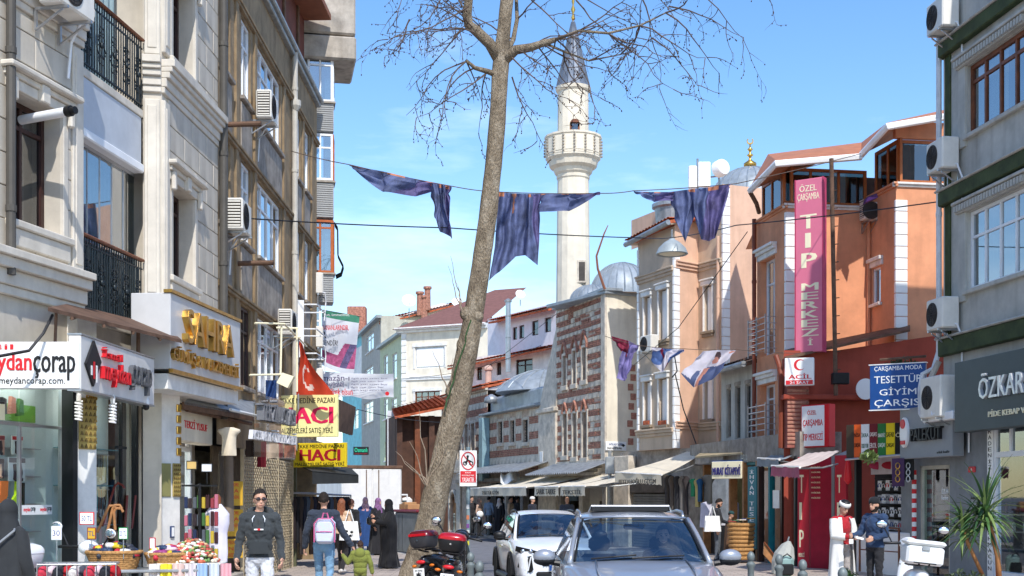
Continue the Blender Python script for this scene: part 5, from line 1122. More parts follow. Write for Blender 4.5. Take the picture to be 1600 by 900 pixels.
obj('gutter',MB().tube([PA.w(-.35,.3,za1-.12),PA.w(PA.L+.2,.35,za1+.06)],.09,8).tube([PC.w(0,.2,10.9),PC.w(PC.L,.2,10.9)],.06,8),M['galv'],pe)
tiled(PA.w(-.4,.3,za1-.02),PA.w(PA.L+.2,.3,za1+.16),PA.w(PA.L+.2,-2.4,za1+.75),PA.w(-.4,-2.4,za1+.55),M['tile'],pe,'tiled_roof',.2,.3)
obj('soffit',MB().prism([PA.w(-.3,.25,za1-.1),PA.w(PA.L+.2,.25,za1+.05),PB.w(PB.L,.25,11.0),PB.w(PB.L,-1.5,11.0),PA.w(-.3,-1.5,za1+.1)],(0,0,-.06)),M['taupe'],pe)
obj('roof_drum',MB().lathe([(.55,0),(.6,.55),(.7,.6),(.7,.72),(.3,.85)],P(1050,352,44.5),18),M['galv'],pe)
for i,q in enumerate(hA[2:]):
 o=T('window_box','terracotta planter on the %s lower window sill of the peach house bay'%('left','right')[i],'planter',PA.w((q[0]+q[1])/2,0,q[2]));obj('trough',MB().bbox(PA,q[0]+.02,q[1]-.02,-.08,.08,q[2]+.002,q[2]+.14,.01),M['tile'],o);obj('soil',MB().box(PA,q[0]+.03,q[1]-.03,-.06,.06,q[2]+.141,q[2]+.15),M['dark'],o)
ac_unit(PA,PA.at(1020,540)[0]-.1,PA.at(1030,550)[1],'white air conditioner between the upper and lower peach house windows',w=.75,d=.3,h=.55)
# street lamp on the wires
lp=T('hanging_street_lamp','grey dish street lamp hung on wires before the peach house','lamp',P(1050,400,38));lc=P(1050,398,38)
obj('shade',MB().lathe([(.06,.5),(.1,.44),(.24,.36),(.4,.2),(.47,.04),(.48,.02),(.45,.0),(.42,.04),(.3,.16),(.08,.3)],lc,28),mat('lamp_grey',C(176,184,182),.45,metal=.3),lp,smooth=40)
obj('diffuser',MB().ell(lc+Vector((0,0,.04)),(.4,.4,.05)),M['creamlet'],lp,smooth=True);obj('hanger',MB().tube([lc+Vector((0,0,.48)),lc+Vector((0,0,.75))],.03,6),M['galv'],lp)
# antennas on the peach house roof
at_=T('cell_antenna','white mobile antenna panels with drum on the peach house roof','antenna',P(1100,300,45))
for x0,x1,y0,y1 in((1076,1089,259,294),(1091,1110,253,292)):f=FP(x0,45,x1,45);obj('panel',MB().bbox(f,0,f.L,-.15,.05,f.at(x0,y1)[1],f.at(x0,y0)[1],.03),M['whiteclean'],at_)
obj('drum_dish',MB().lathe([(.3,-.14),(.3,.12),(.26,.18),(.05,.2)],P(1126,263,45),18,Vector((.5,-.8,.1)).to_track_quat('Z','Y').to_matrix()),M['whiteclean'],at_,smooth=35);obj('mast',MB().tube([P(1090,330,45.2),P(1090,248,45.2)],.04,8).tube([P(1125,300,45.2),P(1122,258,45.2)],.04,8).tube([P(1080,280,45.2),P(1125,275,45.2)],.03,6),M['galv'],at_)
# small grey house with three narrow windows
GF=Facade(((1127-800)*39.6/2000,39.6),((1184-800)*36.6/2000,36.6));gz=GF.at(1155,574)[1]
hg=[GF.rect(*q)for q in((1135,1142,607,684),(1148,1157,603,686),(1164,1173,600,686))]
gh_=T('narrow_grey_house','small grey rendered house with three narrow green windows below the peach wall','house',GF.w(1,-1,0))
mb=wall(GF,0,GF.L,3.0,gz,hg,-.15);mb.poly([GF.w(0,0,gz),GF.w(GF.L,0,gz),GF.w(GF.L,-2,gz),GF.w(0,-2,gz)]);mb.poly([GF.w(GF.L,0,3),GF.w(GF.L,-2,3),GF.w(GF.L,-2,gz),GF.w(GF.L,0,gz)]);obj('wall',mb,M['greyconc'],gh_)
gg=mat('green_pane',C(66,80,56),.3,var=.2)
for r in hg:w_=boxwin(GF,gh_,r,M['brown2'],G['wins'],n=-.06,fw=.04,cols=1,transom=0);obj('green_blind',MB().box(GF,r[0]+.03,r[1]-.03,-.14,-.13,r[2]+.05,r[3]-.05),gg,w_);obj('lintel_panel',MB().bbox(GF,r[0],r[1],-.05,.02,r[3]+.01,r[3]+.12,.01),M['brown2'],gh_)
tiled(GF.w(-.2,.4,gz),GF.w(GF.L,.4,gz),GF.w(GF.L,-1.2,gz+.5),GF.w(-.2,-1.2,gz+.5),M['rust'],gh_,'tiled_roof');obj('gutter',MB().tube([GF.w(-.2,.42,gz-.05),GF.w(GF.L,.42,gz-.05)],.09,8),M['galv'],gh_)
# ------------------------------------------------------------------ orange medical centre
om=T('orange_medical_centre','orange rendered medical building with glazed roof storey and white quoins','building',(9.5,36,0))
c0,c1,c2,c3,c4=(6.93,36.2),(7.28,34.0),(9.60,34.37),(9.85,32.83),(15.5,33.7)
OL,OF,OG,OH=Facade(c0,c1),Facade(c1,c2),Facade(c2,c3),Facade(c3,c4)
OG.n=-OG.n if OG.n.x>0 else OG.n
z1o=OF.at(1290,324)[1];z1h=OH.at(1440,290)[1]
hL=[OL.rect(1188,1211,404,555),OL.rect(1188,1211,600,690)];hG=[OG.rect(1363,1376,418,474)]
mb=wall(OL,0,OL.L,0,z1o,hL,-.3);wall(OF,0,OF.L,0,z1o,[],mb=mb);wall(OG,0,OG.L,0,z1h,hG,-.15,mb=mb);wall(OH,0,OH.L,0,z1h,[],mb=mb)
mb.poly([(*c0,z1o),(*c1,z1o),(*c2,z1o),(*c2,z1h),(*c3,z1h),(*c4,z1h),(15.5,40,z1h),(7.3,40,z1o)])
obj('wall',mb,M['orange'],om);obj('interior',MB().box(OL,.1,OL.L-.2,-.8,-.75,.2,9),M['dark'],om)
quoins(OF,-.03,.28,4.7,z1o-.1,om,.31);quoins(OH,-.03,.3,5.2,z1h-.1,om,.3)
for F,u0,u1,z in((OF,-.1,OF.L,z1o),(OL,0,OL.L+.1,z1o),(OH,-.1,OH.L,z1h),(OG,0,OG.L+.1,z1h)):mould(F,u0,u1,z-.06,[(.06,.05),(.06,.1)],M['orange']if F in(OL,OG)else M['white'],om,'parapet_cap')
r=hL[0];w_=boxwin(OL,om,r,M['pvc'],G['win'],n=-.18,fw=.06,cols=2,transom=.25,curtain=M['curtain']);w_=boxwin(OL,om,hL[1],M['pvc'],G['win'],n=-.18,fw=.06,cols=2,transom=.25,curtain=M['curtain'])
for r in hL:mould(OL,r[0]-.15,r[1]+.15,r[3]+.02,[(.14,.06),(.1,.12),(.08,.18)],M['white'],om,'window_hood')
for bi,r in enumerate(hL):
 zq=r[2]+.02;
 for k in range(6):obj('balcony_rail',MB().tube([OL.w(r[0]-.1,.02,zq+.1+k*.17),OL.w(r[0]-.1,.32,zq+.1+k*.17),OL.w(r[1]+.12,.32,zq+.1+k*.17),OL.w(r[1]+.12,.02,zq+.1+k*.17)],.014,6),M['steel'],om)
 for u in(r[0]-.1,r[1]+.12,(r[0]+r[1])/2):obj('balcony_post',MB().tube([OL.w(u,.32,zq-.05),OL.w(u,.32,zq+1.02)],.02,6),M['steel'],om)
r=hG[0];boxwin(OG,om,r,M['pvc'],G['win'],n=-.04,fw=.05,cols=1,transom=0,sill=M['white']);mould(OG,r[0]-.15,r[1]+.15,r[3]+.02,[(.14,.06),(.1,.12)],M['white'],om,'window_hood');obj('white_blind',MB().box(OG,r[0]+.05,r[1]-.35,-.13,-.12,r[2]+.05,r[3]-.05),M['whiteclean'],om)
downpipe(OF,OF.L-.06,4.8,z1o,.08,.05,M['orange'],om);downpipe(OL,.1,3.0,z1o+.1,.12,.06,mat('copper_pipe',C(132,64,42),.5),om)
# glazed roof storey
def setback(F,n):return Facade(tuple((F.o+F.n*n)[:2]),tuple((F.o+F.u*F.L+F.n*n)[:2]))
wd=mat('orange_frame_wood',C(190,112,62),.5);tg=glass('tinted_roof_glass',(.3,.36,.36,1),.1)
zr1=OF.at(1290,262)[1];zr2=OH.at(1440,216)[1]
for F,a,b,z0,z1,cols in((OF,-.1,OF.L,z1o+.08,zr1,3),(OL,0,OL.L+.05,z1o+.08,zr1,3),(OG,0,OG.L,z1h+.08,zr2,2),(OH,.04,OH.L,z1h+.08,zr2-.02,6)):
 boxwin(F,om,(a+.05,b-.02,z0,z1),wd,tg,n=-.12,fw=.08,cols=cols,transom=0,name='roof_glazing')
obj('blinds',MB().grid(lambda s,t:OH.w(.25+5.2*s,-.3+.03*math.sin(s*190),z1h+.1+(zr2-z1h-.2)*t),190,1),mat('grey_blinds',C(96,108,112),.8),om)
obj('blinds',MB().grid(lambda s,t:OG.w(.1+1.3*s,-.3+.03*math.sin(s*60),z1h+.1+(zr2-z1h-.2)*t),60,1),MATS['grey_blinds'],om)
obj('parapet_wall',MB().bbox(OH,0,OH.L,-.2,-.02,zr2-.0,OH.at(1440,190)[1],.01),M['orange'],om)
obj('roof_interior',MB().box(OF,.3,6,-2.6,-2.5,z1o,zr2),M['dark'],om)
e0=[P(1172,298,34.4),P(1212,256,32.9),P(1346,245,33.2),P(1346,228,36),P(1200,246,39)]
obj('roof',MB().prism(e0,(0,0,.1)),mat('roof_soffit',C(186,120,84),.7),om);obj('roof_fascia',MB().tube([e0[0],e0[1],e0[2]],.09,6),M['whiteclean'],om)
e1=[P(1346,242,33.2),P(1386,198,31.6),P(1480,182,32.4),P(1480,176,37),P(1346,228,37)]
obj('upper_roof',MB().prism(e1,(0,0,.1)),MATS['roof_soffit'],om);obj('upper_fascia',MB().tube([e1[0],e1[1],e1[2]],.09,6),M['whiteclean'],om)
obj('eave_bracket',MB().tube([P(1172,300,34.4),P(1182,318,34.6),P(1186,332,35)],.06,8),M['rust'],om)
ac_unit(OF,OF.at(1339,330)[0],OF.at(1350,348)[1],'white air conditioner on the orange wall right of the vertical pink sign',w=.5,d=.34,h=.46)
t=T('purple_pot','small purple planter on the orange parapet','planter',P(1362,315,32.8));obj('pot',MB().prism([P(1353,316,32.9),P(1372,308,32.6),P(1370,302,32.6),P(1355,308,32.9)],(0,.3,0)),mat('purple',C(86,52,110),.5),t);obj('soil',MB().prism([P(1356,308,32.9),P(1369,303,32.7),P(1369,302,32.7),P(1356,307,32.9)],(0,.28,0)),M['dark'],t)
# vertical medical centre sign + pole
vsn=T('vertical_medical_sign','tall faded pink vertical medical centre sign with cream letters','sign',P(1265,550,32));VF=FP(1243,32.4,1285,32.0);r=VF.rect(1243,1285,279,550)
obj('panel',MB().bbox(VF,0,VF.L,-.22,0,r[2],r[3],.01),M['pink'],vsn);obj('edge',MB().box(VF,-.02,.0,-.23,.012,r[2]-.01,r[3]+.01).box(VF,VF.L,VF.L+.02,-.23,.012,r[2]-.01,r[3]+.01),mat('deep_pink',C(196,70,108),.5),vsn)
def vtx(F,par,s,x0,x1,y0,y1,m,n=0.,ext=.006,fat=.01):text(F,s,F.at(x0,y0)[0],F.at(x1,y0)[0],F.at((x0+x1)/2,y1)[1],F.at((x0+x1)/2,y0)[1],n,m,par,ext,fat)
vtx(VF,vsn,'ÖZEL',1249,1276,287,299,M['creamlet']);vtx(VF,vsn,'ÇARŞAMBA',1246,1280,301,315,M['creamlet'],fat=.004)
for s,x0,x1,y0,y1 in(('T',1250,1276,335,357),('I',1258,1267,364,387),('P',1252,1277,395,418)):vtx(VF,vsn,s,x0,x1,y0,y1,M['creamlet'],fat=.03)
for i,s in enumerate('MERKEZİ'):vtx(VF,vsn,s,1252 if s not in 'İ' else 1262,1279 if s not in 'İ' else 1270,442+i*14.3,453.5+i*14.3,M['creamlet'],fat=.03)
po=T('utility_pole','slim rusty lattice pole beside the pink vertical sign','pole',P(1303,610,31.6));obj('shaft',MB().tube([P(1299,248,31.6),P(1306,618,31.6)],.055,8),M['rust'],po)
for k in range(12):y=270+k*28;obj('step_peg',MB().tube([P(1300+k*.5,y,31.6),P(1308+k*.5,y-1,31.5)],.012,5),M['rust'],po)
obj('junction_box',MB().bbox(FP(1301,31.5,1330,31.5),.0,.42,-.2,0,1.8+(775-600)*31.5/2000,1.8+(775-582)*31.5/2000,.02),M['black'],po)
# low red building in front
rd=T('low_red_building','low brick red building with tin roof below the orange medical centre','building',(9,32,0));RW=Facade((6.86,32.3),(11.2,32.55))
rz=lambda x,y:RW.at(x,y)[1]
obj('wall',wall(RW,0,RW.L,0,rz(1320,548),[]).prism([RW.w(0,0,rz(1230,560)),RW.w(RW.L,0,rz(1420,520)),RW.w(RW.L,-.02,3),RW.w(0,-.02,3)],(0,.2,0)),M['red'],rd)
obj('roof',MB().prism([P(1226,562,32.1),P(1422,518,32.3),P(1422,510,33.0),P(1226,550,34.0)],(0,0,.06)),M['rust'],rd)
obj('ledge',MB().bbox(RW,-.1,RW.L,-.1,.35,rz(1320,626),rz(1320,618),.02),M['red'],rd)
obj('brick_pier',MB().bbox(RW,.0,.55,.0,.3,3.0,rz(1240,600),.01),mat('pinkish_brick',C(164,96,84),.85,var=.2),rd)
for k in range(14):obj('brick_course',MB().bbox(RW,.0,.55,.3,.325,3.1+k*.1,3.17+k*.1,.01),M['brick'],rd)
obj('downpipe',MB().tube([P(1212,556,32.5),P(1217,570,32.4),P(1220,590,32.3),P(1220,700,32.3)],.07,8),MATS['copper_pipe'],rd)
t=tag(obj('white_wall_dish',MB().lathe([(.01,.0),(.24,.0),(.24,.04),(.01,.05)],P(1352,608,31.9),24,Matrix.Rotation(R(90),3,'X'),1,1.1),M['whiteclean']),'white round plate behind the blue sign on the red wall','plate')
# ACIL sign
acs=T('emergency_sign','white box sign with red crescent and red lettering under the pink sign','sign',P(1250,602,31.6));EF=FP(1226,31.8,1272,31.6);r=EF.rect(1226,1272,559,602)
obj('panel',MB().bbox(EF,0,EF.L,-.2,0,r[2],r[3],.015),M['whiteclean'],acs);vtx(EF,acs,'ACİL',1232,1268,583,592,M['redlet'],fat=.03)
obj('red_band',MB().box(EF,.03,EF.L-.03,.001,.006,r[2]+.02,EF.at(1250,594)[1]),M['redlet'],acs);vtx(EF,acs,'24 SAAT',1234,1264,595.5,600,M['whiteclean'],n=.006)
u,z=EF.at(1250,570);crescent(EF,(u-.01,z),.14,M['redlet'],acs,.003)
# red framed medical sign
ms_=T('red_framed_medical_sign','white medical centre sign in a red frame over the red doorway','sign',P(1270,695,31.6));EF=FP(1252,31.8,1290,31.2);r=EF.rect(1252,1290,634,697)
obj('frame',MB().bbox(EF,-.02,EF.L+.1,-.25,-.005,r[2]-.03,r[3]+.03,.015),M['redlet'],ms_);obj('panel',MB().bbox(EF,.02,EF.L-.04,-.02,.01,r[2],r[3],.005),M['whiteclean'],ms_)
for s,y0,y1,x0,x1 in(('ÖZEL',640,648,1262,1276),('ÇARŞAMBA',655,668,1255,1286),('TIP MERKEZİ',674,688,1255,1286)):vtx(EF,ms_,s,x0,x1,y0,y1,M['redlet'],n=.011,fat=.012)
# red doorway with TIP panels
pd=T('red_entrance_portal','crimson entrance portal with vertical white letters under the pink awning','portal',P(1280,880,30.5));QF=FP(1246,31.4,1264,31.2);QG=FP(1304,29.9,1322,29.7);QM=FP(1266,31.1,1300,30.6)
for F in(QF,QG):
 p=obj('side_panel',MB().bbox(F,0,F.L,-.1,0,.05,2.75,.01),M['crimson'],pd);x0=1247 if F is QF else 1306
 for s,y0,y1 in(('T',742,770),('I',785,812),('P',828,855)):vtx(F,p,s,x0+2,x0+(9 if s!='I' else 6),y0,y1,M['creamlet'],fat=.02)
 vtx(F,p,'MERKEZİ',x0+1,x0+10,862,870,M['creamlet'])
dr=obj('door_panel',MB().bbox(QM,0,QM.L,-.1,0,.05,2.75,.01),mat('deep_crimson',C(168,22,54),.4),pd)
for k in range(7):vtx(QM,dr,'POLİKLİNİK',1268,1282,728+k*8,731+k*8,M['creamlet'],fat=0)
obj('grey_jamb',MB().box(QM,QM.L+.02,QM.L+.1,-.1,.05,.05,2.75),M['greysign'],pd)
# ------------------------------------------------------------------ right: grey house with green bands
FR=Facade((8.8,26.1),(9.72,18.74))
gr=T('grey_green_house','grey concrete house with moss green bands and white windows, far right','house',(12,22,0))
uW=FR.at(1512,400)[0];zW0,zW1=FR.at(1512,454)[1],FR.at(1512,332)[1];zU0,zU1=FR.at(1510,213)[1],FR.at(1510,105)[1]
hR=[(uW,uW+2.3,zW0,zW1),(uW,uW+2.3,zU0,zU1),(uW+3.2,uW+5.4,zW0,zW1)]
mb=wall(FR,0,FR.L,3.2,14.5,hR,-.25);mb.poly([FR.w(0,0,3),FR.w(0,-6,3),FR.w(0,-6,14.5),FR.w(0,0,14.5)]);mb.poly([FR.w(0,0,14.5),FR.w(FR.L,0,14.5),FR.w(FR.L,-6,14.5),FR.w(0,-6,14.5)]);mb.poly([FR.w(FR.L,0,3),FR.w(FR.L,-6,3),FR.w(FR.L,-6,14.5),FR.w(FR.L,0,14.5)])
obj('wall',mb,M['greyconc'],gr);obj('interior',MB().box(FR,.2,FR.L,-1.4,-1.3,3.5,14),M['dark'],gr)
boxwin(FR,gr,hR[0],M['pvc'],G['win'],n=-.06,fw=.06,cols=4,transom=.33,curtain=M['curtain2'],sill=M['greyconc']);boxwin(FR,gr,hR[1],M['wood'],G['win'],n=-.06,fw=.08,cols=4,transom=.25,curtain=M['curtain'],sill=M['greyconc']);boxwin(FR,gr,hR[2],M['pvc'],G['win'],n=-.06,cols=3)
for y0,y1 in((523,556),(287,316),(50,78)):
 z0,z1=FR.at(1500,y1)[1],FR.at(1500,y0)[1];obj('green_band',MB().bbox(FR,-.06,FR.L,-.1,.14,z0+.05,z1-.03,.02),M['green'],gr)
 obj('green_ledge',MB().bbox(FR,-.08,FR.L,-.1,.18,z1-.028,z1+.02,.02),M['greyconc'],gr)
obj('green_strip',MB().box(FR,.12,.34,0,.03,4.9,12),M['green'],gr)
for h in hR[:2]:
 fr_=obj('window_lintel',MB().bbox(FR,h[0]-.35,h[1]+.3,-.02,.1,h[3]+.02,h[3]+.2,.01).bbox(FR,h[0]-.4,h[1]+.3,-.02,.16,h[3]+.2,h[3]+.26,.01).bbox(FR,h[0]-.3,h[0]-.02,-.02,.05,h[2]-.2,h[3]+.02,.01),M['greyconc'],gr)
 for k in range(24):u=h[0]-.3+k*.11;obj('dentil',MB().box(FR,u,u+.06,.1,.15,h[3]+.05,h[3]+.17),M['greyconc'],gr)if u<h[1]+.2 else None
downpipe(FR,.0,4.7,14,.1,.055,mat('white_pipe',C(222,224,226),.5),gr)
obj('drain_bend',MB().tube([FR.w(0,.1,4.75),FR.w(-.03,.2,4.4),FR.w(-.2,.35,4.3),FR.w(-.22,.4,4.0),FR.w(-.2,.4,3.5),FR.w(-.02,.3,3.2)],.055,8),MATS['white_pipe'],gr,smooth=40)
obj('drain_bend',MB().tube([FR.w(.42,.3,4.5),FR.w(.3,.4,4.2),FR.w(.15,.45,3.9),FR.w(.1,.45,3.6)],.06,8),M['concrete'],gr,smooth=40)
for i,(x,y,lab)in enumerate(((1482,270,'white air conditioner on the grey house beside its middle storey window'),(1484,516,'white air conditioner just above the lower green band of the grey house'),(1470,52,'white air conditioner at the top of the grey house, cut by the frame'))):
 u,z=FR.at(1489,y);ac_unit(FR,.1,z,lab,w=.72,d=.36,h=.62,off=.06,lou=False)
u,z=FR.at(1500,652,.1);ac_unit(FR,.2,z,'large white air conditioner between the grey shop sign and the pide sign',w=.9,d=.4,h=.82,off=.2,lou=False)
# shop walls of the ground floor, continuing past the corner to the red building
BL=Facade((8.03,32.3),(8.8,26.1))
gs=T('barber_shop_front','grey shop front with glass door below the grey sign','shop front',FR.w(0,-.5,0))
u0=BL.at(1432,800)[0];LF_=Facade(tuple(BL.w(BL.at(1408,800)[0],0,0)[:2]),tuple(FR.w(FR.at(1546,800)[0],0,0)[:2]))
gd=(LF_.at(1437,800)[0],LF_.at(1484,800)[0],.12,LF_.at(1460,727)[1])
obj('wall',wall(LF_,0,LF_.L,0,4.2,[gd],-.3),mat('grey_shop_paint',C(132,138,142),.6,var=.1,streak=.4),gs)
dm_=obj('door_frame',MB().box(LF_,gd[0]+.003,gd[0]+.08,-.12,-.02,gd[2],gd[3]).box(LF_,gd[1]-.08,gd[1]-.003,-.12,-.02,gd[2],gd[3]).box(LF_,gd[0],gd[1],-.12,-.02,gd[3]-.08,gd[3]-.003),mat('beige_frame',C(190,186,170),.5),gs)
obj('pane',MB().box(LF_,gd[0]+.08,gd[1]-.08,-.08,-.07,gd[2],gd[3]-.08),glass('green_shop_glass',(.72,.82,.8,1),.05),dm_)
obj('inner_room',MB().box(LF_,gd[0]-1,gd[1]+1,-2.2,-2.1,0,3.4).box(LF_,gd[0]-1,gd[1]+1,-2.1,-.3,3.2,3.25),mat('green_room',C(104,116,112),.8,var=.2),gs)
for k in range(3):obj('inner_shelf',MB().box(LF_,gd[0]-.5,gd[1]+.5,-1.9,-1.5,.7+.35*k,.73+.35*k),M['steel'],gs)
for k in range(12):u=gd[0]+.15*k-.1;h=random.uniform(.1,.22);obj('inner_bottle',MB().lathe([(.04,0),(.04,h*.7),(.015,h)],LF_.w(u,-1.6,.73+.35*(k%3)),8),[M['black'],M['whiteclean'],M['wood']][k%3],gs)
text(LF_,'ÖZKAN',LF_.at(1470,770)[0]-.1,LF_.at(1470,770)[0]+.2,LF_.at(1476,772)[1],LF_.at(1476,762)[1],-.065,M['whiteclean'],gs,.004,.02,'door_lettering');text(LF_,'Berber',LF_.at(1470,780)[0]-.1,LF_.at(1470,780)[0]+.2,LF_.at(1476,781)[1],LF_.at(1476,774)[1],-.065,M['whiteclean'],gs,.004,.02,'door_lettering')
t=T('barber_pole','red and white striped pole at the edge of the barber door','barber pole',LF_.w(gd[0]-.06,.1,.7));bx=LF_.w(gd[0]-.05,.1,0)
for k in range(16):obj('stripe',MB().lathe([(.05,0),(.05,.1)],bx+Vector((0,0,.75+k*.1)),10),M['redlet']if k%2 else M['whiteclean'],t)
obj('globe',MB().ell(bx+Vector((0,0,.66)),(.09,.09,.1)),M['whiteclean'],t,smooth=True)
for nm,x,y0,y1,m,lab in(('intercom',1526,777,801,M['black'],'black wall display unit beside the barber door'),('doorbell_panel',1525,804,818,M['concrete'],'small beige doorbell panel under the black unit')):
 r=LF_.rect(x-6,x+6,y0,y1);t=T(nm,lab,'wall panel',LF_.w(r[0],0,r[2]));obj('case',MB().bbox(LF_,r[0],r[1],.003,.05,r[2],r[3],.01),m,t);obj('face',MB().box(LF_,r[0]+.03,r[1]-.03,.051,.055,r[2]+.05,r[3]-.04),M['greysign'],t)
t=T('house_number','small red house number plate on the grey wall','plate',LF_.w(2,0,2.4));r=LF_.rect(1514,1525,729,738);obj('plate',MB().bbox(LF_,r[0],r[1],.003,.02,r[2],r[3],.004),M['redlet'],t);text(LF_,'6',(r[0]+r[1])/2-.03,(r[0]+r[1])/2+.03,r[2]+.03,r[3]-.03,.021,M['whiteclean'],t,.003)
bsn=T('barber_sign','grey sign with white round emblem and black letters above the barber door','sign',P(1446,715,26));HF=FP(1406,27.2,1488,25.0);r=HF.rect(1406,1488,634,715)
obj('panel',MB().bbox(HF,0,HF.L,-.25,0,r[2],r[3],.01),M['greysign'],bsn)
vtx(HF,bsn,'PALEKUT',1427,1475,668,688,M['blacklet'],ext=.08,fat=.03);vtx(HF,bsn,'erkek kuaför',1464,1484,704,708,M['blacklet'],fat=0)
u,z=HF.at(1415,676);em=obj('emblem',MB().lathe([(.22,0),(.22,.05),(.18,.06)],HF.w(u,.0,z),20,Matrix((HF.u,HF.z,HF.n)).transposed(),.8,1.45),M['whiteclean'],bsn);obj('emblem_dot',MB().lathe([(.1,.0),(.1,.02)],HF.w(u,.06,z+.18),14,Matrix((HF.u,HF.z,HF.n)).transposed()),M['redlet'],em);obj('emblem_bar',MB().box(HF,u-.1,u+.1,.061,.075,z-.25,z-.17),M['redlet'],em)
kb=T('kebab_sign','dark slate sign with pale raised letters, far right','sign',FR.w(1.5,.5,3.3));KF=Facade(tuple(FR.w(FR.at(1530,600)[0],.5,0)[:2]),tuple(FR.w(FR.L,.5,0)[:2]))
r=(0,KF.L,KF.at(1560,669)[1],KF.at(1560,552)[1]);obj('panel',MB().bbox(KF,0,KF.L,-.3,0,r[2],r[3],.01),M['slate'],kb)
wl_=mat('silver_letter',C(212,214,218),.3,metal=.4);vtx(KF,kb,'ÖZKAR',1533,1604,578,619,wl_,ext=.06,fat=.02);vtx(KF,kb,'PİDE KEBAP VE',1545,1607,636,648,M['creamlet'],ext=.02)
ks_=T('kebab_shop_front','white framed kebab restaurant window behind the potted palm','shop front',FR.w(3,0,0));wa=FR.at(1558,800)[0]
obj('frame',MB().box(FR,wa-.02,wa+.06,-.05,.05,0,3.5).box(FR,wa+.06,FR.L,-.05,.05,2.52,2.62).box(FR,wa+.06,FR.L,-.05,.05,3.2,3.3).box(FR,FR.at(1581,700)[0],FR.at(1581,700)[0]+.06,-.05,.05,2.62,3.2).box(FR,wa+.06,FR.L,-.1,.1,0,.4),M['pvc'],ks_)
obj('pane',MB().box(FR,wa+.06,FR.L,0,.01,.4,2.52),glass('pale_shop_glass',(.85,.92,.95,1),.1),ks_);obj('pane',MB().box(FR,wa+.06,FR.L,0,.01,2.62,3.2),G['wins'],ks_);obj('inner_wall',MB().box(FR,wa,FR.L,-1.5,-1.45,0,3.4),mat('pale_room',C(170,182,184),.8,var=.15),ks_)
t=T('vertical_strip_sign','narrow white vertical strip sign with black letters beside the kebab window','sign',FR.w(wa-.1,.05,0));vf=FR;ua=FR.at(1547,800)[0];ub=FR.at(1556,800)[0]
obj('strip',MB().bbox(FR,ua,ub,.02,.06,.2,3.35,.005),M['whiteclean'],t)
for k,s in enumerate('KARADENİZ PİDE VE LAHMACUN'):
 if s!=' ':text(FR,s,ua+.04,ub-.05,3.2-k*.112,3.275-k*.112,.061,M['blacklet'],t,.003)
cable([FR.w(.5,.5,3.9),FR.w(.75,.6,3.4),FR.w(1.1,.55,3.5)],.02,'white cable looping below the large air conditioner',m=M['pvc']);tag(obj('steel_beam',MB().bbox(FR,.1,1.4,.2,.5,3.28,3.45,.02),M['pvc']),'pale steel beam carrying the large air conditioner','beam')
# blue sign
bl=T('blue_modesty_sign','tilted blue sign with worn white letters on a bracket','sign',P(1400,640,26.5));UF=FP(1359,27.2,1446,26.6);r=UF.rect(1359,1446,569,639)
obj('panel',MB().bbox(UF,0,UF.L,-.12,0,r[2],r[3],.01),M['blue'],bl);obj('rim',MB().box(UF,-.02,UF.L+.02,-.13,.01,r[3],r[3]+.02).box(UF,-.02,UF.L+.02,-.13,.01,r[2]-.02,r[2]),M['whiteclean'],bl)
obj('bracket',MB().tube([UF.w(.2,-.06,r[3]+.12),UF.w(UF.L,-.06,r[3]+.14)],.03,6),M['rust'],bl)
for s,y0,y1 in(('ÇARŞAMBA MODA',571,580),('TESETTÜR',584,598),('GİYİM',604,617),('ÇARŞISI',623,637)):vtx(UF,bl,s,1366 if s!='GİYİM' else 1374,1441 if s!='GİYİM' else 1432,y0,y1,M['whiteclean'],fat=.004)
# strip of coloured shop signs
st_=T('sign_strip','row of coloured vertical shop name panels over the headphone kiosk','sign',P(1365,715,28));XF=FP(1322,28.6,1410,27.4)
for i,(x0,x1,c,tc_,a,b)in enumerate(((1322,1334,(70,60,48),(20,20,20),'',''),(1334,1345,(232,98,40),(30,20,20),'NİSA','ÇARŞAF'),(1345,1358,(238,238,236),(30,90,60),'İKRA','TESETTÜR'),(1358,1371,(120,32,40),(240,230,220),'ÇARŞAFÇI','EROL'),(1371,1384,(48,124,62),(240,240,230),'KARADENİZ','ÇARŞAF'),(1384,1398,(244,212,30),(20,20,20),'SAFAR','ÇARŞAF'),(1398,1409,(24,24,26),(220,210,180),'Ö',''))):
 r=XF.rect(x0,x1,664-i*.6,716-i*.9);p=obj('panel',MB().bbox(XF,r[0]+.004,r[1]-.004,-.05,0,r[2],r[3],.005),mat('strip%d'%i,C(*c),.5,var=.05),st_)
 lm_=mat('stripl%d'%i,C(*tc_),.5)
 if a:vtx(XF,p,a,x0+1,x1-1,675,683,lm_,fat=.01)
 if b:vtx(XF,p,b,x0+1,x1-1,692,700,lm_,fat=.01)
obj('tube_frame',MB().tube([XF.w(0,.02,XF.at(1365,717)[1]),XF.w(XF.L,.02,XF.at(1365,712)[1])],.025,6),M['steel'],st_)
for nm,x0,x1,y0,y1,c,lab in(('purple',1394,1413,716,760,(74,48,84),'small purple hanging banner with gold emblem beside the barber door'),('black',1412,1428,716,750,(38,40,42),'small black hanging sign between the purple banner and barber door')):
 f=FP(x0,27.3,x1,27.0);r=f.rect(x0,x1,y0,y1);t=T('hanging_sign',lab,'sign',f.w(.1,0,r[2]));obj('cloth',MB().bbox(f,0,f.L,-.01,.01,r[2],r[3],.003),mat(nm+'_banner',C(*c),.7),t)
 e=MB();u=f.L/2
 for k in range(3):e.tube([f.w(u+.06*math.cos(a*.4),.016,r[3]-.16-.14*k+.06*math.sin(a*.4))for a in range(17)],.012,4)
 obj('emblem',e,M['gold']if nm=='purple' else M['whiteclean'],t)
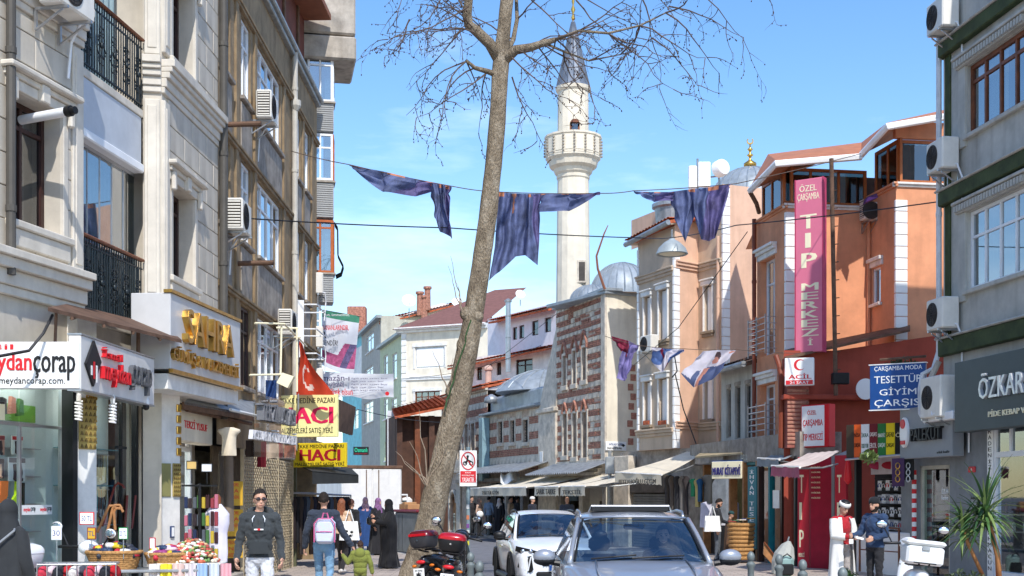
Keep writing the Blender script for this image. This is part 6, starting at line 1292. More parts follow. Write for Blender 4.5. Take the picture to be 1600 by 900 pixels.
 # headphone kiosk
hk_=T('headphone_kiosk','kiosk stacked with boxed headphones behind the two talking men','kiosk',P(1375,900,29));HF2=FP(1318,30.4,1432,27.6)
obj('back_wall',MB().box(HF2,0,HF2.L,-.9,-.85,0,3.2),mat('kiosk_back',C(70,72,74),.7,var=.2),hk_)
obj('roof',MB().prism([HF2.w(0,.2,2.72),HF2.w(HF2.L,.2,2.72),HF2.w(HF2.L,-.9,3.15),HF2.w(0,-.9,3.15)],(0,0,.05)),mat('kiosk_roof',C(178,172,164),.8,var=.2),hk_)
obj('counter',MB().bbox(HF2,.7,HF2.L-.1,-.2,.1,0,1.0,.02),M['whiteclean'],hk_);obj('header_panel',MB().box(HF2,.6,HF2.L-.1,-.4,-.36,2.3,2.7),mat('pink_white',C(222,214,216),.6,var=.1),hk_)
for k,(u,c)in enumerate(((.9,(200,60,100)),(1.4,(190,40,60)),(2.0,(150,30,60)),(2.5,(60,50,60)))):obj('header_picture',MB().ell(HF2.w(u,-.35,2.5),(.2,.02,.09),12,6),mat('hp_pic%d'%k,C(*c),.5),hk_)
for k in range(5):obj('shelf',MB().box(HF2,.6,HF2.L-.1,-.85,-.45,1.0+k*.3,1.02+k*.3),M['black'],hk_)
for u in(.55,HF2.L-.08):obj('post',MB().box(HF2,u,u+.08,-.1,.05,0,2.7),M['black'],hk_)
for j in range(4):
 for i in range(12):
  u=.66+i*(HF2.L-.95)/12;w=random.uniform(.14,.17);h=random.uniform(.2,.25);z=1.022+j*.3
  bxn=T('headphone_box','boxed headphones on the %s shelf of the kiosk'%('lowest','second','third','top')[j],'box',HF2.w(u,-.6,z),group='headphone boxes on the %s shelf'%('lowest','second','third','top')[j])
  obj('carton',MB().bbox(HF2,u,u+w,-.7,-.5,z,z+h,.005),[M['whiteclean'],M['black'],mat('grey_card',C(180,184,190),.5),M['whiteclean']][(i*2+j)%4],bxn)
  g=MB().tube([HF2.w(u+w/2+.05*math.cos(a),-.494,z+h*.5+.05*math.sin(a))for a in[q*.35 for q in range(10)]],.009,4)
  for sg_ in(-.05,.05):g.ell(HF2.w(u+w/2+sg_,-.494,z+h*.45),(.018,.018,.03),6,4)
  obj('headphone_print',g,[M['black'],M['redlet'],M['black'],mat('hpb',C(60,90,150),.5)][(i+j)%4]if(i*2+j)%4!=1 else M['whiteclean'],bxn)
obj('railing',MB().tube([HF2.w(1.5,.5,.1),HF2.w(1.5,.5,1.15),HF2.w(HF2.L+.1,.5,1.1),HF2.w(HF2.L+.1,.5,.1)],.025,6).tube([HF2.w(1.5,.5,.6),HF2.w(HF2.L+.1,.5,.6)],.015,6),M['wood'],hk_)
tag(obj('red_umbrella',MB().lathe([(.02,0),(.1,.1),(.06,.5),(.02,.62)],P(1325,757,29),8),M['redlet'],smooth=True),'folded red umbrella hanging at the kiosk corner','umbrella')
tag(obj('air_duct_unit',MB().bbox(FP(1322,30,1344,29.5),0,.35,-.3,0,1.8+(775-708)*.0149,1.8+(775-664)*.0149,.02),M['ac']),'pale air conditioner box wedged behind the pink awning','air conditioner')
# palm fronds hanging over the blue sign come from the vegetation section
# ------------------------------------------------------------------ right: shops towards the mosque
sl_=Facade((6.04,37.8),(7.06,32.1));SLz=lambda x,y:sl_.at(x,y)[1]
bk=T('book_stall','cluttered bookshop front under the cream lettered sign','shop front',sl_.w(1,-.5,0))
obj('back_wall',MB().box(sl_,-1.5,sl_.L,-1.0,-.95,0,3.3),mat('olive_shop',C(120,116,70),.8,var=.2),bk)
obj('lintel',MB().box(sl_,-2.5,sl_.L+.4,-1.1,.0,2.75,3.4),M['brown2'],bk)
for u in(-1.2,1.1,2.2,3.2):obj('post',MB().box(sl_,u,u+.12,-.2,.02,0,2.75),M['woodlt'],bk)
for k in range(4):
 for j in range(9):
  u=1.25+j*.1;z=.9+k*.42;obj('book',MB().bbox(sl_,u,u+.08,-.6,-.45,z,z+random.uniform(.22,.32),.006),mat('bk%d'%((j*3+k)%6),C(*[(150,60,50),(60,110,70),(220,210,190),(50,60,110),(180,150,60),(90,60,50)][(j*3+k)%6]),.6),bk)
t=T('bookshop_sign','cream sign with blue letters over the bookshop','sign',P(1136,748,36));f=FP(1112,36.4,1159,35.6);r=f.rect(1112,1159,721,748);obj('panel',MB().bbox(f,0,f.L,-.15,0,r[2],r[3],.01),M['creamlet'],t);obj('edge',MB().box(f,-.01,f.L+.02,-.16,-.02,r[3],r[3]+.03),M['blue'],t);vtx(f,t,'MURAT KİTAPEVİ',1114,1157,726,742,mat('indigo',C(70,66,130),.5),ext=.03,fat=.01)
t=T('teal_fascia_sign','teal box sign with steel letters above the dress shop','sign',P(1190,728,34));f=FP(1160,35.8,1216,33.6);r=f.rect(1160,1216,689,726);obj('panel',MB().bbox(f,0,f.L,-.4,0,r[2],r[3],.01),M['teal'],t);vtx(f,t,'İHVAN TESETTÜR',1161,1200,704,722,sl,ext=.08,fat=.01)
t=T('vertical_teal_sign','narrow teal vertical sign with white letters beside the bookshop','sign',P(1175,860,34.6));f=FP(1168,34.8,1182,34.3);r=f.rect(1168,1182,729,858);obj('panel',MB().bbox(f,0,f.L,-.1,0,r[2],r[3],.01),M['teal'],t)
for k,s in enumerate('İHVAN TESETTÜR'):
 if s!=' ':vtx(f,t,s,1171.5,1178,734+k*8.3,740+k*8.3,M['whiteclean'],fat=.02)
ds=T('dress_shop_front','narrow dress shop front with dark red posts under the grey awning','shop front',P(1205,860,33.6));f=FP(1184,34.2,1246,31.9)
for x,m in((1186,M['darkwood']),(1203,M['teal']),(1222,M['darkwood']),(1243,M['black'])):u=f.at(x,800)[0];obj('post',MB().box(f,u,u+.09,-.1,.05,0,2.8),m,ds)
obj('pane',MB().box(f,.1,f.L-.1,-.04,-.03,.1,2.6),G['shop'],ds);obj('inner_wall',MB().box(f,0,f.L,-.9,-.85,0,3),M['brown2'],ds);obj('poster',MB().box(f,f.at(1208,790)[0],f.at(1218,790)[0],.0,.01,SLz(1212,794),SLz(1212,766)),M['whiteclean'],ds)
obj('inner_fabric',MB().grid(lambda s,t:f.w(1.6+.9*s,-.5+.05*math.sin(s*18),.4+1.9*t),24,1),mat('pale_fabric',C(196,196,184),.8,var=.25,scale=8),ds,smooth=True)
def awning(name,label,pts,m,mval,drop,txt=None,tm=None,scal=True):
 """pts: back-left, back-right, front-right, front-left"""
 t=T(name,label,'awning',pts[3]);q=[Vector(p)for p in pts]
 mb=MB().grid(lambda s,v:q[0].lerp(q[1],s).lerp(q[3].lerp(q[2],s),v)+Vector((0,0,-.06*math.sin(v*math.pi)+.008*math.sin(s*30))),16,6)
 obj('canopy',mb,m,t,smooth=True)
 d=(q[2]-q[3]);f=Facade(tuple(q[3][:2]),tuple(q[2][:2]))
 def vf_(s,v):
  z=q[3].z+(q[2].z-q[3].z)*s;e=drop*(1-(.12*abs(math.sin(s*math.pi*max(3,int(d.length/.22))))if scal else 0));return f.w(s*f.L,.012+.02*math.sin(s*15+v),z-e*v)
 vl=obj('valance',MB().grid(vf_,40,3),mval,t,smooth=True);obj('front_bar',MB().tube([q[3],q[2]],.03,6),M['white'],t)
 for s in(.06,.94):a,b=q[0].lerp(q[1],s),q[3].lerp(q[2],s);obj('arm',MB().tube([a+Vector((0,0,-.3)),a.lerp(b,.5)+Vector((.1,0,-.2)),b+Vector((0,0,-.03))],.022,6),M['galv'],t)
 if txt:z=min(q[2].z,q[3].z);text(f,txt,f.L*.1,f.L*.9,z-drop*.78,z-drop*.22,.04,tm or M['blacklet'],vl,.006,.01)
 return t
awning('beige_shop_awning','large beige awning with lettered valance below the peach house',[P(1072,706,41.4),P(1102,704,40.2),P(1034,742,37.6),P(962,738,40.0)],M['canvas'],M['canvas'],.32,'FETTAHOĞLU GİYİM')
awning('grey_shop_awning','dusty grey awning left of the pink valance awning',[P(1216,704,34),P(1246,704,32.5),P(1218,718,31.4),P(1184,716,33.0)],mat('grey_canvas',C(150,160,168),.7,trans=.1),mat('grey_canvas',C(150,160,168)),.22)
awning('pink_valance_awning','cream awning with faded pink valance over the crimson portal',[P(1262,708,31.5),P(1312,704,29.0),P(1250,730,27.6),P(1206,728,29.4)],mat('cream_pink_canvas',C(232,214,202),.8,trans=.15),mat('pink_canvas',C(196,110,134),.8,trans=.15),.25)
obj('canopy_slope',MB(),M['canvas'])if False else None
t=T('rusty_porch_roof','weathered flat tin porch roof right of the beige awning','canopy',P(1120,712,38));obj('sheet',MB().prism([P(1086,716,38.5),P(1160,710,35.6),P(1164,702,37),P(1100,706,40)],(0,0,.05)),mat('tan_tin',C(176,158,124),.7,var=.2),t);obj('fascia',MB().prism([P(1086,716,38.5),P(1130,713,36.8),P(1130,722,36.8),P(1086,725,38.5)],(0,.05,0)),M['brown2'],t)
# clothes shop below the beige awning
cs2=T('roller_shutter_shop','closed grey roller shutter beneath the beige awning','shutter',P(1012,860,43));f=FP(985,44.2,1038,42.2)
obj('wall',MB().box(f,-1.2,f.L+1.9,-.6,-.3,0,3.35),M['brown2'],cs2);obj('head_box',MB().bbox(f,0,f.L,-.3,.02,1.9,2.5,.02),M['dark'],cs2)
s0=None
for k in range(20):
 b=MB().bbox(f,.05,f.L-.05,-.1,-.06,.08+k*.09,.08+k*.09+.082,.012)
 if s0 is None:s0=obj('slat',b,mat('shutter_grey',C(128,128,124),.5,metal=.3),cs2);b0=Vector(s0.location)+WO[cs2.name]
 else:share(s0,b0+Vector((0,0,k*.09)),cs2)
obj('side_pier',MB().bbox(f,-1.1,-.05,-.25,.05,0,3.2,.02),M['ashlar'],cs2)
for i,(x,c,nm)in enumerate(((1043,(70,66,66),'dark grey'),(1050,(96,88,84),'taupe'),(1058,(54,54,60),'charcoal'),(1066,(130,126,124),'patterned grey'),(1072,(60,54,56),'dark'),(1083,(48,140,100),'green'),(1090,(196,180,120),'pale yellow'),(1094,(42,90,130),'blue'))):
 garment('hanging_dress',nm+' dress hanging under the beige awning',c,40.5-i*.25,x-6,x+6,744+(i>4)*4,812-(i%3)*8-(i>4)*20,True,'dress',.14)
garment('striped_jacket','dark striped jacket on the outdoor display left of the bookshop',(58,60,62),37.6,1096,1117,742,786,True,'jacket',.14);garment('white_trousers','pale lilac trousers hanging below the striped jacket',(206,204,220),37.6,1093,1114,784,824,False,'trousers',.12);garment('white_trousers','pale lilac trousers hanging inside the bookshop',(206,204,220),36.8,1144,1156,784,820,False,'trousers',.12)
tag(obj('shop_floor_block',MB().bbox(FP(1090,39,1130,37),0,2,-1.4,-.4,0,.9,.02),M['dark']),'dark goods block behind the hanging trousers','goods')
# ------------------------------------------------------------------ stalls along the mosque
sb=T('arcade_shops','dark open shops under the brick hall and striped house','shop front',(*kpt(850),0))
KK=Facade(kpt(716),kpt(952));KK.n=K1.n
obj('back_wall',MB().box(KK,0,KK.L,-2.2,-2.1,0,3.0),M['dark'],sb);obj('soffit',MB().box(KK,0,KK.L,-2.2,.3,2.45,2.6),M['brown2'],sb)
for k in range(9):u=.5+k*(KK.L-1)/8;obj('pier',MB().bbox(KK,u-.18,u+.18,-.3,.0,0,2.45,.02),M['ashlar']if k%2 else M['brown2'],sb)
for k in range(8):
 u=.9+k*(KK.L-1)/8;w=1.6;obj('shelf_unit',MB().box(KK,u,u+w,-1.4,-1.2,0,1.6).box(KK,u,u+w,-1.1,-.6,0,.7),mat('stall%d'%(k%3),C(*[(96,82,70),(70,84,92),(110,92,60)][k%3]),.8,var=.3,scale=8),sb)
t=T('tin_roof','grey corrugated tin roof on the arcade right of the buttress','roof',KK.w(10,1,2.6))
def corr(f,u0,u1,n0,z0,n1,z1,par):
 mb=MB().grid(lambda s,v:f.w(u0+(u1-u0)*s,n0+(n1-n0)*v,z0+(z1-z0)*v+.035*math.sin(s*(u1-u0)*28)),int((u1-u0)*28),1);return obj('sheet',mb,M['galv'],par,smooth=True)
uB=KK.at(868,740)[0];zq=lambda x,y,n:KK.at(x,y,n)[1]
corr(KK,uB,KK.L+.3,.05,3.05,1.3,2.62,t);t2=T('tin_roof','grey corrugated tin roof below the three barred windows','roof',KK.w(4,1,2.7))
corr(KK,KK.at(758,740)[0],uB-.5,.05,3.2,1.4,2.8,t2)
for i,(x0,x1,y,s)in enumerate(((728,756,750,''),(744,775,757,'TESETTÜR GİYİM'),(770,822,755,''),(828,858,760,'SARIK TAKKE'),(868,898,766,'TEKSTİL'))):
 a=KK.at(x0,y,2.6)[0];b=a+[2.6,2.7,3.4,2.4,2.2][i];n=2.4
 awning('stall_awning',['leftmost beige stall awning beside the round sign post','beige stall awning with lettered valance second from the left','widest beige stall awning under the striped house','beige stall awning with fringed lettered valance right of the widest','small cream stall awning nearest the street lamp post'][i],[KK.w(a+.6,.3,2.55),KK.w(b+.4,.3,2.55),KK.w(b,n,2.12),KK.w(a,n,2.12)],M['canvas'],M['canvas'],.34,s or None)
tag(obj('white_tarp',MB().grid(lambda s,v:P(782+30*s,738+16*v+4*math.sin(s*7),53.2-.8*v+.2*math.sin(s*9)),14,5),M['whiteclean'],smooth=True),'crumpled white tarpaulin lying on the stall awnings','tarp')
t=T('street_name_sign','white directional sign with black arrow on the plaster wall','sign',P(961,703,45.8));f=Facade(tuple(KR.w(-.05,.04,0)[:2]),tuple(KR.w(KR.L,.04,0)[:2]));r=f.rect(946,978,690,704);obj('panel',MB().bbox(f,r[0],r[1],0,.03,r[2],r[3],.005),M['whiteclean'],t);vtx(f,t,'FATİH MÜFTÜLÜĞÜ',951,972,692,696,M['blue'],n=.031);vtx(f,t,'İMAM HATİP KURSU',948,971,698,702,M['blacklet'],n=.031)
u,z=f.at(974,696);obj('arrow',MB().prism([f.w(u-.05,.032,z+.07),f.w(u+.06,.032,z),f.w(u-.05,.032,z-.07)],f.n*.006).box(f,u-.1,u-.05,.032,.038,z-.02,z+.02),M['blacklet'],t)
t=T('red_street_plate','small red street name plate at the corner of the peach house','sign',P(972,728,45.5));r=f.rect(960,982,723,730);obj('panel',MB().bbox(f,r[0],r[1],0,.03,r[2],r[3],.005),M['redlet'],t);vtx(f,t,'TOPHANE SOKAK',962,980,725,728.5,M['whiteclean'],n=.031)
t=T('steel_post','grey steel post with box between the tin roof and beige awning','post',P(952,800,44));pb_=P(953,800,44);pb_.z=.05;obj('shaft',MB().tube([pb_,pb_+Vector((0,0,3.3))],.06,10),M['galv'],t);obj('box',MB().bbox(Frame(pb_,(1,0)),-.15,.15,-.2,.1,2.5,3.1,.02),M['galv'],t)
# ------------------------------------------------------------------ plane tree
tr=T('plane_tree','leaning bare plane tree with mottled trunk in the middle of the street','tree',(-1.67,23,0))
TY=23.0
rnd=random.Random(11)
tp=[(650,915,.40),(655,885,.34),(664,850,.295),(674,805,.265),(686,750,.25),(700,690,.25),(716,620,.235),(731,545,.215),(742,480,.195),(752,410,.185),(763,330,.175),(771,260,.168),(777,190,.162),(781,120,.16),(786,60,.14),(792,0,.13),(797,-60,.12),(800,-130,.1)]
path=[P(x,y,TY)for x,y,r in tp];rad=[r*.92 for _,_,r in tp]
mb=MB();seg=26;vs=[]
fine=[]
for i in range(len(path)-1):
 for k in range(6):t=k/6;fine.append((path[i].lerp(path[i+1],t),rad[i]*(1-t)+rad[i+1]*t))
fine.append((path[-1],rad[-1]))
knots=[(.0,0)]
for i,(p,r)in enumerate(fine):
 for k in range(seg):
  a=2*math.pi*k/seg;q=Vector((math.cos(a),math.sin(a),0))
  f=1+.1*noise.noise(Vector((q.x*1.2,q.y*1.2,p.z*1.3)))+.05*noise.noise(Vector((q.x*4,q.y*4,p.z*5)))
  if p.z<.9:f*=1+.16*max(0,math.sin(a*3+1))*(.9-p.z)
  vs.append(p+q*r*f)
n=len(fine)
mb.add(vs,[(i*seg+k,i*seg+(k+1)%seg,(i+1)*seg+(k+1)%seg,(i+1)*seg+k)for i in range(n-1)for k in range(seg)])
obj('trunk',mb,M['bark'],tr,smooth=True)
kn=[(722,490,.13,.1),(716,540,.12,.12),(738,495,.16,.09),(700,612,.14,.1),(716,615,.12,.1),(668,765,.12,.12),(745,440,.1,.1)]
for x,y,r,h in kn:obj('knot',MB().ell(P(x+6,y,TY-.08),(r*.85,r*.8,h*1.3),12,10),M['bark'],tr,smooth=True)
def wob(a,b,n,amp):
 pts=[a];
 for i in range(1,n):t=i/n;pts.append(a.lerp(b,t)+Vector((rnd.uniform(-1,1),rnd.uniform(-1,1),rnd.uniform(-1,1)))*amp)
 return pts+[b]
limbs=[]
def limb(pl,r0,r1,name='limb'):
 pts=[P(x,y,Y)for x,y,Y in pl];n=len(pts);rs=[r0+(r1-r0)*i/(n-1)for i in range(n)]
 obj(name,MB().tube(pts,rs,10),M['bark'],tr,smooth=True);limbs.append((pts,rs));return pts
limb([(779,92,23),(765,68,22.9),(744,48,22.8),(732,38,22.8),(730,22,22.7),(733,-10,22.6),(728,-60,22.5)],.11,.07)
limb([(786,96,23),(806,78,22.9),(830,74,22.8),(850,67,22.7),(868,62,22.6)],.1,.045)
limb([(783,120,23),(763,112,22.9),(742,106,22.7),(728,94,22.6)],.06,.025)
limb([(790,85,23),(802,62,23.2),(808,30,23.4),(806,-20,23.6)],.05,.03)
limb([(797,-60,23),(860,-110,22.4),(960,-120,21.6),(1060,-90,21)],.08,.03);limb([(797,-60,23),(740,-110,22.8),(670,-90,22.4)],.07,.03);limb([(800,-120,23),(900,-190,24),(1040,-180,24.6)],.07,.02)
limb([(868,62,22.6),(905,48,22.4),(950,52,22.2),(1000,40,22),(1040,20,21.8)],.03,.012);limb([(850,67,22.7),(880,80,22.9),(920,95,23),(970,85,23)],.025,.01)
TW=MB();SEED=MB()
def twig(p,d,L,r,depth):
 n=7;pts=[p];d=d.normalized();st=L/n
 for i in range(n):
  d=(d+Vector((rnd.uniform(-.3,.3),rnd.uniform(-.3,.3),rnd.uniform(-.3,.22)+(.1 if depth==0 and i>4 else 0)))).normalized()
  pts.append(pts[-1]+d*st)
 TW.tube(pts,[r*(1-.75*i/n)for i in range(n+1)],4 if depth else 5,False)
 for i in range(1,n+1):
  if depth<2 and rnd.random()<(.62,.42)[depth]:
   a=rnd.uniform(0,6.28);q=Vector((math.cos(a),math.sin(a),0));nd=(d*.6+Vector((rnd.uniform(-1,1),rnd.uniform(-1,1),rnd.uniform(-.9,.5)))).normalized()
   twig(pts[i],nd,L*rnd.uniform(.3,.5),max(r*.55,.0045),depth+1)
  if depth>=1 and rnd.random()<.22:
   e=pts[i]+Vector((0,0,-.006));SEED.ell(e,(.011,.011,.015),6,4)
spec=[]
for pts,rs in limbs:
 for i in range(1,len(pts)):spec.append((pts[i],pts[i]-pts[i-1],rs[i]))
for p,d,r in spec:
 for k in range(1):
  twig(p,d.normalized()*.7+Vector((rnd.uniform(-1,1),rnd.uniform(-1,1),rnd.uniform(-.8,.5))),rnd.uniform(.9,1.7),.016,0)
for x0,y0,dx,dz,L in((735,45,-1,.2,1.5),(735,40,-1,-.5,1.6),(740,50,-1,.5,1.4),(732,10,-1,-.1,1.7),(728,96,-1,-.4,1.5),(728,96,-.7,-1,1.3),(760,112,-.4,-1,1.1),(800,120,.5,-1,1.2),(800,90,.9,-.9,1.6),(840,72,.6,-1,1.3),(850,70,1,-.4,1.5),(870,62,1,-.7,1.7),(868,60,1,.2,1.6),(950,52,1,-.6,1.6),(1000,40,1,-.7,1.6),(1040,20,1,-.8,1.6),(1045,10,1,-.1,1.5),(1000,-10,.4,-1,1.7),(1060,-60,.6,-1,1.9),(960,-60,.5,-1,1.7),(900,0,.7,-.6,1.6),(830,0,.6,-.5,1.6),(700,-20,-.9,-.8,1.5),(670,-60,-.9,-1,1.5),(1060,-90,1,-.8,1.8),(880,-20,.9,-.2,1.6),(640,30,-.3,-.5,.8),(1020,60,1,-.4,1.2)):
 twig(P(x0,y0,22.5+rnd.uniform(-.6,.6)),Vector((dx,rnd.uniform(-.4,.4),dz)),L,.015,0)
obj('twigs',TW,M['twig'],tr,kind='stuff');obj('seed_buds',SEED,mat('seed',C(70,52,44),.9),tr,kind='stuff')
sp=MB()
for x0,y0,x1,y1 in((722,488,700,415),(722,488,704,400),(723,486,712,440),(668,760,640,690),(668,762,655,640),(670,758,618,705),(668,764,690,660),(700,610,676,548),(700,612,708,560),(668,760,632,720),(672,750,700,690)):
 sp.tube(wob(P(x0,y0,TY-.15),P(x1,y1,TY-.3),6,.03),[.014-.0018*i for i in range(7)],4)
obj('sprouts',sp,mat('pale_twig',C(166,148,128),.9),tr,kind='stuff')
iv=MB()
for k in range(90):
 t=k/90;x,y=728-40*t,520+130*t;iv.ell(P(x-6+rnd.uniform(-4,4),y,TY-.15),(.03,.02,.03),5,3)
obj('green_cord',MB().tube(wob(P(736,500,TY-.19),P(696,640,TY-.24),12,.02),.014,5),mat('ivy_green',C(54,84,48),.8),tr)
# bare sapling by the mosque wall
tag(obj('bare_branch',MB().tube([P(945,452,44),P(934,420,44),P(932,400,44),P(944,365,44),P(950,352,44)],[.05,.045,.04,.03,.015],6),mat('red_twig',C(140,92,72),.9)),'single bare reddish branch sticking up above the brick hall','branch')
# ------------------------------------------------------------------ cables and flags over the street
FY=28.0
cable([P(455,236,29),P(545,257,FY),P(712,292,FY),P(780,300,FY),P(936,302,FY),P(990,298,FY),P(1150,287,FY),P(1345,240,31)],.01,'thin rope carrying the three large purple flags',sag=.02,m=M['twig'])
cable([P(340,338,24.4),P(700,356,FY),P(1010,372,34),P(1060,370,37.5),P(1150,352,33),P(1475,314,26)],.014,'dark cable crossing the street that carries the dish lamp',sag=.03)
cable([P(945,525,34),P(1000,540,33),P(1070,545,32.6),P(1150,546,32),P(1250,552,32)],.008,'thin string carrying the three small poster flags',sag=.02,m=M['twig'])
cable([P(1168,362,35),P(1060,512,38),P(985,575,42)],.012,'slanting cable from the orange house down to the peach house')
cable([P(1055,585,41),P(1068,640,41),P(1090,700,40.6)],.02,'loose cable drooping down the peach house corner');cable([P(1052,545,41.2),P(1058,580,41),P(1050,590,41)],.02,'coil of cable beside the small air conditioner')
cable([P(870,490,50),P(760,575,58)],.012,'thin cable from the minaret foot to the tiled wing');cable([P(845,540,54),P(640,590,60)],.012,'sagging cable behind the leaning trunk',sag=.3)
cable([P(560,640,40),P(700,660,50)],.012,'cable below the lettered banner',sag=.1)
fp=[mat('flag_indigo',C(116,128,172),.75,var=.3,scale=3,trans=.35),mat('flag_violet',C(122,114,166),.75,var=.3,scale=3,trans=.35),mat('flag_salmon',C(226,150,112),.75,var=.2,trans=.3),mat('flag_maroon',C(128,58,96),.75,var=.2,trans=.3)]
def drape(name,label,sheets,mats,pick):
 t=None;mb=MB()
 for top,bot,Y,nf,dep,ph in sheets:
  def L(pl,s):
   k=s*(len(pl)-1);i=min(int(k),len(pl)-2);f=k-i;f=f*f*(3-2*f)if len(pl)>2 else f
   return(pl[i][0]+(pl[i+1][0]-pl[i][0])*f,pl[i][1]+(pl[i+1][1]-pl[i][1])*f)
  def fn(s,v):
   a,b=L(top,s),L(bot,s);x=a[0]+(b[0]-a[0])*v;y=a[1]+(b[1]-a[1])*v
   q=P(x,y,Y+1.5*dep*math.sin(s*nf+ph+v*1.2)*(.35+.65*v)+.8*dep*math.sin(s*nf*2.3+v*3));w=noise.noise_vector(Vector((s*3.5+ph,v*3,Y)))*.07*min(1,4*v);return q+w
  k0=len(mb.f);mb.grid(fn,60,40)
  for k in range(k0,len(mb.f)):q=k-k0;mb.m[k]=pick((q%60+.5)/60,(q//60+.5)/40,ph)
 t=T(name,label,'flag',mb.v[0])
 obj('cloth',mb,mats,t,smooth=True);return t
pk=lambda s,v,ph:2 if(v<.07 and math.sin(s*17+ph)>.45)else(1 if s+.3*v>.75 else 0)
d1=drape('purple_flag','purple flag twisted on the rope left of the tree trunk',[([(545,258),(600,268),(650,280),(710,292)],[(552,262),(600,300),(650,306),(700,292)],FY,9,.09,0),([(672,286),(690,288),(706,292)],[(680,340),(690,362),(706,374),(700,330)],FY-.1,12,.1,1)],fp,pk)
d2=drape('purple_flag','blue purple flag hanging in front of the minaret behind the trunk',[([(779,300),(800,302),(825,303),(846,303)],[(764,440),(782,424),(806,402),(822,398),(838,414),(842,380)],FY,14,.12,0),([(842,303),(890,303),(937,302)],[(844,330),(890,330),(934,304)],FY,8,.07,2)],fp,lambda s,v,ph:2 if(v<.06 and math.sin(s*20)>.3)or(abs(s-.42-v*-.2)<.02 and ph==0 and v<.3)else(1 if s>.8 else 0))
d3=drape('purple_flag','dark purple flag bunched on the rope above the dish lamp',[([(990,299),(1020,300),(1050,300)],[(1000,305),(1020,316),(1052,314)],FY,7,.06,3),([(1046,300),(1075,296),(1105,293),(1142,287)],[(1056,345),(1072,380),(1086,338),(1094,374),(1108,378),(1118,372),(1136,300)],FY,16,.13,1)],fp,pk)
fs=[mat('poster_maroon',C(140,44,70),.7,var=.2,trans=.25),mat('poster_lilac',C(150,140,196),.7,var=.2,trans=.3),mat('poster_white',C(222,218,228),.7,var=.08,trans=.35),mat('poster_blue',C(84,112,168),.7,var=.2,trans=.3),mat('poster_skin',C(216,150,132),.7,trans=.3),mat('poster_suit',C(84,98,138),.7,trans=.3),mat('poster_hair',C(96,74,76),.7,trans=.3)]
drape('poster_flag','small twisted maroon and lilac flag before the plaster wall',[([(955,525),(980,532),(1000,541)],[(968,548),(980,560),(995,546)],34,8,.08,0),([(972,548),(980,552),(990,552)],[(963,592),(972,596),(981,590)],33.9,8,.06,1)],fs,lambda s,v,ph:0 if ph==0 and s<.6 else 1)
drape('poster_flag','small crumpled blue and white poster flag before the peach house bay',[([(1019,542),(1040,545),(1069,546)],[(1018,564),(1034,580),(1050,562),(1064,552)],33,9,.08,0)],fs,lambda s,v,ph:2 if math.sin(s*9+v*6)>.2 else(0 if abs(s-.3-v*.2)<.05 else 3))
def portrait(s,v,ph):
 if math.hypot((s-.9)*1.2,v-.12)<.08:return 4
 if math.hypot((s-.57)*2.6,(v-.3)*1.6)<.22:return 4
 if math.hypot((s-.59)*2.3,(v-.17)*1.9)<.24:return 6
 if v>.52 and(abs(s-.38)<.05+.1*(1-v)):return 4 if s>.36 else 2
 if v>.5+.5*abs(s-.5)**1.4+(.0 if s>.2 else.3):return 5
 return 2
drape('poster_flag','billowing pale flag printed with a suited figure',[([(1098,549),(1120,547),(1150,547)],[(1066,584),(1084,606),(1112,594),(1130,572)],32,4,.1,0)],fs,portrait)
# ------------------------------------------------------------------ bollards, posts, bin
def bollard(loc,label):
 t=T('bollard',label,'bollard',loc,group='turned metal bollards along the kerbs');loc=Vector(loc)
 obj('shaft',MB().lathe([(.09,0),(.09,.06),(.06,.1),(.055,.4),(.075,.43),(.075,.47),(.05,.5),(.05,.66),(.068,.69),(.068,.72),(.035,.76)],loc,14),M['zinc'],t,smooth=35)
 obj('ball_cap',MB().lathe([(.03,.75),(.052,.79),(.06,.83),(.052,.87),(.03,.9),(.01,.91)],loc,14),M['zinc'],t,smooth=True)
for x,y,lab in((-.62,19.2,'bollard with ball cap right of the black motorcycle'),(-.42,16.6,'near bollard at the left kerb beside the white car'),(3.62,19.4,'bollard left of the leaning wooden board on the right pavement'),(3.86,18.5,'bollard in front of the crimson portal'),(3.86,17.0,'bollard between the crimson portal and the man in white'),(3.9,15.1,'bollard at the feet of the man in white')):bollard((x,y,.05),lab)
for px,Y,lab in((763,56.5,'far bollard in front of the shoppers on the mosque kerb'),(710,63,'far bollard left of the sign post'),(735,60,'far bollard right of the sign post')):p=P(px,800,Y);bollard((p.x,Y,.05),lab)
sp_=T('no_motorcycle_sign','white and red no motorcycles sign on a grey post beside the trunk','sign',(-1.04,30,.05));pb=Vector((-1.03,30,.05))
obj('post',MB().tube([pb,pb+Vector((0,0,2.9))],.05,10),mat('blue_grey_post',C(150,170,176),.5,metal=.3,var=.2),sp_)
f=FP(718,29.9,745,29.9);r=f.rect(718,745,704,760);obj('plate',MB().bbox(f,0,f.L,-.015,.015,r[2],r[3],.008),M['whiteclean'],sp_)
Mf=Matrix((f.u,f.z,f.n)).transposed();u,z=f.at(731.5,720)
obj('red_ring',MB().tube([f.w(u+.155*math.cos(a*.2618),.022,z+.2*math.sin(a*.2618))for a in range(25)],.014,5),M['redlet'],sp_);obj('red_slash',MB().tube([f.w(u-.1,.024,z+.13),f.w(u+.1,.024,z-.13)],.012,5),M['redlet'],sp_)
mt=MB()
for sx in(-.07,.07):mt.tube([f.w(u+sx+.04*math.cos(a*.52),.02,z-.06+.04*math.sin(a*.52))for a in range(13)],.012,4)
mt.tube([f.w(u-.07,.02,z-.05),f.w(u,.02,z+.02),f.w(u+.06,.02,z-.02)],.022,5).ell(f.w(u-.01,.02,z+.1),(.03,.01,.035)).tube([f.w(u-.02,.02,z+.0),f.w(u-.01,.02,z+.08)],.025,5)
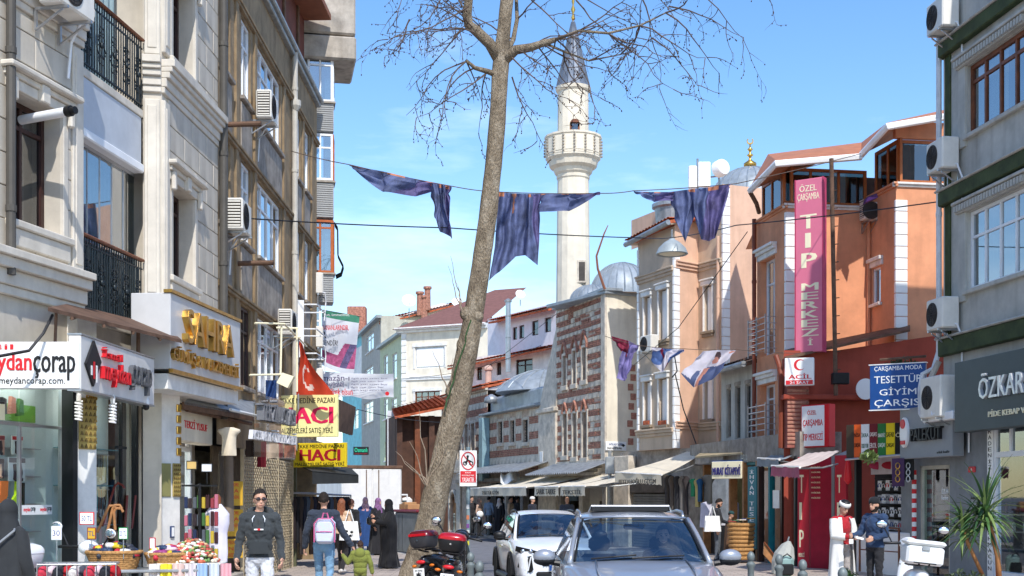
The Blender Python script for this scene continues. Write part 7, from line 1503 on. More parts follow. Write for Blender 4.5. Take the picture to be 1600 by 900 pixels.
obj('motorcycle_symbol',mt,M['blacklet'],sp_);obj('red_panel',MB().bbox(f,.02,f.L-.02,.016,.02,f.at(731,754)[1],f.at(731,736)[1],.003),M['redlet'],sp_)
vtx(f,sp_,'YASAKTIR',722,741,746,753,M['whiteclean'],n=.021,fat=.01);vtx(f,sp_,'MOTOSİKLET PARK',722,741,741,744,M['whiteclean'],n=.021);vtx(f,sp_,'BU ALANA',727,736,737.5,739.5,M['whiteclean'],n=.021)
for k,(z,c)in enumerate(((1.2,(200,120,80)),(1.0,(120,70,140)),(.85,(220,220,214)),(1.45,(230,230,226)),(.6,(210,200,60)))):obj('sticker',MB().box(Frame(pb,(1,0),(0,-1,0)),-.035,.03,.048,.052,z,z+.1),mat('stk%d'%k,C(*c),.5),sp_)
bn=T('street_cabinet','grey metal street cabinet with maroon top behind the tree','cabinet',P(634,865,39.5));f=FP(617,40.2,652,38.6);obj('body',MB().bbox(f,0,f.L,-.6,0,.05,1.3,.03),mat('cabinet_grey',C(120,122,122),.5,var=.15,streak=.4),bn);obj('top',MB().bbox(f,-.05,f.L+.05,-.65,.05,1.3,1.38,.02),mat('maroon_top',C(128,44,56),.5),bn)
for k in range(3):obj('door_seam',MB().box(f,.05+k*.28,.06+k*.28,.001,.006,.12,1.24),M['black'],bn)
for k in range(3):tag(obj('cardboard_box',MB().bbox(f,.1+.25*k,.32+.25*k,-.5,-.1,1.384,1.55+.06*(k%2),.01),mat('cardboard',C(186,140,96),.8)),['left','middle','right'][k]+' cardboard box on the maroon cabinet top','box')
# ------------------------------------------------------------------ white truck
tk=T('box_truck','white box truck seen from behind beyond the talking women','truck',P(582,850,50));f=FP(534,49.0,628,50.0);zt=f.at(580,728)[1]
tw=mat('truck_white',C(232,230,226),.5,var=.06,streak=.4)
obj('box',MB().bbox(f,0,f.L,-5,0,.75,zt,.04),tw,tk)
for k in(0,1):d=obj('rear_door',MB().bbox(f,.06+k*(f.L-.06)/2,f.L/2-.02+k*(f.L-.06)/2,.001,.04,.85,zt-.12,.02),tw,tk);obj('lock_rod',MB().tube([f.w(f.L/2+(-.25 if k==0 else.25),.06,.85),f.w(f.L/2+(-.25 if k==0 else.25),.06,zt-.15)],.02,6),M['rust'],d)
obj('frame_top',MB().bbox(f,-.03,f.L+.03,-.05,.06,zt-.11,zt+.02,.02),M['rust'],tk);obj('bumper',MB().bbox(f,.1,f.L-.1,-.1,.1,.45,.6,.02),M['galv'],tk)
for k in range(8):obj('reflector_stripe',MB().prism([f.w(.06+k*.28,.042,.95),f.w(.2+k*.28,.042,.95),f.w(.26+k*.28,.042,1.07),f.w(.12+k*.28,.042,1.07)],f.n*.004),M['redlet']if k%2 else M['whiteclean'],tk)
obj('underframe',MB().box(f,.3,f.L-.3,-5,-.2,.5,.74),M['black'],tk);obj('cab',MB().bbox(f,.1,f.L-.1,-6.9,-5.1,.5,2.5,.15),tw,tk)
for u in(.15,f.L-.4):
 for n_ in(-1.0,-6):w_=obj('wheel',MB().lathe([(.3,0),(.4,.03),(.4,.22),(.3,.25)],f.w(u,n_,.36),16,Matrix((f.z,f.n,f.u)).transposed()),M['rubber'],tk)
for u in(.1,f.L-.3):obj('tail_light',MB().bbox(f,u,u+.22,.1,.13,.46,.58,.01),M['redlet'],tk)
obj('yellow_plate',MB().box(f,.12,.5,.045,.05,.86,.93),M['yellow2'],tk)
pu=T('parked_pickup','white pickup with roll bar partly hidden behind the cabinet','pickup',P(612,800,56));f2=FP(596,56,640,56)
obj('bed',MB().bbox(f2,0,f2.L,-2,0,.5,1.1,.05),tw,pu);obj('cab',MB().bbox(f2,.05,f2.L-.05,-3.6,-2,.5,1.75,.12),tw,pu);obj('roll_bar',MB().tube([f2.w(.1,-.4,1.1),f2.w(.15,-.5,1.85),f2.w(f2.L-.15,-.5,1.85),f2.w(f2.L-.1,-.4,1.1)],.05,8).tube([f2.w(.12,-.4,1.5),f2.w(f2.L-.12,-.4,1.5)],.03,6),tw,pu)
for u in(.1,f2.L-.35):obj('wheel',MB().lathe([(.22,0),(.33,.03),(.33,.2),(.22,.23)],f2.w(u,-.6,.28),14,Matrix((f2.z,f2.n,f2.u)).transposed()),M['rubber'],pu)
obj('window',MB().box(f2,.3,f2.L-.3,-1.995,-1.985,1.2,1.6),G['wins'],pu)
# ------------------------------------------------------------------ cars (local frame: front towards -Y, ground at z=0)
LW=Frame((0,0,0),(1,0,0),(0,-1,0))
def lerp(a,b,t):return a+(b-a)*t
def subsurf(o,lv=2):
 m=o.modifiers.new('smooth','SUBSURF');m.levels=lv;m.render_levels=lv;return o
def wheel(par,x,y,r,w,nm='wheel'):
 s=1 if x>0 else-1;Mx=Matrix.Rotation(R(90)*s,3,'Y')
 t=obj(nm,MB().lathe([(r*.62,-w/2),(r*.9,-w/2),(r,-w*.35),(r,w*.35),(r*.9,w/2),(r*.62,w/2)],(x,y,r),28,Mx),M['rubber'],par,smooth=40,local=True)
 g=MB().lathe([(.05,w*.3),(.06,w*.42),(r*.1,w*.44)],(x,y,r),12,Mx)
 for k in range(5):
  a=k*2*math.pi/5;d=Mx@Vector((math.cos(a),math.sin(a),0));e=Mx@Vector((-math.sin(a),math.cos(a),0));n=Mx@Vector((0,0,1));c=Vector((x,y,r))+n*w*.36
  g.prism([c+d*.05+e*.04,c+d*r*.64+e*.06,c+d*r*.64-e*.06,c+d*.05-e*.04],n*.03)
 obj('rim',g,M['steel'],t,local=True)
 return t
def car(name,label,cat,loc,rz,paint,L,Wd,H,cowl,kind):
 t=T(name,label,cat,loc,rz);hw=Wd/2;f,b=-L/2,L/2
 bl=cowl-.04 # belt line
 hood_y0,cw_y=f+.12,f+L*.27
 # lower body as lofted rings
 st=[(f+.0,.30,.78,.62,.80),(f+.05,.26,.90,.70,.86),(f+.3,.24,.97,.80,.93),(f+.75,.24,1.0,.88,.97),(cw_y-.1,.24,1.0,.92,.995),(cw_y+.3,.24,1.0,.93,1.0),(0.2,.24,1.0,.93,1.0),(b-.9,.24,1.0,.93,1.02),(b-.3,.25,.96,.86,1.02),(b-.02,.32,.86,.74,.98)]
 rings=[]
 for y,zs,wm,wt,zt in st:
  zt=zt*bl if y>cw_y-.2 else lerp(bl*.80,bl*.99,min(1,max(0,(y-f)/(cw_y-f)))**.7)
  zm=lerp(zs,zt,.62)
  pr=[(0,zs-.04),(.7*wm,zs-.04),(.95*wm,zs),(.98*wm,lerp(zs,zm,.5)),(1.0*wm,zm),(.985*wm,lerp(zm,zt,.6)),(.93*wt/.93*(1 if y>cw_y else.985),zt-.02),(wt*.8,zt+.015 if y<cw_y else zt),(wt*.4,zt+.045 if y<cw_y else zt),(0,zt+.05 if y<cw_y else zt)]
  ring=[(x*hw,y,z)for x,z in pr]+[(-x*hw,y,z)for x,z in pr[-2:0:-1]];rings.append(ring)
 mb=MB();n=len(rings[0]);V=[p for r_ in rings for p in r_]
 mb.add(V,[(i*n+k,i*n+(k+1)%n,(i+1)*n+(k+1)%n,(i+1)*n+k)for i in range(len(rings)-1)for k in range(n)]+[list(range(n)),list(range((len(rings)-1)*n,len(rings)*n))])
 subsurf(obj('body',mb,paint,t,smooth=True,local=True),2)
 # greenhouse
 wb,wtp=hw*.80,hw*.655;yb,ytp=cw_y+.02,cw_y+.02+(H-cowl)*1.45;zb,ztp=cowl-.02,H-.075
 def ws(s,v,off=0):
  x=lerp(-lerp(wb,wtp,v),lerp(wb,wtp,v),s);y=lerp(yb,ytp,v)+.16*(abs(2*s-1)**2.2)-.1;z=lerp(zb,ztp,v)+.03*math.sin(v*math.pi)-.02*abs(2*s-1)**2
  return Vector((x,y-off*.7,z+off))
 obj('windscreen',MB().grid(ws,20,10),G['car'],t,smooth=True,local=True)
 ry=[ytp,ytp+.4,0.5,b-.75,b-.35];rz_=[ztp,H-.025,H,H-.04,H-.12];rw=[wtp,wtp*1.01,wtp*1.02,wtp*.98,wtp*.9]
 rings=[]
 for y,z,w in zip(ry,rz_,rw):rings.append([(-w-.03,y+(.06 if y==ytp else 0),z-.07),(-w,y+(.05 if y==ytp else 0),z-.015),(-w*.6,y-(.04 if y==ytp else 0),z+.015),(0,y-(.1 if y==ytp else 0),z+.025),(w*.6,y-(.04 if y==ytp else 0),z+.015),(w,y+(.05 if y==ytp else 0),z-.015),(w+.03,y+(.06 if y==ytp else 0),z-.07)])
 mb=MB();n=7;mb.add([p for r_ in rings for p in r_],[(i*n+k,i*n+k+1,(i+1)*n+k+1,(i+1)*n+k)for i in range(4)for k in range(6)])
 subsurf(obj('roof',mb,paint,t,smooth=True,local=True),2)
 for s in(-1,1):
  e=1 if s>0 else 0
  mb=MB().tube([ws(e,v,.01)+Vector((s*.035,.02,0))for v in(-.06,.2,.4,.6,.8,1.0)],[.034,.03,.028,.028,.028,.03],8);obj('windscreen_pillar',mb,paint,t,smooth=True,local=True)
  obj('screen_edge',MB().tube([ws(e,v,.012)+Vector((-s*.012,-.004,0))for v in(0,.25,.5,.75,1.0)],.014,5),M['black'],t,local=True)
  gx=lambda y,v:s*lerp(hw*.915,wtp+.035,v)
  yA=[yb+.3,ytp+.32];yB=[b-.55,b-.8]
  mb=MB().grid(lambda q,v:Vector((gx(0,v),lerp(lerp(yA[0],yA[1],v),lerp(yB[0],yB[1],v),q),lerp(bl-.01,H-.1,v))),10,4);obj('side_window',mb,G['car'],t,smooth=True,local=True)
  for q0,q1 in((.42,.46),(.8,.85)):
   obj('door_pillar',MB().grid(lambda q,v:Vector((gx(0,v)+s*.008,lerp(lerp(yA[0],yA[1],v),lerp(yB[0],yB[1],v),lerp(q0,q1,q)),lerp(bl-.01,H-.1,v))),1,3),M['black'],t,local=True)
  mx=s*(hw+.13);my=yb+.32;mz=cowl-.02
  mir=obj('wing_mirror',MB().ell((mx,my,mz+.03),(.13,.075,.085),16,10),paint if kind=='suv' else M['black'],t,smooth=True,local=True)
  obj('mirror_foot',MB().tube([(s*(hw-.05),my+.02,mz-.05),(mx-s*.06,my+.02,mz-.03)],.035,8),M['black'],mir,local=True);obj('mirror_base',MB().ell((mx,my,mz-.015),(.125,.07,.06),14,8),M['black'],mir,smooth=True,local=True)
  obj('roof_rail',MB().tube([(s*(wtp+.0),ytp+.25,H-.06),(s*(wtp+.01),ytp+.4,H-.005),(s*(wtp+.01),.6,H+.012),(s*wtp*.98,b-.9,H-.03),(s*wtp*.95,b-.7,H-.06)],.018,8),M['steel']if kind=='suv' else M['black'],t,smooth=True,local=True)
  for y in(f+.85,b-.8):
   wheel(t,s*(hw-.1),y,.34,.22)
   obj('wheel_arch',MB().tube([(s*(hw*.985),y+.4*math.cos(a*math.pi/10),.34+.4*math.sin(a*math.pi/10))for a in range(11)],.045,6),M['black'],t,local=True)
  obj('sill',MB().tube([(s*hw*.97,f+1.25,.24),(s*hw*.97,b-1.2,.24)],.07,8),M['black'],t,local=True)
  obj('door_handle',MB().bbox(LW,s*hw*.985-.02,s*hw*.985+.02,-.35,-.15,bl-.2,bl-.165,.01),paint,t,local=True)
  # interior
 obj('cabin_floor',MB().bbox(LW,-hw*.85,hw*.85,-(b-.5),-(cw_y),.3,.5,.02),M['black'],t,local=True)
 obj('dashboard',MB().ell((0,cw_y+.35,cowl-.1),(hw*.82,.3,.1),16,8),M['black'],t,smooth=True,local=True)
 for s in(-1,1):
  se=obj('seat',MB().bbox(LW,s*.37-.25,s*.37+.25,-(cw_y+1.35),-(cw_y+1.2),.5,1.15,.08).bbox(LW,s*.37-.25,s*.37+.25,-(cw_y+1.2),-(cw_y+.75),.5,.62,.06),mat('seat_grey',C(60,60,64),.8),t,local=True);obj('headrest',MB().bbox(LW,s*.37-.13,s*.37+.13,-(cw_y+1.36),-(cw_y+1.26),1.18,1.36,.05),MATS['seat_grey'],se,local=True)
 sw=Matrix.Rotation(R(65),3,'X');obj('steering_wheel',MB().tube([Vector((.37,cw_y+.62,cowl-.08))+sw@Vector((.18*math.cos(a*.2618),.18*math.sin(a*.2618),0))for a in range(25)],.018,6),M['black'],t,smooth=True,local=True)
 obj('rear_mirror',MB().bbox(LW,-.12,.12,-(ytp+.05),-(ytp-.02),ztp-.13,ztp-.06,.02),M['black'],t,local=True)
 obj('cowl_panel',MB().grid(lambda s,v:ws(s,0)+Vector((0,-.12*(1-v),-.02+.01*v)),16,2),M['black'],t,local=True)
 for x0,x1 in((-.1,.5),(-.55,-.05)):obj('wiper',MB().tube([ws(.5+x0/(2*wb),.02,.02),ws(.5+(x0+x1)/(4*wb),.05,.02),ws(.5+x1/(2*wb),.08,.02)],.01,5),M['black'],t,local=True)
 # front
 return t,dict(f=f,hw=hw,bl=bl,ws=ws,H=H,ytp=ytp,cw=cw_y,wtp=wtp)
grey_paint=mat('grey_car_paint',C(150,154,162),.32,metal=.3,var=.06,scale=1,coat=.7)
white_paint=mat('white_car_paint',C(232,234,236),.25,var=.03,coat=.6)
suv,cd=car('grey_suv','dusty dark grey car with raised sunroof driving towards the viewer','car',(1.43,15.3,-.05),0,grey_paint,4.5,1.86,1.66,1.15,'suv')
obj('sunroof_panel',MB().bbox(LW,-.47,.47,-(cd['ytp']+.5),-(cd['ytp']+.47),1.66,1.725,.01).add([(-.47,cd['ytp']+.48,1.725),(.47,cd['ytp']+.48,1.725),(.46,cd['ytp']+1.1,1.68),(-.46,cd['ytp']+1.1,1.68)],[(0,1,2,3)]),M['black'],suv,local=True)
obj('sunroof_rim',MB().tube([(-.5,cd['ytp']+.5,1.66),(-.47,cd['ytp']+.47,1.73),(.47,cd['ytp']+.47,1.73),(.5,cd['ytp']+.5,1.66)],.012,6),M['steel'],suv,local=True)
obj('roof_chrome',MB().tube([cd['ws'](s/10,1.0,.025)for s in range(11)],.012,5),M['steel'],suv,local=True)
for s in(-1,1):obj('bonnet_crease',MB().tube([(s*.5,cd['cw']-.08,1.135),(s*.52,-1.7,1.06),(s*.5,-2.0,.98)],.012,5),grey_paint,suv,smooth=True,local=True)
obj('headlight',MB().ell((-.66,-2.12,.84),(.2,.1,.09),12,8),M['chrome'],suv,smooth=True,local=True);obj('headlight',MB().ell((.66,-2.12,.84),(.2,.1,.09),12,8),M['chrome'],suv,smooth=True,local=True)
obj('grille',MB().bbox(LW,-.5,.5,2.2,2.29,.6,.85,.04),M['black'],suv,local=True)
wc,ce=car('white_car','white compact crossover waiting behind the grey car','car',(.70,26.3,-.05),R(7),white_paint,4.2,1.80,1.55,1.06,'white')
for s in(-1,1):
 h=obj('headlight',MB().prism([(s*.42,-2.105,.80),(s*.62,-2.07,.84),(s*.86,-1.86,.90),(s*.87,-1.82,.80),(s*.70,-2.02,.74),(s*.46,-2.10,.74)],(0,-.03,0)),M['black'],wc,local=True)
 for k in range(2):obj('lamp_unit',MB().ell((s*(.6+.14*k),-2.08+.09*k,.805),(.05,.03,.045),10,8),M['chrome'],h,smooth=True,local=True)
 c_=obj('daylight_claw_housing',MB().prism([(s*.60,-2.10,.72),(s*.80,-1.96,.68),(s*.84,-1.92,.5),(s*.62,-2.08,.40),(s*.56,-2.11,.46)],(0,-.03,0)),M['black'],wc,local=True)
 for k in range(3):obj('daylight_claw',MB().tube([(s*(.61+.055*k),-2.135+.035*k,.70-.012*k),(s*(.66+.055*k),-2.115+.04*k,.44+.02*k)],.012,5),M['whiteclean'],c_,local=True)
gb_=obj('grille',MB().bbox(LW,-.4,.4,2.06,2.125,.52,.8,.03),M['black'],wc,local=True)
for k in range(15):obj('grille_bar',MB().bbox(LW,-.37+k*.051,-.35+k*.051,2.125,2.14,.54,.79,.004),M['chrome'],gb_,local=True)
obj('lower_intake',MB().bbox(LW,-.5,.5,2.06,2.13,.28,.42,.03),M['black'],wc,local=True)
pl_=obj('number_plate',MB().bbox(LW,-.26,.26,2.145,2.16,.44,.55,.006),M['whiteclean'],wc,local=True);obj('blue_strip',MB().box(LW,-.26,-.21,2.161,2.163,.442,.548),M['blue'],pl_,local=True)
def ltext(s,x0,x1,z0,z1,n,m,par,F=LW):
 o=text(F,s,x0,x1,z0,z1,n,m,None,.002,.01)
 off=Vector(o.location);
 for v in o.data.vertices:v.co+=off
 o.location=(0,0,0);o.parent=par;return o
ltext('34 TH 28',-.19,.24,.465,.525,2.162,M['blacklet'],pl_)
# ------------------------------------------------------------------ scooters (local frame: rear towards -Y)
def scooter(name,label,loc,rz,body,boxm,lidm,big=False,mirror=True,tail=True,lean=R(6)):
 t=T(name,label,'motor scooter',loc,rz);t.rotation_euler=(0,lean,rz)
 for y in(-.62,.66):
  Mx=Matrix.Rotation(R(90),3,'Y')
  w=obj('wheel',MB().lathe([(.17,-.055),(.24,-.06),(.27,-.03),(.275,0),(.27,.03),(.24,.06),(.17,.055)],(0,y,.275),24,Mx),M['rubber'],t,smooth=40,local=True)
  g=MB().lathe([(.04,-.06),(.17,-.05),(.17,.05),(.04,.06)],(0,y,.275),16,Mx);obj('rim',g,M['steel'],w,smooth=40,local=True)
 rg=[]
 for y,w,z0,z1 in((-.92,.05,.62,.72),(-.8,.12,.52,.76),(-.5,.17,.42,.78),(-.1,.18,.3,.74),(.05,.17,.25,.5),(.2,.16,.24,.36),(.4,.16,.26,.4)):rg.append([(-w,y,(z0+z1)/2),(-w*.8,y,z1),(0,y,z1+.02),(w*.8,y,z1),(w,y,(z0+z1)/2),(w*.7,y,z0),(-w*.7,y,z0)])
 mb=MB();n=7;mb.add([p for r_ in rg for p in r_],[(i*n+k,i*n+(k+1)%n,(i+1)*n+(k+1)%n,(i+1)*n+k)for i in range(len(rg)-1)for k in range(n)]+[list(range(n)),list(range(6*n,7*n))]);subsurf(obj('body',mb,body,t,smooth=True,local=True))
 sh=MB().add([(-.2,.42,.3),(.2,.42,.3),(.22,.5,.7),(.13,.46,1.02),(-.13,.46,1.02),(-.22,.5,.7),(0,.62,.3),(0,.68,.7),(0,.58,1.05)],[(0,1,2,5),(5,2,3,4),(0,6,7,5),(6,1,2,7),(5,7,8,4),(7,2,3,8)]);subsurf(obj('leg_shield',sh,body,t,smooth=True,local=True))
 subsurf(obj('seat',MB().add([(-.14,-.55,.8),(.14,-.55,.8),(.17,-.1,.8),(.12,.15,.78),(-.12,.15,.78),(-.17,-.1,.8),(-.1,-.55,.88),(.1,-.55,.88),(.13,-.1,.86),(.09,.13,.83),(-.09,.13,.83),(-.13,-.1,.86)],[(0,1,2,3,4,5),(6,7,8,9,10,11)]+[(i,(i+1)%6,6+(i+1)%6,6+i)for i in range(6)]),M['black'],t,smooth=True,local=True))
 hb=obj('handlebar',MB().tube([(-.36,.3,1.06),(-.15,.42,1.08),(.15,.42,1.08),(.36,.3,1.06)],.02,8),M['black'],t,smooth=True,local=True)
 obj('headset',MB().ell((0,.46,1.08),(.14,.14,.1),12,8),body,hb,smooth=True,local=True)
 if mirror:
  for s in(-1,1):m_=obj('mirror',MB().ell((s*.42,.32,1.32),(.085,.02,.06),14,8),body if not big else M['black'],t,smooth=True,local=True);obj('mirror_stem',MB().tube([(s*.25,.36,1.08),(s*.34,.36,1.22),(s*.4,.33,1.3)],.01,6),M['black'],m_,local=True);obj('mirror_glass',MB().ell((s*.42,.305,1.32),(.075,.012,.05),12,6),M['chrome'],m_,smooth=True,local=True)
 obj('fork',MB().tube([(-.08,.52,.8),(-.08,.66,.28)],.025,6),M['galv'],t,local=True);obj('front_fender',MB().tube([(0,.36,.38),(0,.46,.54),(0,.62,.6),(0,.8,.54)],[.06,.085,.085,.05],8),body,t,smooth=True,local=True)
 obj('rear_fender',MB().tube([(0,-.55,.58),(0,-.78,.6),(0,-.95,.48),(0,-1.0,.34)],[.07,.085,.075,.05],8),M['black'],t,smooth=True,local=True)
 p=obj('number_plate',MB().bbox(LW,-.105,.105,1.0,1.012,.42,.56,.006),M['whiteclean'],t,local=True);ltext('34 NAJ',-.07,.07,.5,.54,1.013,M['blacklet'],p);ltext('822',-.05,.05,.44,.485,1.013,M['blacklet'],p)
 obj('tail_light',MB().ell((0,-.93,.66),(.09,.04,.035),12,6),M['redlet'],t,smooth=True,local=True)
 for s in(-1,1):obj('indicator',MB().ell((s*.17,-.86,.6),(.05,.03,.025),8,6),mat('amber',C(226,120,30),.3),t,smooth=True,local=True);obj('grab_rail',MB().tube([(s*.13,-.45,.82),(s*.15,-.7,.86),(s*.06,-.86,.86)],.014,6),M['black'],t,local=True)
 obj('exhaust',MB().tube([(.18,.0,.26),(.2,-.4,.3),(.2,-.85,.36)],[.04,.065,.06],10),M['galv'],t,smooth=True,local=True);obj('rack',MB().bbox(LW,-.14,.14,.55,.95,.87,.885,.005),M['black'],t,local=True);obj('stand',MB().tube([(.14,-.1,.3),(.24,-.16,.03)],.014,6),M['galv'],t,local=True)
 if big:
  bx=obj('delivery_box',MB().bbox(LW,-.24,.24,.4,.88,.85,1.1,.035),boxm,t,local=True);obj('lid',MB().bbox(LW,-.255,.255,.385,.895,1.105,1.17,.03),lidm,bx,local=True);obj('latch',MB().bbox(LW,-.05,.05,.881,.9,1.04,1.1,.006),M['galv'],bx,local=True)
 else:
  rg=[]
  for z,w,l in((.89,.15,.15),(.93,.19,.19),(1.05,.215,.205),(1.08,.215,.205)):rg.append([(w*math.copysign(abs(math.cos(a))**.5,math.cos(a)),-.78+l*math.copysign(abs(math.sin(a))**.5,math.sin(a)),z)for a in[k*math.pi/10 for k in range(20)]])
  mb=MB();n=20;mb.add([q for r_ in rg for q in r_],[(i*n+k,i*n+(k+1)%n,(i+1)*n+(k+1)%n,(i+1)*n+k)for i in range(3)for k in range(n)]+[list(range(n))]);bx=obj('top_case',mb,boxm,t,smooth=40,local=True)
  rg=[]
  for z,w,l in((1.083,.22,.21),(1.13,.215,.205),(1.17,.18,.17),(1.19,.1,.1)):rg.append([(w*math.copysign(abs(math.cos(a))**.5,math.cos(a)),-.78+l*math.copysign(abs(math.sin(a))**.5,math.sin(a)),z)for a in[k*math.pi/10 for k in range(20)]])
  mb=MB();mb.add([q for r_ in rg for q in r_],[(i*n+k,i*n+(k+1)%n,(i+1)*n+(k+1)%n,(i+1)*n+k)for i in range(3)for k in range(n)]+[list(range(3*n,4*n))]);ld=obj('lid',mb,lidm,bx,smooth=40,local=True)
  obj('reflector',MB().bbox(LW,-.17,.17,.975,.992,1.085,1.13,.008),mat('red_reflector',C(190,16,30),.2,coat=.5),ld,local=True);obj('lock',MB().lathe([(.015,0),(.015,.01)],(0,-.985,1.02),10,Matrix.Rotation(R(90),3,'X')),M['chrome'],bx,local=True)
 return t
bp_=mat('black_gloss',C(22,22,24),.22,coat=.5,var=.1);rl_=mat('red_gloss_lid',C(170,20,36),.25,coat=.4)
scooter('motor_scooter','black scooter with red lidded top case, nearest to the bollards',(-.98,20.6,.05),R(-4),bp_,M['black'],rl_)
scooter('motor_scooter','black scooter with red banded top case parked against the trunk',(-1.02,21.9,.05),R(-28),bp_,mat('dark_grey_case',C(58,58,62),.4),mat('black_red_lid',C(96,16,28),.25,coat=.4),lean=R(-5))
scooter('delivery_scooter','white delivery scooter with large white box on the right pavement',(5.42,17.6,.05),R(-8),white_paint,mat('box_white',C(236,236,232),.45,var=.05),mat('box_white',C(236,236,232)),True)
scooter('motor_scooter','scooter with rounded white top case behind the woman at the left edge',(-5.78,16.3,.05),R(-20),white_paint,white_paint,white_paint)
# ------------------------------------------------------------------ street stalls at the left
def pile(mb_c,n,cx,w,d,h,rr,cols,name,par,F):
 r2=random.Random(5)
 for ci,c in enumerate(cols):
  mb=MB()
  for k in range(n//len(cols)):
   a,q=r2.uniform(0,6.28),math.sqrt(r2.random());x,y=q*w*math.cos(a),q*d*math.sin(a);z=h*(1-q*q)*r2.uniform(.75,1)
   mb.ell(F.w(cx+x,y,0)+Vector((0,0,z)),(rr*r2.uniform(.6,1.5),rr*r2.uniform(.6,1.5),rr*r2.uniform(.4,.9)),6,4)
  obj(name,mb,mat('pile%d_%d_%d'%c,C(*c),.5),par,smooth=True,kind='stuff')
def basket(loc,r,h,label,cols,rr,ph):
 t=T('wicker_basket',label,'basket',loc,group='wicker baskets on the left stall');loc=Vector(loc)
 wv_=MB()
 for k in range(9):z=h*k/8;q=r*(.78+.22*k/8);wv_.tube([loc+Vector((q*math.cos(a)*(1+.015*(-1)**(i+k)),q*math.sin(a)*.75,z))for i,a in enumerate([j*math.pi/16 for j in range(33)])],.022,5,False)
 obj('weave',wv_,M['wicker'],t,smooth=True);obj('rim',MB().tube([loc+Vector((r*1.02*math.cos(j*math.pi/16),r*.77*math.sin(j*math.pi/16),h+.01))for j in range(33)],.028,6),M['wicker'],t,smooth=True)
 obj('base',MB().lathe([(r*.78,0),(r*.78,.02)],loc,20,None,1,.75),M['wicker'],t)
 pile(None,70,0,r*.9,r*.65,ph,rr,cols,'contents',t,Frame(loc+Vector((0,0,h-.03)),(1,0),(0,1,0)))
tb=T('stall_table','low table with grey crates carrying the baskets','table',(-4.9,16.6,.05));tf=Frame((-4.95,16.6,0),(.96,.28))
obj('top',MB().bbox(tf,-.75,.95,-.3,.35,.82,.86,.01),M['galv'],tb)
for x in(-.7,.9):
 for y in(-.25,.3):obj('leg',MB().tube([tf.w(x,y,.05),tf.w(x,y,.82)],.018,6),M['steel'],tb)
cc=[(38,40,48),(52,56,66),(228,222,214),(196,44,60),(40,60,92),(214,190,40),(150,60,120),(230,200,206)]
basket(tf.w(-.2,.0,.865),.34,.2,'wicker basket heaped with dark mixed goods, left of the pair',cc[:6],.07,.16);basket(tf.w(.46,.05,.865),.27,.17,'smaller wicker basket heaped with bright scarves beside the candy pile',cc[2:],.07,.15)
ct=T('candy_table','small table with a mound of wrapped sweets and folded cloths','table',(-4.2,17.0,.05));tf2=Frame((-4.2,16.8,0),(1,.12))
obj('top',MB().bbox(tf2,-.42,.42,-.3,.3,.9,.93,.01),M['white'],ct)
for x in(-.38,.38):obj('leg',MB().tube([tf2.w(x,.25,.05),tf2.w(x,.25,.9)],.018,6),M['steel'],ct)
cm_=T('sweet_pile','mound of colourful wrapped sweets on the small table','sweets',tf2.w(0,0,.93));
pile(None,520,0,.34,.27,.3,.032,[(238,226,206),(214,110,80),(120,160,90),(222,180,130),(190,70,70),(240,236,228),(150,110,80)],'sweets',cm_,Frame(tf2.w(0,0,.94),(1,0),(0,1,0)))
for i,c in enumerate(((232,226,220),(238,220,60),(226,196,186),(216,206,206),(158,186,220),(206,214,226),(226,170,180))):
 u=-.5+i*.15;tag(obj('folded_cloth',MB().grid(lambda s,v:tf2.w(u+.14*s,.34+.03*math.sin(s*9+i),.93-.4*v),8,3),mat('cloth%d'%i,C(*c),.9,var=.05),smooth=True),['white','yellow','peach','pale grey','light blue','pale blue','pink'][i]+' cloth draped over the front of the sweets table','cloth')
rk2=T('wire_goods_rack','wire rack of small patterned garments beside the woman in black','rack',(-5.3,15.4,.05));wf=Frame((-5.35,15.5,0),(.97,.2))
for z in(.5,.8,.98):obj('wire_rail',MB().tube([wf.w(-.35,.2,z),wf.w(.55,.2,z),wf.w(.55,-.25,z),wf.w(-.35,-.25,z),wf.w(-.35,.2,z)],.012,5),M['steel'],rk2)
for k in range(9):obj('wire',MB().tube([wf.w(-.35+k*.1125,.2,.3),wf.w(-.35+k*.1125,.2,1.0)],.008,5),M['steel'],rk2)
for k in range(10):
 c=[(214,60,80),(228,200,206),(40,42,50),(190,30,40),(236,226,220),(70,72,84)][k%6];obj('garment',MB().ell(wf.w(-.3+k*.09,.05-.1*(k%2),.86),(.07,.16,.1),8,6),mat('gar%d'%(k%6),C(*c),.9,var=.25,scale=14),rk2,smooth=True)
def card(x0,x1,y0,y1,Y,frame,lab,txt=None,stick=True):
 f=FP(x0,Y,x1,Y);r=f.rect(x0,x1,y0,y1);t=T('price_sign',lab,'sign',f.w(f.L/2,0,r[2]),group='price cards on the left stall')
 obj('board',MB().bbox(f,0,f.L,-.015,0,r[2],r[3],.004),frame,t);obj('paper',MB().box(f,.012,f.L-.012,.001,.003,r[2]+.012,r[3]-.012),M['whiteclean']if 'ochre' not in lab else gy,t)
 if txt:text(f,txt,f.L*.15,f.L*.85,r[2]+(r[3]-r[2])*.3,r[2]+(r[3]-r[2])*.7,.004,mat('pen_blue',C(50,60,130),.6),t,.001)
 if stick:obj('stick',MB().tube([f.w(f.L/2,-.01,r[2]),f.w(f.L/2,-.01,r[2]-.25)],.007,5),M['steel'],t)
card(124,147,800,820,16.9,M['redlet'],'white fifty price card on the gold tiled column','50 TL',False);card(136,150,824,843,16.4,mat('maroon_frame',C(130,40,40),.5),'ochre price card in red frame above the left basket','TL');card(185,200,824,843,16.3,mat('green_frame',C(40,130,70),.5),'white price card in green frame between the baskets','20 TL');card(80,96,822,844,16.2,M['pvc'],'plain white tilted price card left of the column','30');card(233,243,840,858,16.6,M['crimson'],'narrow red framed card beside the smaller basket')
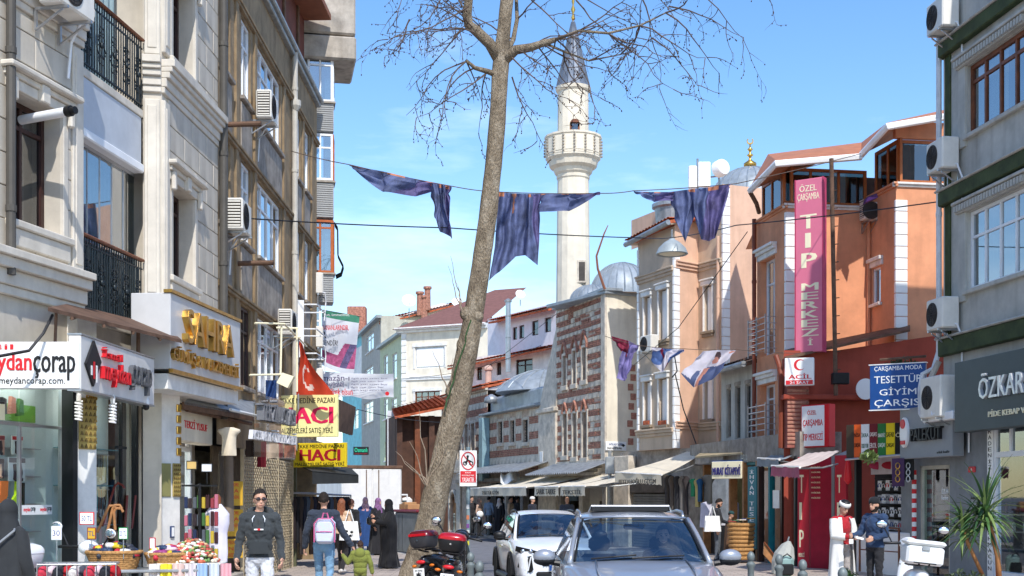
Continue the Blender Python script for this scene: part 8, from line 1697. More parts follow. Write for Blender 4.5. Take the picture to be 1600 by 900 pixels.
# ------------------------------------------------------------------ right pavement clutter
t=T('wooden_board','tan wooden board leaning outside the dress shop','board',P(1205,885,27));q=[P(1193,848,29),P(1196,862,28.6),P(1211,885,28.2),P(1208,870,28.8)];obj('panel',MB().prism([P(1194,848,29),P(1212,872,29),P(1211,886,29),P(1193,866,29)],(0,.08,0)),M['woodlt'],t);obj('edge',MB().tube([P(1194,847,28.97),P(1212,871,28.97)],.02,5),M['wood'],t)
t=T('leaning_parasol','folded grey parasol bundle leaning by the dress shop','parasol',P(1225,885,28.5));pc=P(1226,868,28.6);obj('canopy',MB().lathe([(.05,-.5),(.16,-.46),(.24,-.2),(.24,.0),(.15,.22),(.03,.34)],pc,10,Matrix.Rotation(R(18),3,'Y')),mat('silver_cloth',C(176,178,172),.6,var=.12),t);obj('rod',MB().tube([pc+Vector((-.2,0,-.7)),pc+Vector((.1,0,.42))],.018,6),M['galv'],t)
t=T('backpack_on_ground','teal and black backpack standing on the right pavement','backpack',P(1227,890,27.6));bc_=P(1228,880,27.8);bc_.z=.05;obj('bag',MB().bbox(Frame(bc_,(1,0),(0,-1,0)),-.17,.17,-.1,.1,0,.45,.08),mat('teal_grey_bag',C(140,170,166),.8),t);obj('front_pocket',MB().bbox(Frame(bc_,(1,0),(0,-1,0)),-.14,.14,.1,.16,.04,.28,.05),M['black'],t);obj('strap',MB().tube([bc_+Vector((-.1,-.1,.42)),bc_+Vector((0,-.12,.5)),bc_+Vector((.1,-.1,.42))],.015,6),M['black'],t)
t=T('cane_baskets','stack of woven cane baskets beside the vertical teal sign','basket stack',P(1160,870,33.5));pc=P(1158,860,33.6);pc.z=.05
for k in range(9):obj('hoop',MB().lathe([(.3+.006*k,0),(.33+.006*k,.05),(.3+.006*k,.1),(.27,.05)],pc+Vector((0,0,.08+k*.108)),16),M['wicker'],t,smooth=True)
for k in range(5):tag(obj('open_book',MB().bbox(Frame(pc+Vector((-.25+.12*k,-.1+.05*(k%2),1.06)),(1,.3*(k%3)-.2)),-.1,.1,-.08,.08,.01+.02*k,.04+.02*k,.005),mat('bk%d'%k,C(150,60,50),.6)),['red','green','cream','navy','ochre'][k]+' book lying on the cane basket stack','book')
# dracaena in pot at the far right
dr_=T('potted_dracaena','tall dracaena palm with drooping leaves in front of the kebab window','plant',(7.75,20.4,.05));db=Vector((7.72,20.4,.05))
obj('pot',MB().lathe([(.18,0),(.24,.4),(.26,.42),(.22,.42),(.2,.36)],db,16),M['tile'],dr_);stem=[db+Vector((.05,0,.3)),db+Vector((.02,0,.8)),db+Vector((-.1,0,1.25)),db+Vector((-.18,0,1.6))];obj('trunk',MB().tube(stem,[.05,.045,.04,.035],8),M['woodlt'],dr_,smooth=True);stem2=[db+Vector((-.1,.1,.3)),db+Vector((-.42,.1,1.0)),db+Vector((-.5,.1,1.35))];obj('trunk',MB().tube(stem2,[.035,.03,.025],8),M['woodlt'],dr_,smooth=True)
lfm=[mat('leaf_a',C(74,110,58),.5,var=.2),mat('leaf_b',C(54,88,50),.5,var=.2),mat('leaf_c',C(120,140,80),.5,var=.2)]
r3=random.Random(3)
for top,nl,LL in((stem[-1],95,.85),(stem2[-1],45,.65)):
 for k in range(nl):
  a=r3.uniform(0,6.28);el=r3.uniform(-.7,1.35);L=LL*r3.uniform(.75,1.1);d=Vector((math.cos(a)*math.cos(el),math.sin(a)*math.cos(el),math.sin(el)));side=d.cross(Vector((0,0,1))).normalized();w=.028
  pts=[]
  p=top+Vector((0,0,r3.uniform(-.35,.05)))
  for i in range(8):pts.append(p);p=p+d*L/7;d=(d+Vector((0,0,-.13))).normalized()
  vs=[]
  for i,q in enumerate(pts):ww=w*(1-(i/7)**2)*(.5+min(1,i/2)*.5);vs+=[q-side*ww,q+Vector((0,0,-.006)),q+side*ww]
  obj('leaf',MB().add(vs,[(i*3+c,i*3+c+1,(i+1)*3+c+1,(i+1)*3+c)for i in range(7)for c in(0,1)]),lfm[k%3],dr_,smooth=True)
def bush(name,label,c,r,n,leaf,m,cat='plant'):
 t=T(name,label,cat,c);mb=MB();c=Vector(c)
 for k in range(n):
  v=Vector((r3.gauss(0,1),r3.gauss(0,1),r3.gauss(0,1))).normalized()*r3.random()**.4;p=c+Vector((v.x*r[0],v.y*r[1],r[2]+v.z*r[2]));a=Vector((r3.uniform(-1,1),r3.uniform(-1,1),r3.uniform(-1,1))).normalized()*leaf;b=a.cross(Vector((r3.random(),r3.random(),1))).normalized()*leaf*.4
  mb.poly([p-a,p+b,p+a,p-b])
 obj('foliage',mb,m,t,kind='stuff');obj('stem',MB().tube([c,c+Vector((0,0,r[2]))],.015,5),M['twig'],t);return t
bush('low_shrub','small dusty shrub at the foot of the dracaena',(7.2,20.3,.05),(.4,.3,.3),500,.05,mat('dusty_green',C(96,110,80),.7,var=.2));bush('trailing_plant','thin trailing plant hanging beside the blue sign',(8.35,27.4,4.1),(.45,.3,.35),420,.06,mat('olive_leaf',C(76,90,50),.7,var=.25));bush('kiosk_plant','sprig of leaves hanging above the headphone kiosk',(7.6,27.3,2.5),(.2,.15,.14),130,.07,lfm[2]);bush('weed_tuft','small tuft of leaves beside the delivery scooter',(5.0,19,.05),(.2,.2,.35),160,.07,lfm[0])
# ------------------------------------------------------------------ people
import numpy as np
SC2=bpy.data.scenes.new('workbench') # scratch scene in which the bodies are fused, removed at the end
SK=mat('skin',C(206,158,132),.55,var=.06,scale=8);SKL=mat('skin_light',C(222,178,152),.55,var=.06,scale=8)
def cm(c):return mat('wear_%d_%d_%d'%c,C(*c),.9,var=.12,scale=5,bump=.1,bscale=30,sheen=.1)
HAIR=mat('dark_hair',C(40,31,26),.85,var=.3,scale=30,bump=.5,bscale=60)
def person(name,label,loc,face,H=1.75,top=(60,60,64),bottom=(50,50,56),shoes=(30,30,32),skin=None,arms=None,legs=None,head=(0,0),bulk=0.,hem=.0,vox=.012,hair='short',haircol=None,beard=False,glasses=False,robe=None,robe_col=None,scarf=None,cap=None,group=None,dz=0.,seated=False,crown=None,female=False,sleeve=True,wr=.006,parent=None):
 k=H/1.75;rz=R(face)
 t=T(name,label,'person',loc,rz,group)
 B=[] # (a, b, ra, rb, material) capsules / (c, None, radii, 0, m) ellipsoids
 sh=.165 if female else.185;b=bulk
 def cap_(a,c,ra,rb,m):B.append((Vector(a),Vector(c),ra,rb,m))
 def ell_(c,r,m):B.append((Vector(c),None,Vector(r),0,m))
 ell_((0,.01,.94),(.155+b*.7,.115+b*.7,.13),2);ell_((0,0,1.09),(.14+b,.1+b,.16),1);ell_((0,0,1.26),(.165+b,.115+b,.19),1)
 cap_((-sh,.005,1.405),(sh,.005,1.405),.062+b*.6,.062+b*.6,1);cap_((0,.01,1.4),(0,.01,1.46),.085+b*.3,.06,1)
 cap_((0,.012,1.42),(0,-.005,1.55),.05,.048,0)
 hm=Matrix.Rotation(R(head[0]),3,'Z')@Matrix.Rotation(R(head[1]),3,'X');hp=Vector((0,0,1.52))
 hd=lambda x,y,z:hp+hm@Vector((x,y,z-1.52))
 HB=[((0,-.005,1.645),(.073,.093,.105)),((0,-.03,1.585),(.058,.066,.062)),((0,-.055,1.553),(.034,.036,.028)),((0,-.098,1.602),(.014,.018,.014)),((0,-.092,1.625),(.009,.014,.024)),((.074,.005,1.62),(.01,.02,.03)),((-.074,.005,1.62),(.01,.02,.03)),((0,-.082,1.655),(.05,.012,.01)),((0,-.088,1.568),(.022,.01,.009))]
 for c,r in HB:B.append((hd(*c),'h',Vector(r),0,0))
 A=arms or{'l':((.23,.02,1.14),(.235,-.06,.9)),'r':((-.23,.02,1.14),(-.235,-.06,.9))}
 hands={}
 for s,sg in(('l',1),('r',-1)):
  S=Vector((sg*sh,.005,1.395));E,Wd=Vector(A[s][0]),Vector(A[s][1])
  E=S+(E-S).normalized()*.285;Wd=E+(Wd-E).normalized()*.25
  cap_(S,E,.055+b*.55,.044+b*.5,1);cap_(E,Wd,.044+b*.5,.034+b*.45 if sleeve else.026,1 if sleeve else 0)
  d=(Wd-E).normalized();inw=Vector((-sg,0,0));inw=(inw-d*inw.dot(d)).normalized();fw=d.cross(inw)*(1 if sg<0 else-1);fw=fw if fw.y<0 else-fw
  cap_(Wd-d*.02,Wd+d*.03,.024,.026,0)
  B.append((Wd+d*.07,None,None,0,0));B.pop()
  for q,(o,L)in enumerate(((-.03,.062),(-.01,.074),(.012,.07),(.032,.055))):
   p0=Wd+d*.03+fw*o*.6;p1=Wd+d*.098+fw*o;p2=p1+(d*.8+inw*.45).normalized()*L*.55;p3=p2+(d*.35+inw*.9).normalized()*L*.45
   cap_(p0,p1,.015,.0125,0);cap_(p1,p2,.0112,.0098,0);cap_(p2,p3,.0098,.0088,0)
  p0=Wd+d*.035+fw*.018;p1=p0+(d*.55+fw*.8).normalized()*.045;p2=p1+(d*.9+fw*.2+inw*.3).normalized()*.035;cap_(p0,p1,.015,.012,0);cap_(p1,p2,.012,.01,0)
  hands[s]=Wd+d*.11
 Lg=legs or{'l':((.095,-.01,.5),(.1,.02,.08)),'r':((-.095,-.01,.5),(-.1,.02,.08))}
 for s,sg in(('l',1),('r',-1)):
  Hp=Vector((sg*.088,.005,.9));K,An=Vector(Lg[s][0]),Vector(Lg[s][1])
  cap_(Hp,K,.088+b*.2,.06+b*.1,2);cap_(K,An,.058+b*.15,.045+b*.2,2)
  fd=Vector((sg*.15,-1,0)).normalized();cap_(An+Vector((0,.03,-.035)),An+fd*.09+Vector((0,0,-.045)),.042,.038,3);cap_(An+fd*.09+Vector((0,0,-.045)),An+fd*.16+Vector((0,0,-.052)),.038,.03,3)
 mb=MB()
 for a,c,ra,rb,m in B:
  if c is None or c=='h':mb.ell(a,ra,16,10,hm if c=='h' else None)
  else:
   d=(c-a);L=max(d.length,1e-4);d=d/L;pts,rs=[],[]
   for q in(-1,-.85,-.5,0):pts.append(a+d*ra*q);rs.append(ra*math.sqrt(max(.0004,1-q*q)))
   for q in(0,.5,.85,1):pts.append(c+d*rb*q);rs.append(rb*math.sqrt(max(.0004,1-q*q)))
   mb.tube(pts,rs,12)
 tm=bpy.data.meshes.new('tmp');tm.from_pydata(mb.v,[],mb.f);tmp=bpy.data.objects.new('tmp',tm);SC2.collection.objects.link(tmp)
 md=tmp.modifiers.new('r','REMESH');md.mode='VOXEL';md.voxel_size=vox;sm=tmp.modifiers.new('s','SMOOTH');sm.iterations=2 if vox<.01 else 1;sm.factor=.5
 SC2.view_layers[0].update();me=bpy.data.meshes.new_from_object(tmp.evaluated_get(SC2.view_layers[0].depsgraph));bpy.data.objects.remove(tmp);bpy.data.meshes.remove(tm)
 nf=len(me.polygons);cen=np.zeros(nf*3);me.polygons.foreach_get('center',cen);cen=cen.reshape(-1,3)
 best=np.full(nf,1e9);idx=np.zeros(nf,int)
 for a,c,ra,rb,m in B:
  if c is None or c=='h':
   q=cen-np.array(a);q=q@np.array(hm)if c=='h' else q;rr=np.array(ra);dist=(np.linalg.norm(q/rr,axis=1)-1)*rr.min()
  else:
   av,cv=np.array(a),np.array(c);d=cv-av;tt=np.clip(((cen-av)@d)/max(d@d,1e-9),0,1);dist=np.linalg.norm(cen-av-tt[:,None]*d,axis=1)-(ra+(rb-ra)*tt)
  w=dist<best;best[w]=dist[w];idx[w]=m
 if hem:idx[(idx==2)&(cen[:,2]>hem)]=1
 me.materials.clear()
 for m in(skin or SK,cm(top),cm(bottom),cm(shoes)):me.materials.append(m)
 me.polygons.foreach_set('material_index',idx.tolist());me.polygons.foreach_set('use_smooth',[True]*nf)
 if wr:
  nv=len(me.vertices);co=np.zeros(nv*3);no=np.zeros(nv*3);me.vertices.foreach_get('co',co);me.vertex_normals.foreach_get('vector',no);co=co.reshape(-1,3);no=no.reshape(-1,3)
  cloth={v for p in me.polygons if idx[p.index]in(1,2)for v in p.vertices}
  for i in cloth:
   x,y,z=co[i];co[i]+=no[i]*(wr*1.4*noise.noise((x*9,y*9,z*14+x*8))+wr*.7*noise.noise((x*28,y*28,z*28)))
  me.vertices.foreach_set('co',co.ravel());me.update()
 o=bpy.data.objects.new('body',me);COL.objects.link(o);o.parent=t;me.transform(Matrix.Diagonal((k,k,k,1)))
 WO[o.name]=WO[t.name]
 def child(nm,mbb,m,smooth=True,par=t):
  for v in mbb.v:v*=k
  return obj(nm,mbb,m,par,smooth=smooth,local=True)
 if seated:pass
 hc=haircol or HAIR
 if scarf is None:
  if hair in('short','long','curly'):
   def hf(s,v):
    a=s*2*math.pi;front=-math.sin(a) # front is -Y
    ph=v*math.pi*((.51-.2*front**.6)if front>0 else.5+.16*(-front))*(1+.13*noise.noise(Vector((math.cos(a)*7,math.sin(a)*7,0))))
    jit=1.02+(.07 if hair!='curly' else.2)*noise.noise(Vector((math.cos(a)*3,math.sin(a)*3,ph*4+3)))+(.05 if hair!='curly' else.12)*noise.noise(Vector((math.cos(a)*12,math.sin(a)*12,ph*12)))
    return hd(.083*math.sin(ph)*math.cos(a)*jit,.004+.102*math.sin(ph)*math.sin(a)*jit,1.648+.116*math.cos(ph)*jit)
   child('hair',MB().grid(hf,56,24),hc)
  if hair=='long':child('long_hair',MB().grid(lambda s,v:Vector(((.085+.02*v)*math.cos(math.pi*s),.03+.085*math.sin(math.pi*s)+.02*math.sin(s*30),1.66-.42*v)),24,8),hc)
  fc=MB()
  for s in(-1,1):fc.ell(hd(s*.03,-.088,1.635),(.013,.008,.007),8,5,hm)
  if vox<.02 and not glasses:child('eyes',fc,M['blacklet'])
  br=MB()
  for s in(-1,1):br.tube([hd(s*.014,-.097,1.655),hd(s*.03,-.095,1.66),hd(s*.05,-.08,1.654)],.0055,5)
  child('eyebrows',br,hc);child('lips',MB().ell(hd(0,-.093,1.566),(.022,.007,.006),10,5,hm),mat('lip',C(170,104,92),.5))
 if beard:child('beard',MB().grid(lambda s,v:hd(math.sin((s-.5)*3.6)*(.07-.02*v),-.012-math.cos((s-.5)*3.6)*(.068+.012*math.sin(v*3))*(1-.15*v),1.605-.095*v-(.028*(1-v)if abs(s-.5)<.16 else 0)),18,6),hc)
 if glasses:
  g=MB()
  for s in(-1,1):g.ell(hd(s*.034,-.099,1.638),(.03,.008,.018),12,6,hm);g.tube([hd(s*.06,-.092,1.645),hd(s*.078,-.03,1.645),hd(s*.076,.01,1.64)],.004,5)
  g.tube([hd(-.012,-.106,1.643),hd(.012,-.106,1.643)],.004,5);child('sunglasses',g,mat('dark_lens',C(40,22,24),.15,coat=.5))
 if scarf:
  sc=mat('scarf_%d_%d_%d'%scarf[:3],C(*scarf[:3]),.9,var=.3 if len(scarf)>3 else.1,scale=18 if len(scarf)>3 else 4)
  def sf(s,v):
   a=s*2*math.pi;front=max(0,-math.sin(a));op=front**2.5
   if v<.55:
    ph=v/.55*math.pi*.62;ph*=1-.38*op;return hd(.092*math.sin(ph)*math.cos(a),.008+.11*math.sin(ph)*math.sin(a),1.65+.122*math.cos(ph))
   q=(v-.55)/.45;rx,ry=lerp(.09,.19,q),lerp(.1,.15,q);z=lerp(1.57-.0*op,1.36-.06*front,q);z-=.045*op*(1-q)
   f_=1+.04*math.sin(a*6+q*5)*q;p=Vector((rx*math.cos(a)*f_,.01+ry*math.sin(a)*f_,z));h_=hd(p.x,p.y,p.z);return h_.lerp(p,q)
  child('headscarf',MB().grid(sf,40,24),sc)
  child('eyes',MB().ell(hd(-.03,-.09,1.635),(.013,.007,.007),8,5).ell(hd(.03,-.09,1.635),(.013,.007,.007),8,5),M['blacklet'])
 if robe:
  rc_=cm(robe_col)
  def rf(s,v):
   a=s*2*math.pi;q=v*(len(robe)-1);i=min(int(q),len(robe)-2);f_=q-i;z,rx,ry=[lerp(robe[i][j],robe[i+1][j],f_)for j in range(3)]
   w=1+(.03+.08*v)*math.sin(a*7+v*2.5+1)+.025*math.sin(a*13-v*6)*(1 if v>.12 else v/.12)+.03*noise.noise(Vector((math.cos(a)*3,math.sin(a)*3,z*5)))
   return Vector((rx*math.cos(a)*w,.01+ry*math.sin(a)*w,z))
  child('robe',MB().grid(rf,56,26),rc_)
  sl_=MB()
  for s,sg in(('l',1),('r',-1)):
   S=Vector((sg*sh,.005,1.395));E,Wd=Vector(A[s][0]),Vector(A[s][1]);E=S+(E-S).normalized()*.285;Wd=E+(Wd-E).normalized()*.235;sl_.tube([S,S.lerp(E,.5),E,E.lerp(Wd,.5),Wd],[.085,.085,.078,.075,.07],14)
  child('sleeves',sl_,rc_,smooth=50)
 if cap=='turban':
  child('turban',MB().lathe([(.088,-.03),(.102,-.005),(.104,.02),(.094,.045),(.08,.05)],hd(0,.0,1.69),20,hm,1,1.12),mat('turban_white',C(238,236,230),.9));child('skullcap',MB().lathe([(.085,.03),(.08,.06),(.05,.085),(.01,.09)],hd(0,.0,1.69),16,hm,1,1.1),M['blacklet'])
 elif cap:child('cap',MB().lathe([(.086,-.02),(.09,.01),(.086,.05),(.06,.085),(.01,.095)],hd(0,.005,1.675),20,hm,1,1.14),cm(cap))
 return t,{s:Matrix.Translation(Vector(loc))@Matrix.Rotation(rz,4,'Z')@(v*k)for s,v in hands.items()},child
def at_px(px,Y,z=.05):return((px-800)*Y/FPX,Y,z)
WALK={'l':((.1,-.16,.5),(.1,-.16,.1)),'r':((-.1,.0,.5),(-.1,.24,.14))}
ABAYA=[(1.44,.17,.1),(1.36,.215,.14),(1.1,.23,.17),(.8,.25,.2),(.4,.27,.23),(.04,.3,.25)]
# man in dark hoodie
h1,hh,ch=person('person','young man in charcoal hoodie and sunglasses walking towards the viewer',at_px(406,16.2),6,1.83,(58,62,64),(206,208,212),haircol=None,arms={'l':((.24,.03,1.14),(.27,-.13,.93)),'r':((-.24,.03,1.14),(-.26,-.12,.93))},legs=WALK,head=(14,2),bulk=.017,hem=.93,vox=.008,glasses=True,wr=.011)
ch('hood',MB().tube([Vector((.13*math.cos(a),.04+.11*math.sin(a),1.475+.03*math.sin(a)-.03*(math.sin(a)<-.3)))for a in[q*math.pi/12-.5 for q in range(17)]],[.03+.018*math.sin(q*math.pi/16)for q in range(17)],10),cm((58,62,64)))
for s in(-1,1):ch('drawstring',MB().tube([Vector((s*.05,-.125,1.44)),Vector((s*.075,-.165,1.4)),Vector((s*.07,-.165,1.36))],.006,6),M['pvc'])
ch('pocket',MB().grid(lambda s,v:Vector((lerp(-.13,.13,s)*(1-.25*v),-.152-.012*math.sin(s*math.pi),lerp(.98,1.12,v))),8,4),cm((52,56,58)))
ch('chest_print',MB().box(LW,-.055,-.015,.146,.15,1.265,1.28).box(LW,.02,.055,.146,.15,1.265,1.28),M['whiteclean'],False);ch('chest_emblem',MB().box(LW,-.014,.018,.146,.15,1.262,1.284),M['redlet'],False)
# father with child's backpack
h2,hh2,ch2=person('person','man in navy jacket and jeans seen from behind, wearing a pastel backpack',at_px(506,21.0),180,1.80,(50,58,72),(120,158,188),arms={'l':((.27,.02,1.14),(.31,-.06,.92)),'r':((-.29,.0,1.14),(-.42,-.04,.94))},bulk=.03,hem=.97,vox=.009,legs=WALK,wr=.009)
bpk=T('school_backpack','light blue and pink patterned school backpack on the man in navy','backpack',at_px(507,20.78,1.1));bz=Vector(at_px(508,20.82,1.02));bf=Frame(bz,(1,0),(0,-1,0))
pb1=mat('pastel_blue',C(190,214,230),.8,var=.25,scale=40,col2=C(206,196,222));pk1=mat('pink_trim',C(200,96,140),.6)
obj('bag',MB().bbox(bf,-.17,.17,-.09,.08,0,.42,.07),pb1,bpk,smooth=40);obj('front_pocket',MB().bbox(bf,-.14,.14,.08,.13,.03,.2,.045),pb1,bpk,smooth=40)
obj('piping',MB().tube([bf.w(-.165,.085,.03),bf.w(-.165,.085,.33),bf.w(-.1,.085,.41),bf.w(.1,.085,.41),bf.w(.165,.085,.33),bf.w(.165,.085,.03)],.012,6),pk1,bpk);obj('pocket_zip',MB().tube([bf.w(-.13,.125,.2),bf.w(0,.14,.205),bf.w(.13,.125,.2)],.01,6),pk1,bpk)
obj('handle',MB().tube([bf.w(-.05,-.02,.42),bf.w(-.03,-.02,.5),bf.w(.03,-.02,.5),bf.w(.05,-.02,.42)],.014,6),pk1,bpk)
for s in(-1,1):obj('shoulder_strap',MB().tube([bf.w(s*.1,-.07,.4),bf.w(s*.11,-.2,.5),bf.w(s*.12,-.33,.42)],.02,6),pk1,bpk)
# child
c1,_,chc=person('person','small child in olive green hooded coat holding the man\'s hand',at_px(563,20.7),180,1.02,(124,130,58),(60,62,70),arms={'r':((-.28,.02,1.15),(-.32,-.02,.92)),'l':((.3,.0,1.22),(.42,-.04,1.26))},bulk=.06,hem=.8,vox=.011,hair='curly',haircol=mat('brown_curls',C(70,46,34),.7,var=.3,scale=20,bump=.6),crown=None)
_mats=None
chc('hood',MB().ell((0,.1,1.42),(.15,.1,.15),18,12),cm((124,130,58)))
# girl with tote
g1,gh1,chg=person('person','long haired woman in beige jacket carrying a white tote, walking away',at_px(534,28.6),165,1.68,(214,182,150),(40,38,40),shoes=(220,216,210),hair='long',haircol=mat('auburn_hair',C(150,92,62),.6,var=.2,scale=20),bulk=.02,hem=.95,legs=WALK,female=True)
def tote(name,label,c,w,h,m,dots=False):
 t=T(name,label,'bag',c);c=Vector(c);f=Frame(c,(1,.1),(.1,-1,0));obj('bag',MB().grid(lambda s,v:f.w(w*(s-.5)*(1+.25*v),.05+.04*math.sin(s*9),h*(1-v)),12,6).grid(lambda s,v:f.w(w*(s-.5)*(1+.25*v),-.05,h*(1-v)),12,6),m,t,smooth=True);obj('handles',MB().tube([f.w(-w*.25,0,h),f.w(-w*.05,0,h+.25),f.w(w*.05,0,h+.25),f.w(w*.25,0,h)],.012,6),m,t)
 if dots:
  for k,(u,z)in enumerate(((-.06,.2),(.05,.18),(.02,.1))):obj('print',MB().ell(f.w(u,.095,z),(.035,.006,.03),8,5),M['blacklet'],t)
tote('tote_bag','white tote with black print on the beige jacketed woman\'s shoulder',at_px(546,28.4,.82),.36,.42,M['whiteclean'],True)
person('person','person in black jacket with brown hair bending by the clothes rail',at_px(549,33),150,1.66,(40,40,44),(44,46,54),haircol=mat('brown_hair',C(86,54,44),.7),bulk=.03,hem=.9,vox=.016)
# talking women
person('person','woman in long blue coat and pink patterned headscarf facing the street',at_px(571,41),25,1.70,(40,74,128),(40,74,128),scarf=(206,160,168,1),robe=[(1.42,.17,.11),(1.3,.2,.15),(1.0,.2,.16),(.7,.23,.19),(.3,.26,.21),(.15,.26,.21)],robe_col=(40,74,128),vox=.016,female=True)
person('person','woman in black coat with violet patterned headscarf between two others',at_px(591,38),50,1.68,(34,34,38),(34,34,38),scarf=(146,104,150,1),robe=ABAYA,robe_col=(38,38,42),vox=.016,female=True)
tag(obj('handbag',MB().bbox(Frame(at_px(582,37.5,.95),(1,.2)),-.17,.17,-.08,.08,0,.24,.05).tube([Vector(at_px(582,37.5,1.18))+Vector((-.12,0,0)),Vector(at_px(582,37.5,1.45)),Vector(at_px(582,37.5,1.18))+Vector((.12,0,0))],.012,6),bp_),'black leather handbag held by the woman in blue','bag')
person('person','woman in full black robe and veil with raised arm near the tree',at_px(607,31),-75,1.66,(24,24,26),(24,24,26),scarf=(24,24,27),robe=[(1.44,.17,.11),(1.34,.23,.17),(1.1,.26,.23),(.8,.24,.22),(.45,.22,.2),(.2,.26,.24),(.03,.3,.27)],robe_col=(30,30,33),arms={'l':((.22,-.1,1.18),(.1,-.34,1.2)),'r':((-.26,-.12,1.2),(-.16,-.36,1.32))},vox=.016,female=True)
# woman at the left edge
person('person','woman in black veil and robe at the left edge, seen from behind',at_px(14,13.8),158,1.70,(46,48,50),(46,48,50),scarf=(46,48,50),robe=ABAYA,robe_col=(46,48,50),vox=.012,female=True)
tag(obj('shoulder_strap_bag',MB().tube([Vector(at_px(-18,13.6,1.1)),Vector(at_px(-2,13.58,1.3)),Vector(at_px(22,13.62,1.43)),Vector(at_px(24,13.8,1.47))],.012,6).bbox(Frame(at_px(-26,13.6,.9),(1,0)),-.12,.12,-.06,.06,0,.22,.04),M['greysign']),'grey bag strap across the back of the woman at the left edge','bag')
# shoppers under the mosque awnings
for px,Y,f,top,bot,kw,lab in((737,57,40,(50,46,48),(40,40,44),dict(haircol=None),'shopper in dark clothes directly right of the sign post'),(749,56,60,(196,164,142),(36,34,36),dict(scarf=(60,50,50),female=True),'woman in tan top and black skirt holding a white bundle under the awnings'),(764,58,150,(150,170,190),(96,86,74),dict(),'shopper in pale blue shirt behind the far bollard'),(780,55,-30,(34,34,36),(30,30,32),dict(scarf=(216,206,196),robe=ABAYA,robe_col=(36,36,40),female=True),'woman in black robe and pale scarf under the widest awning'),(789,57,-150,(30,30,32),(28,28,30),dict(),'tall man in black behind the woman with the pale scarf'),(798,54,70,(206,186,168),(58,70,92),dict(bulk=.03),'man in beige sweater and jeans under the awnings'),(808,56,120,(48,42,42),(40,40,44),dict(),'shopper in dark brown jacket right of the beige sweater'),(832,47,60,(38,42,56),(40,44,56),dict(cap=(236,234,228),bulk=.03),'man in navy jacket and white skullcap above the white car roof'),(886,44,170,(70,74,86),(50,50,56),dict(hair='none',bulk=.03),'bald man in grey jacket seen from behind above the white car')):
 person('person',lab,at_px(px,Y),f,1.72 if 'female' not in kw else 1.64,top,bot,vox=.018,hem=.9,**kw)
tag(obj('white_bundle',MB().ell(at_px(750,55.7,1.0),(.16,.12,.16),10,8),M['whiteclean'],smooth=True),'white cloth bundle held by the woman in the tan top','bundle')
# right pavement
person('person','man in dark jacket and grey trousers carrying a white bag by the bookshop',at_px(1121,34.5),70,1.68,(40,42,48),(92,98,106),head=(0,22),beard=True,hem=.95,vox=.014,bulk=.015,arms={'l':((.2,-.08,1.14),(.1,-.3,1.06)),'r':((-.22,.05,1.14),(-.24,-.02,.9))})
tote('white_carrier_bag','white cloth bag hanging from the man beside the bookshop',at_px(1113,34.2,.85),.36,.42,M['whiteclean'])
person('person','child in brown robe and teal cap reading at the basket stack',at_px(1141,34.6),80,1.34,(108,78,56),(108,78,56),cap=(40,74,74),robe=[(1.42,.16,.1),(1.3,.19,.15),(.9,.21,.18),(.4,.24,.21),(.1,.26,.22)],robe_col=(108,78,56),head=(0,15),vox=.014,arms={'l':((.2,-.1,1.16),(.12,-.34,1.14)),'r':((-.2,-.1,1.16),(-.12,-.34,1.14))})
wm,wh,chw=person('person','man in long white coat, red shirt and white turban looking at his hands',at_px(1316,22.3,.02),30,1.70,(178,34,44),(178,170,166),head=(-4,24),cap='turban',vox=.009,bulk=.012,hem=.97,arms={'l':((.24,-.06,1.14),(.06,-.3,1.1)),'r':((-.24,-.04,1.14),(-.04,-.3,1.1))},skin=SK)
wcm=mat('white_coat',C(232,230,224),.85,var=.04,bump=.12,bscale=12)
def coat(s,v):
 a=lerp(R(-60),R(240),s);zs=[(1.45,.17,.1),(1.38,.22,.14),(1.15,.215,.165),(.9,.225,.18),(.5,.25,.2),(.22,.27,.22)];q=v*5;i=min(int(q),4);f_=q-i;z,rx,ry=[lerp(zs[i][j],zs[i+1][j],f_)for j in range(3)]
 w=1+.05*v*math.sin(a*8+v*2)+.02*math.sin(a*5+z*9);return Vector((rx*math.cos(a)*w,.01+ry*math.sin(a)*w,z))
chw('coat',MB().grid(coat,48,22),wcm)
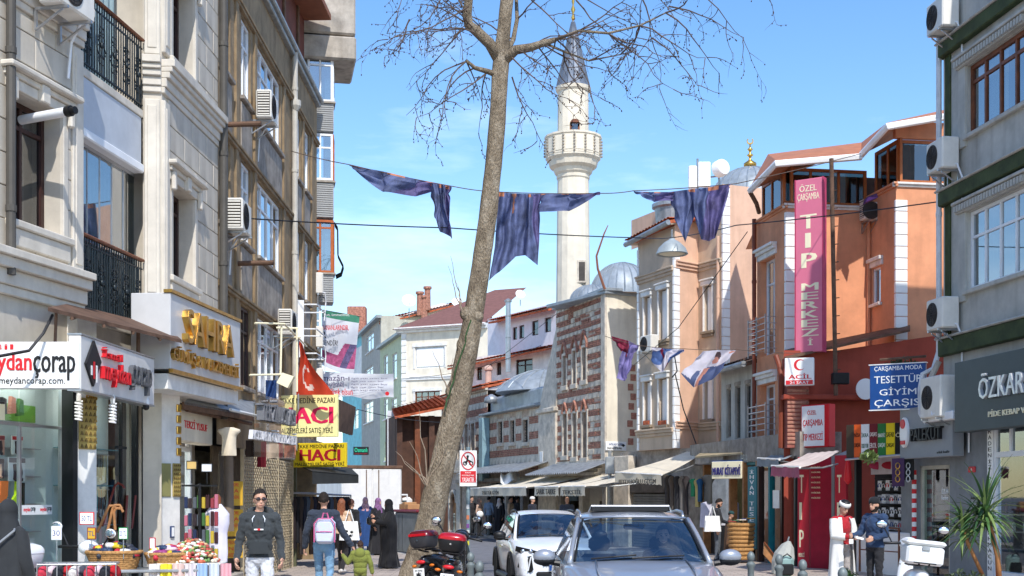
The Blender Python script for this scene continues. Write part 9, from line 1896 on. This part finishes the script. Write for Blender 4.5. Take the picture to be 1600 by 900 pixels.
sl2=MB()
for s,sg in((((.24,-.06,1.14),(.06,-.3,1.1)),1),(((-.24,-.04,1.14),(-.04,-.3,1.1)),-1)):
 S=Vector((sg*.185,.005,1.395));E,Wd=Vector(s[0]),Vector(s[1]);E=S+(E-S).normalized()*.285;Wd=E+(Wd-E).normalized()*.2;sl2.tube([S+Vector((0,0,.02)),S.lerp(E,.5),E,E.lerp(Wd,.5),Wd],[.088,.085,.075,.068,.066],16)
chw('sleeves',sl2,wcm,smooth=50)
person('person','bearded man in quilted navy jacket and black cap holding out papers',at_px(1367,22.0,.02),-55,1.75,(44,66,98),(40,40,44),cap=(30,32,36),beard=True,vox=.009,bulk=.026,hem=.9,head=(0,6),arms={'l':((.25,-.02,1.13),(.2,-.26,1.06)),'r':((-.24,-.08,1.14),(-.2,-.34,1.1))},wr=.01)
tag(obj('paper_slip',MB().prism([P(1338,838,21.7),P(1350,841,21.7),P(1349,844,21.7),P(1337,841,21.7)],(0,.1,.01)),M['whiteclean']),'white paper slip passed between the two men','paper');tag(obj('mobile_phone',MB().bbox(Frame(P(1330,848,21.75),(1,.3)),-.04,.04,-.01,.01,-.02,.06,.006),M['whiteclean']),'pale phone held by the man in the white coat','phone')
# drivers
SIT={'l':((.1,-.42,.88),(.1,-.62,.5)),'r':((-.1,-.42,.88),(-.1,-.62,.5))}
person('person','bearded driver in dark clothes at the wheel of the grey car',(1.43+.38,15.3+.065,-.3),0,1.74,(50,54,66),(40,42,50),beard=True,legs=SIT,arms={'l':((.24,-.12,1.14),(.16,-.38,1.22)),'r':((-.24,-.12,1.14),(-.16,-.38,1.24))},vox=.012)
person('person','driver in dark clothes behind the wheel of the white car',(.70+.30,26.3+.12,-.42),7,1.70,(50,54,66),(40,42,50),legs=SIT,arms={'l':((.24,-.12,1.14),(.16,-.38,1.22)),'r':((-.24,-.12,1.14),(-.16,-.38,1.24))},vox=.018)
bpy.data.scenes.remove(SC2)
print('OBJECT COUNT',len(bpy.data.objects))
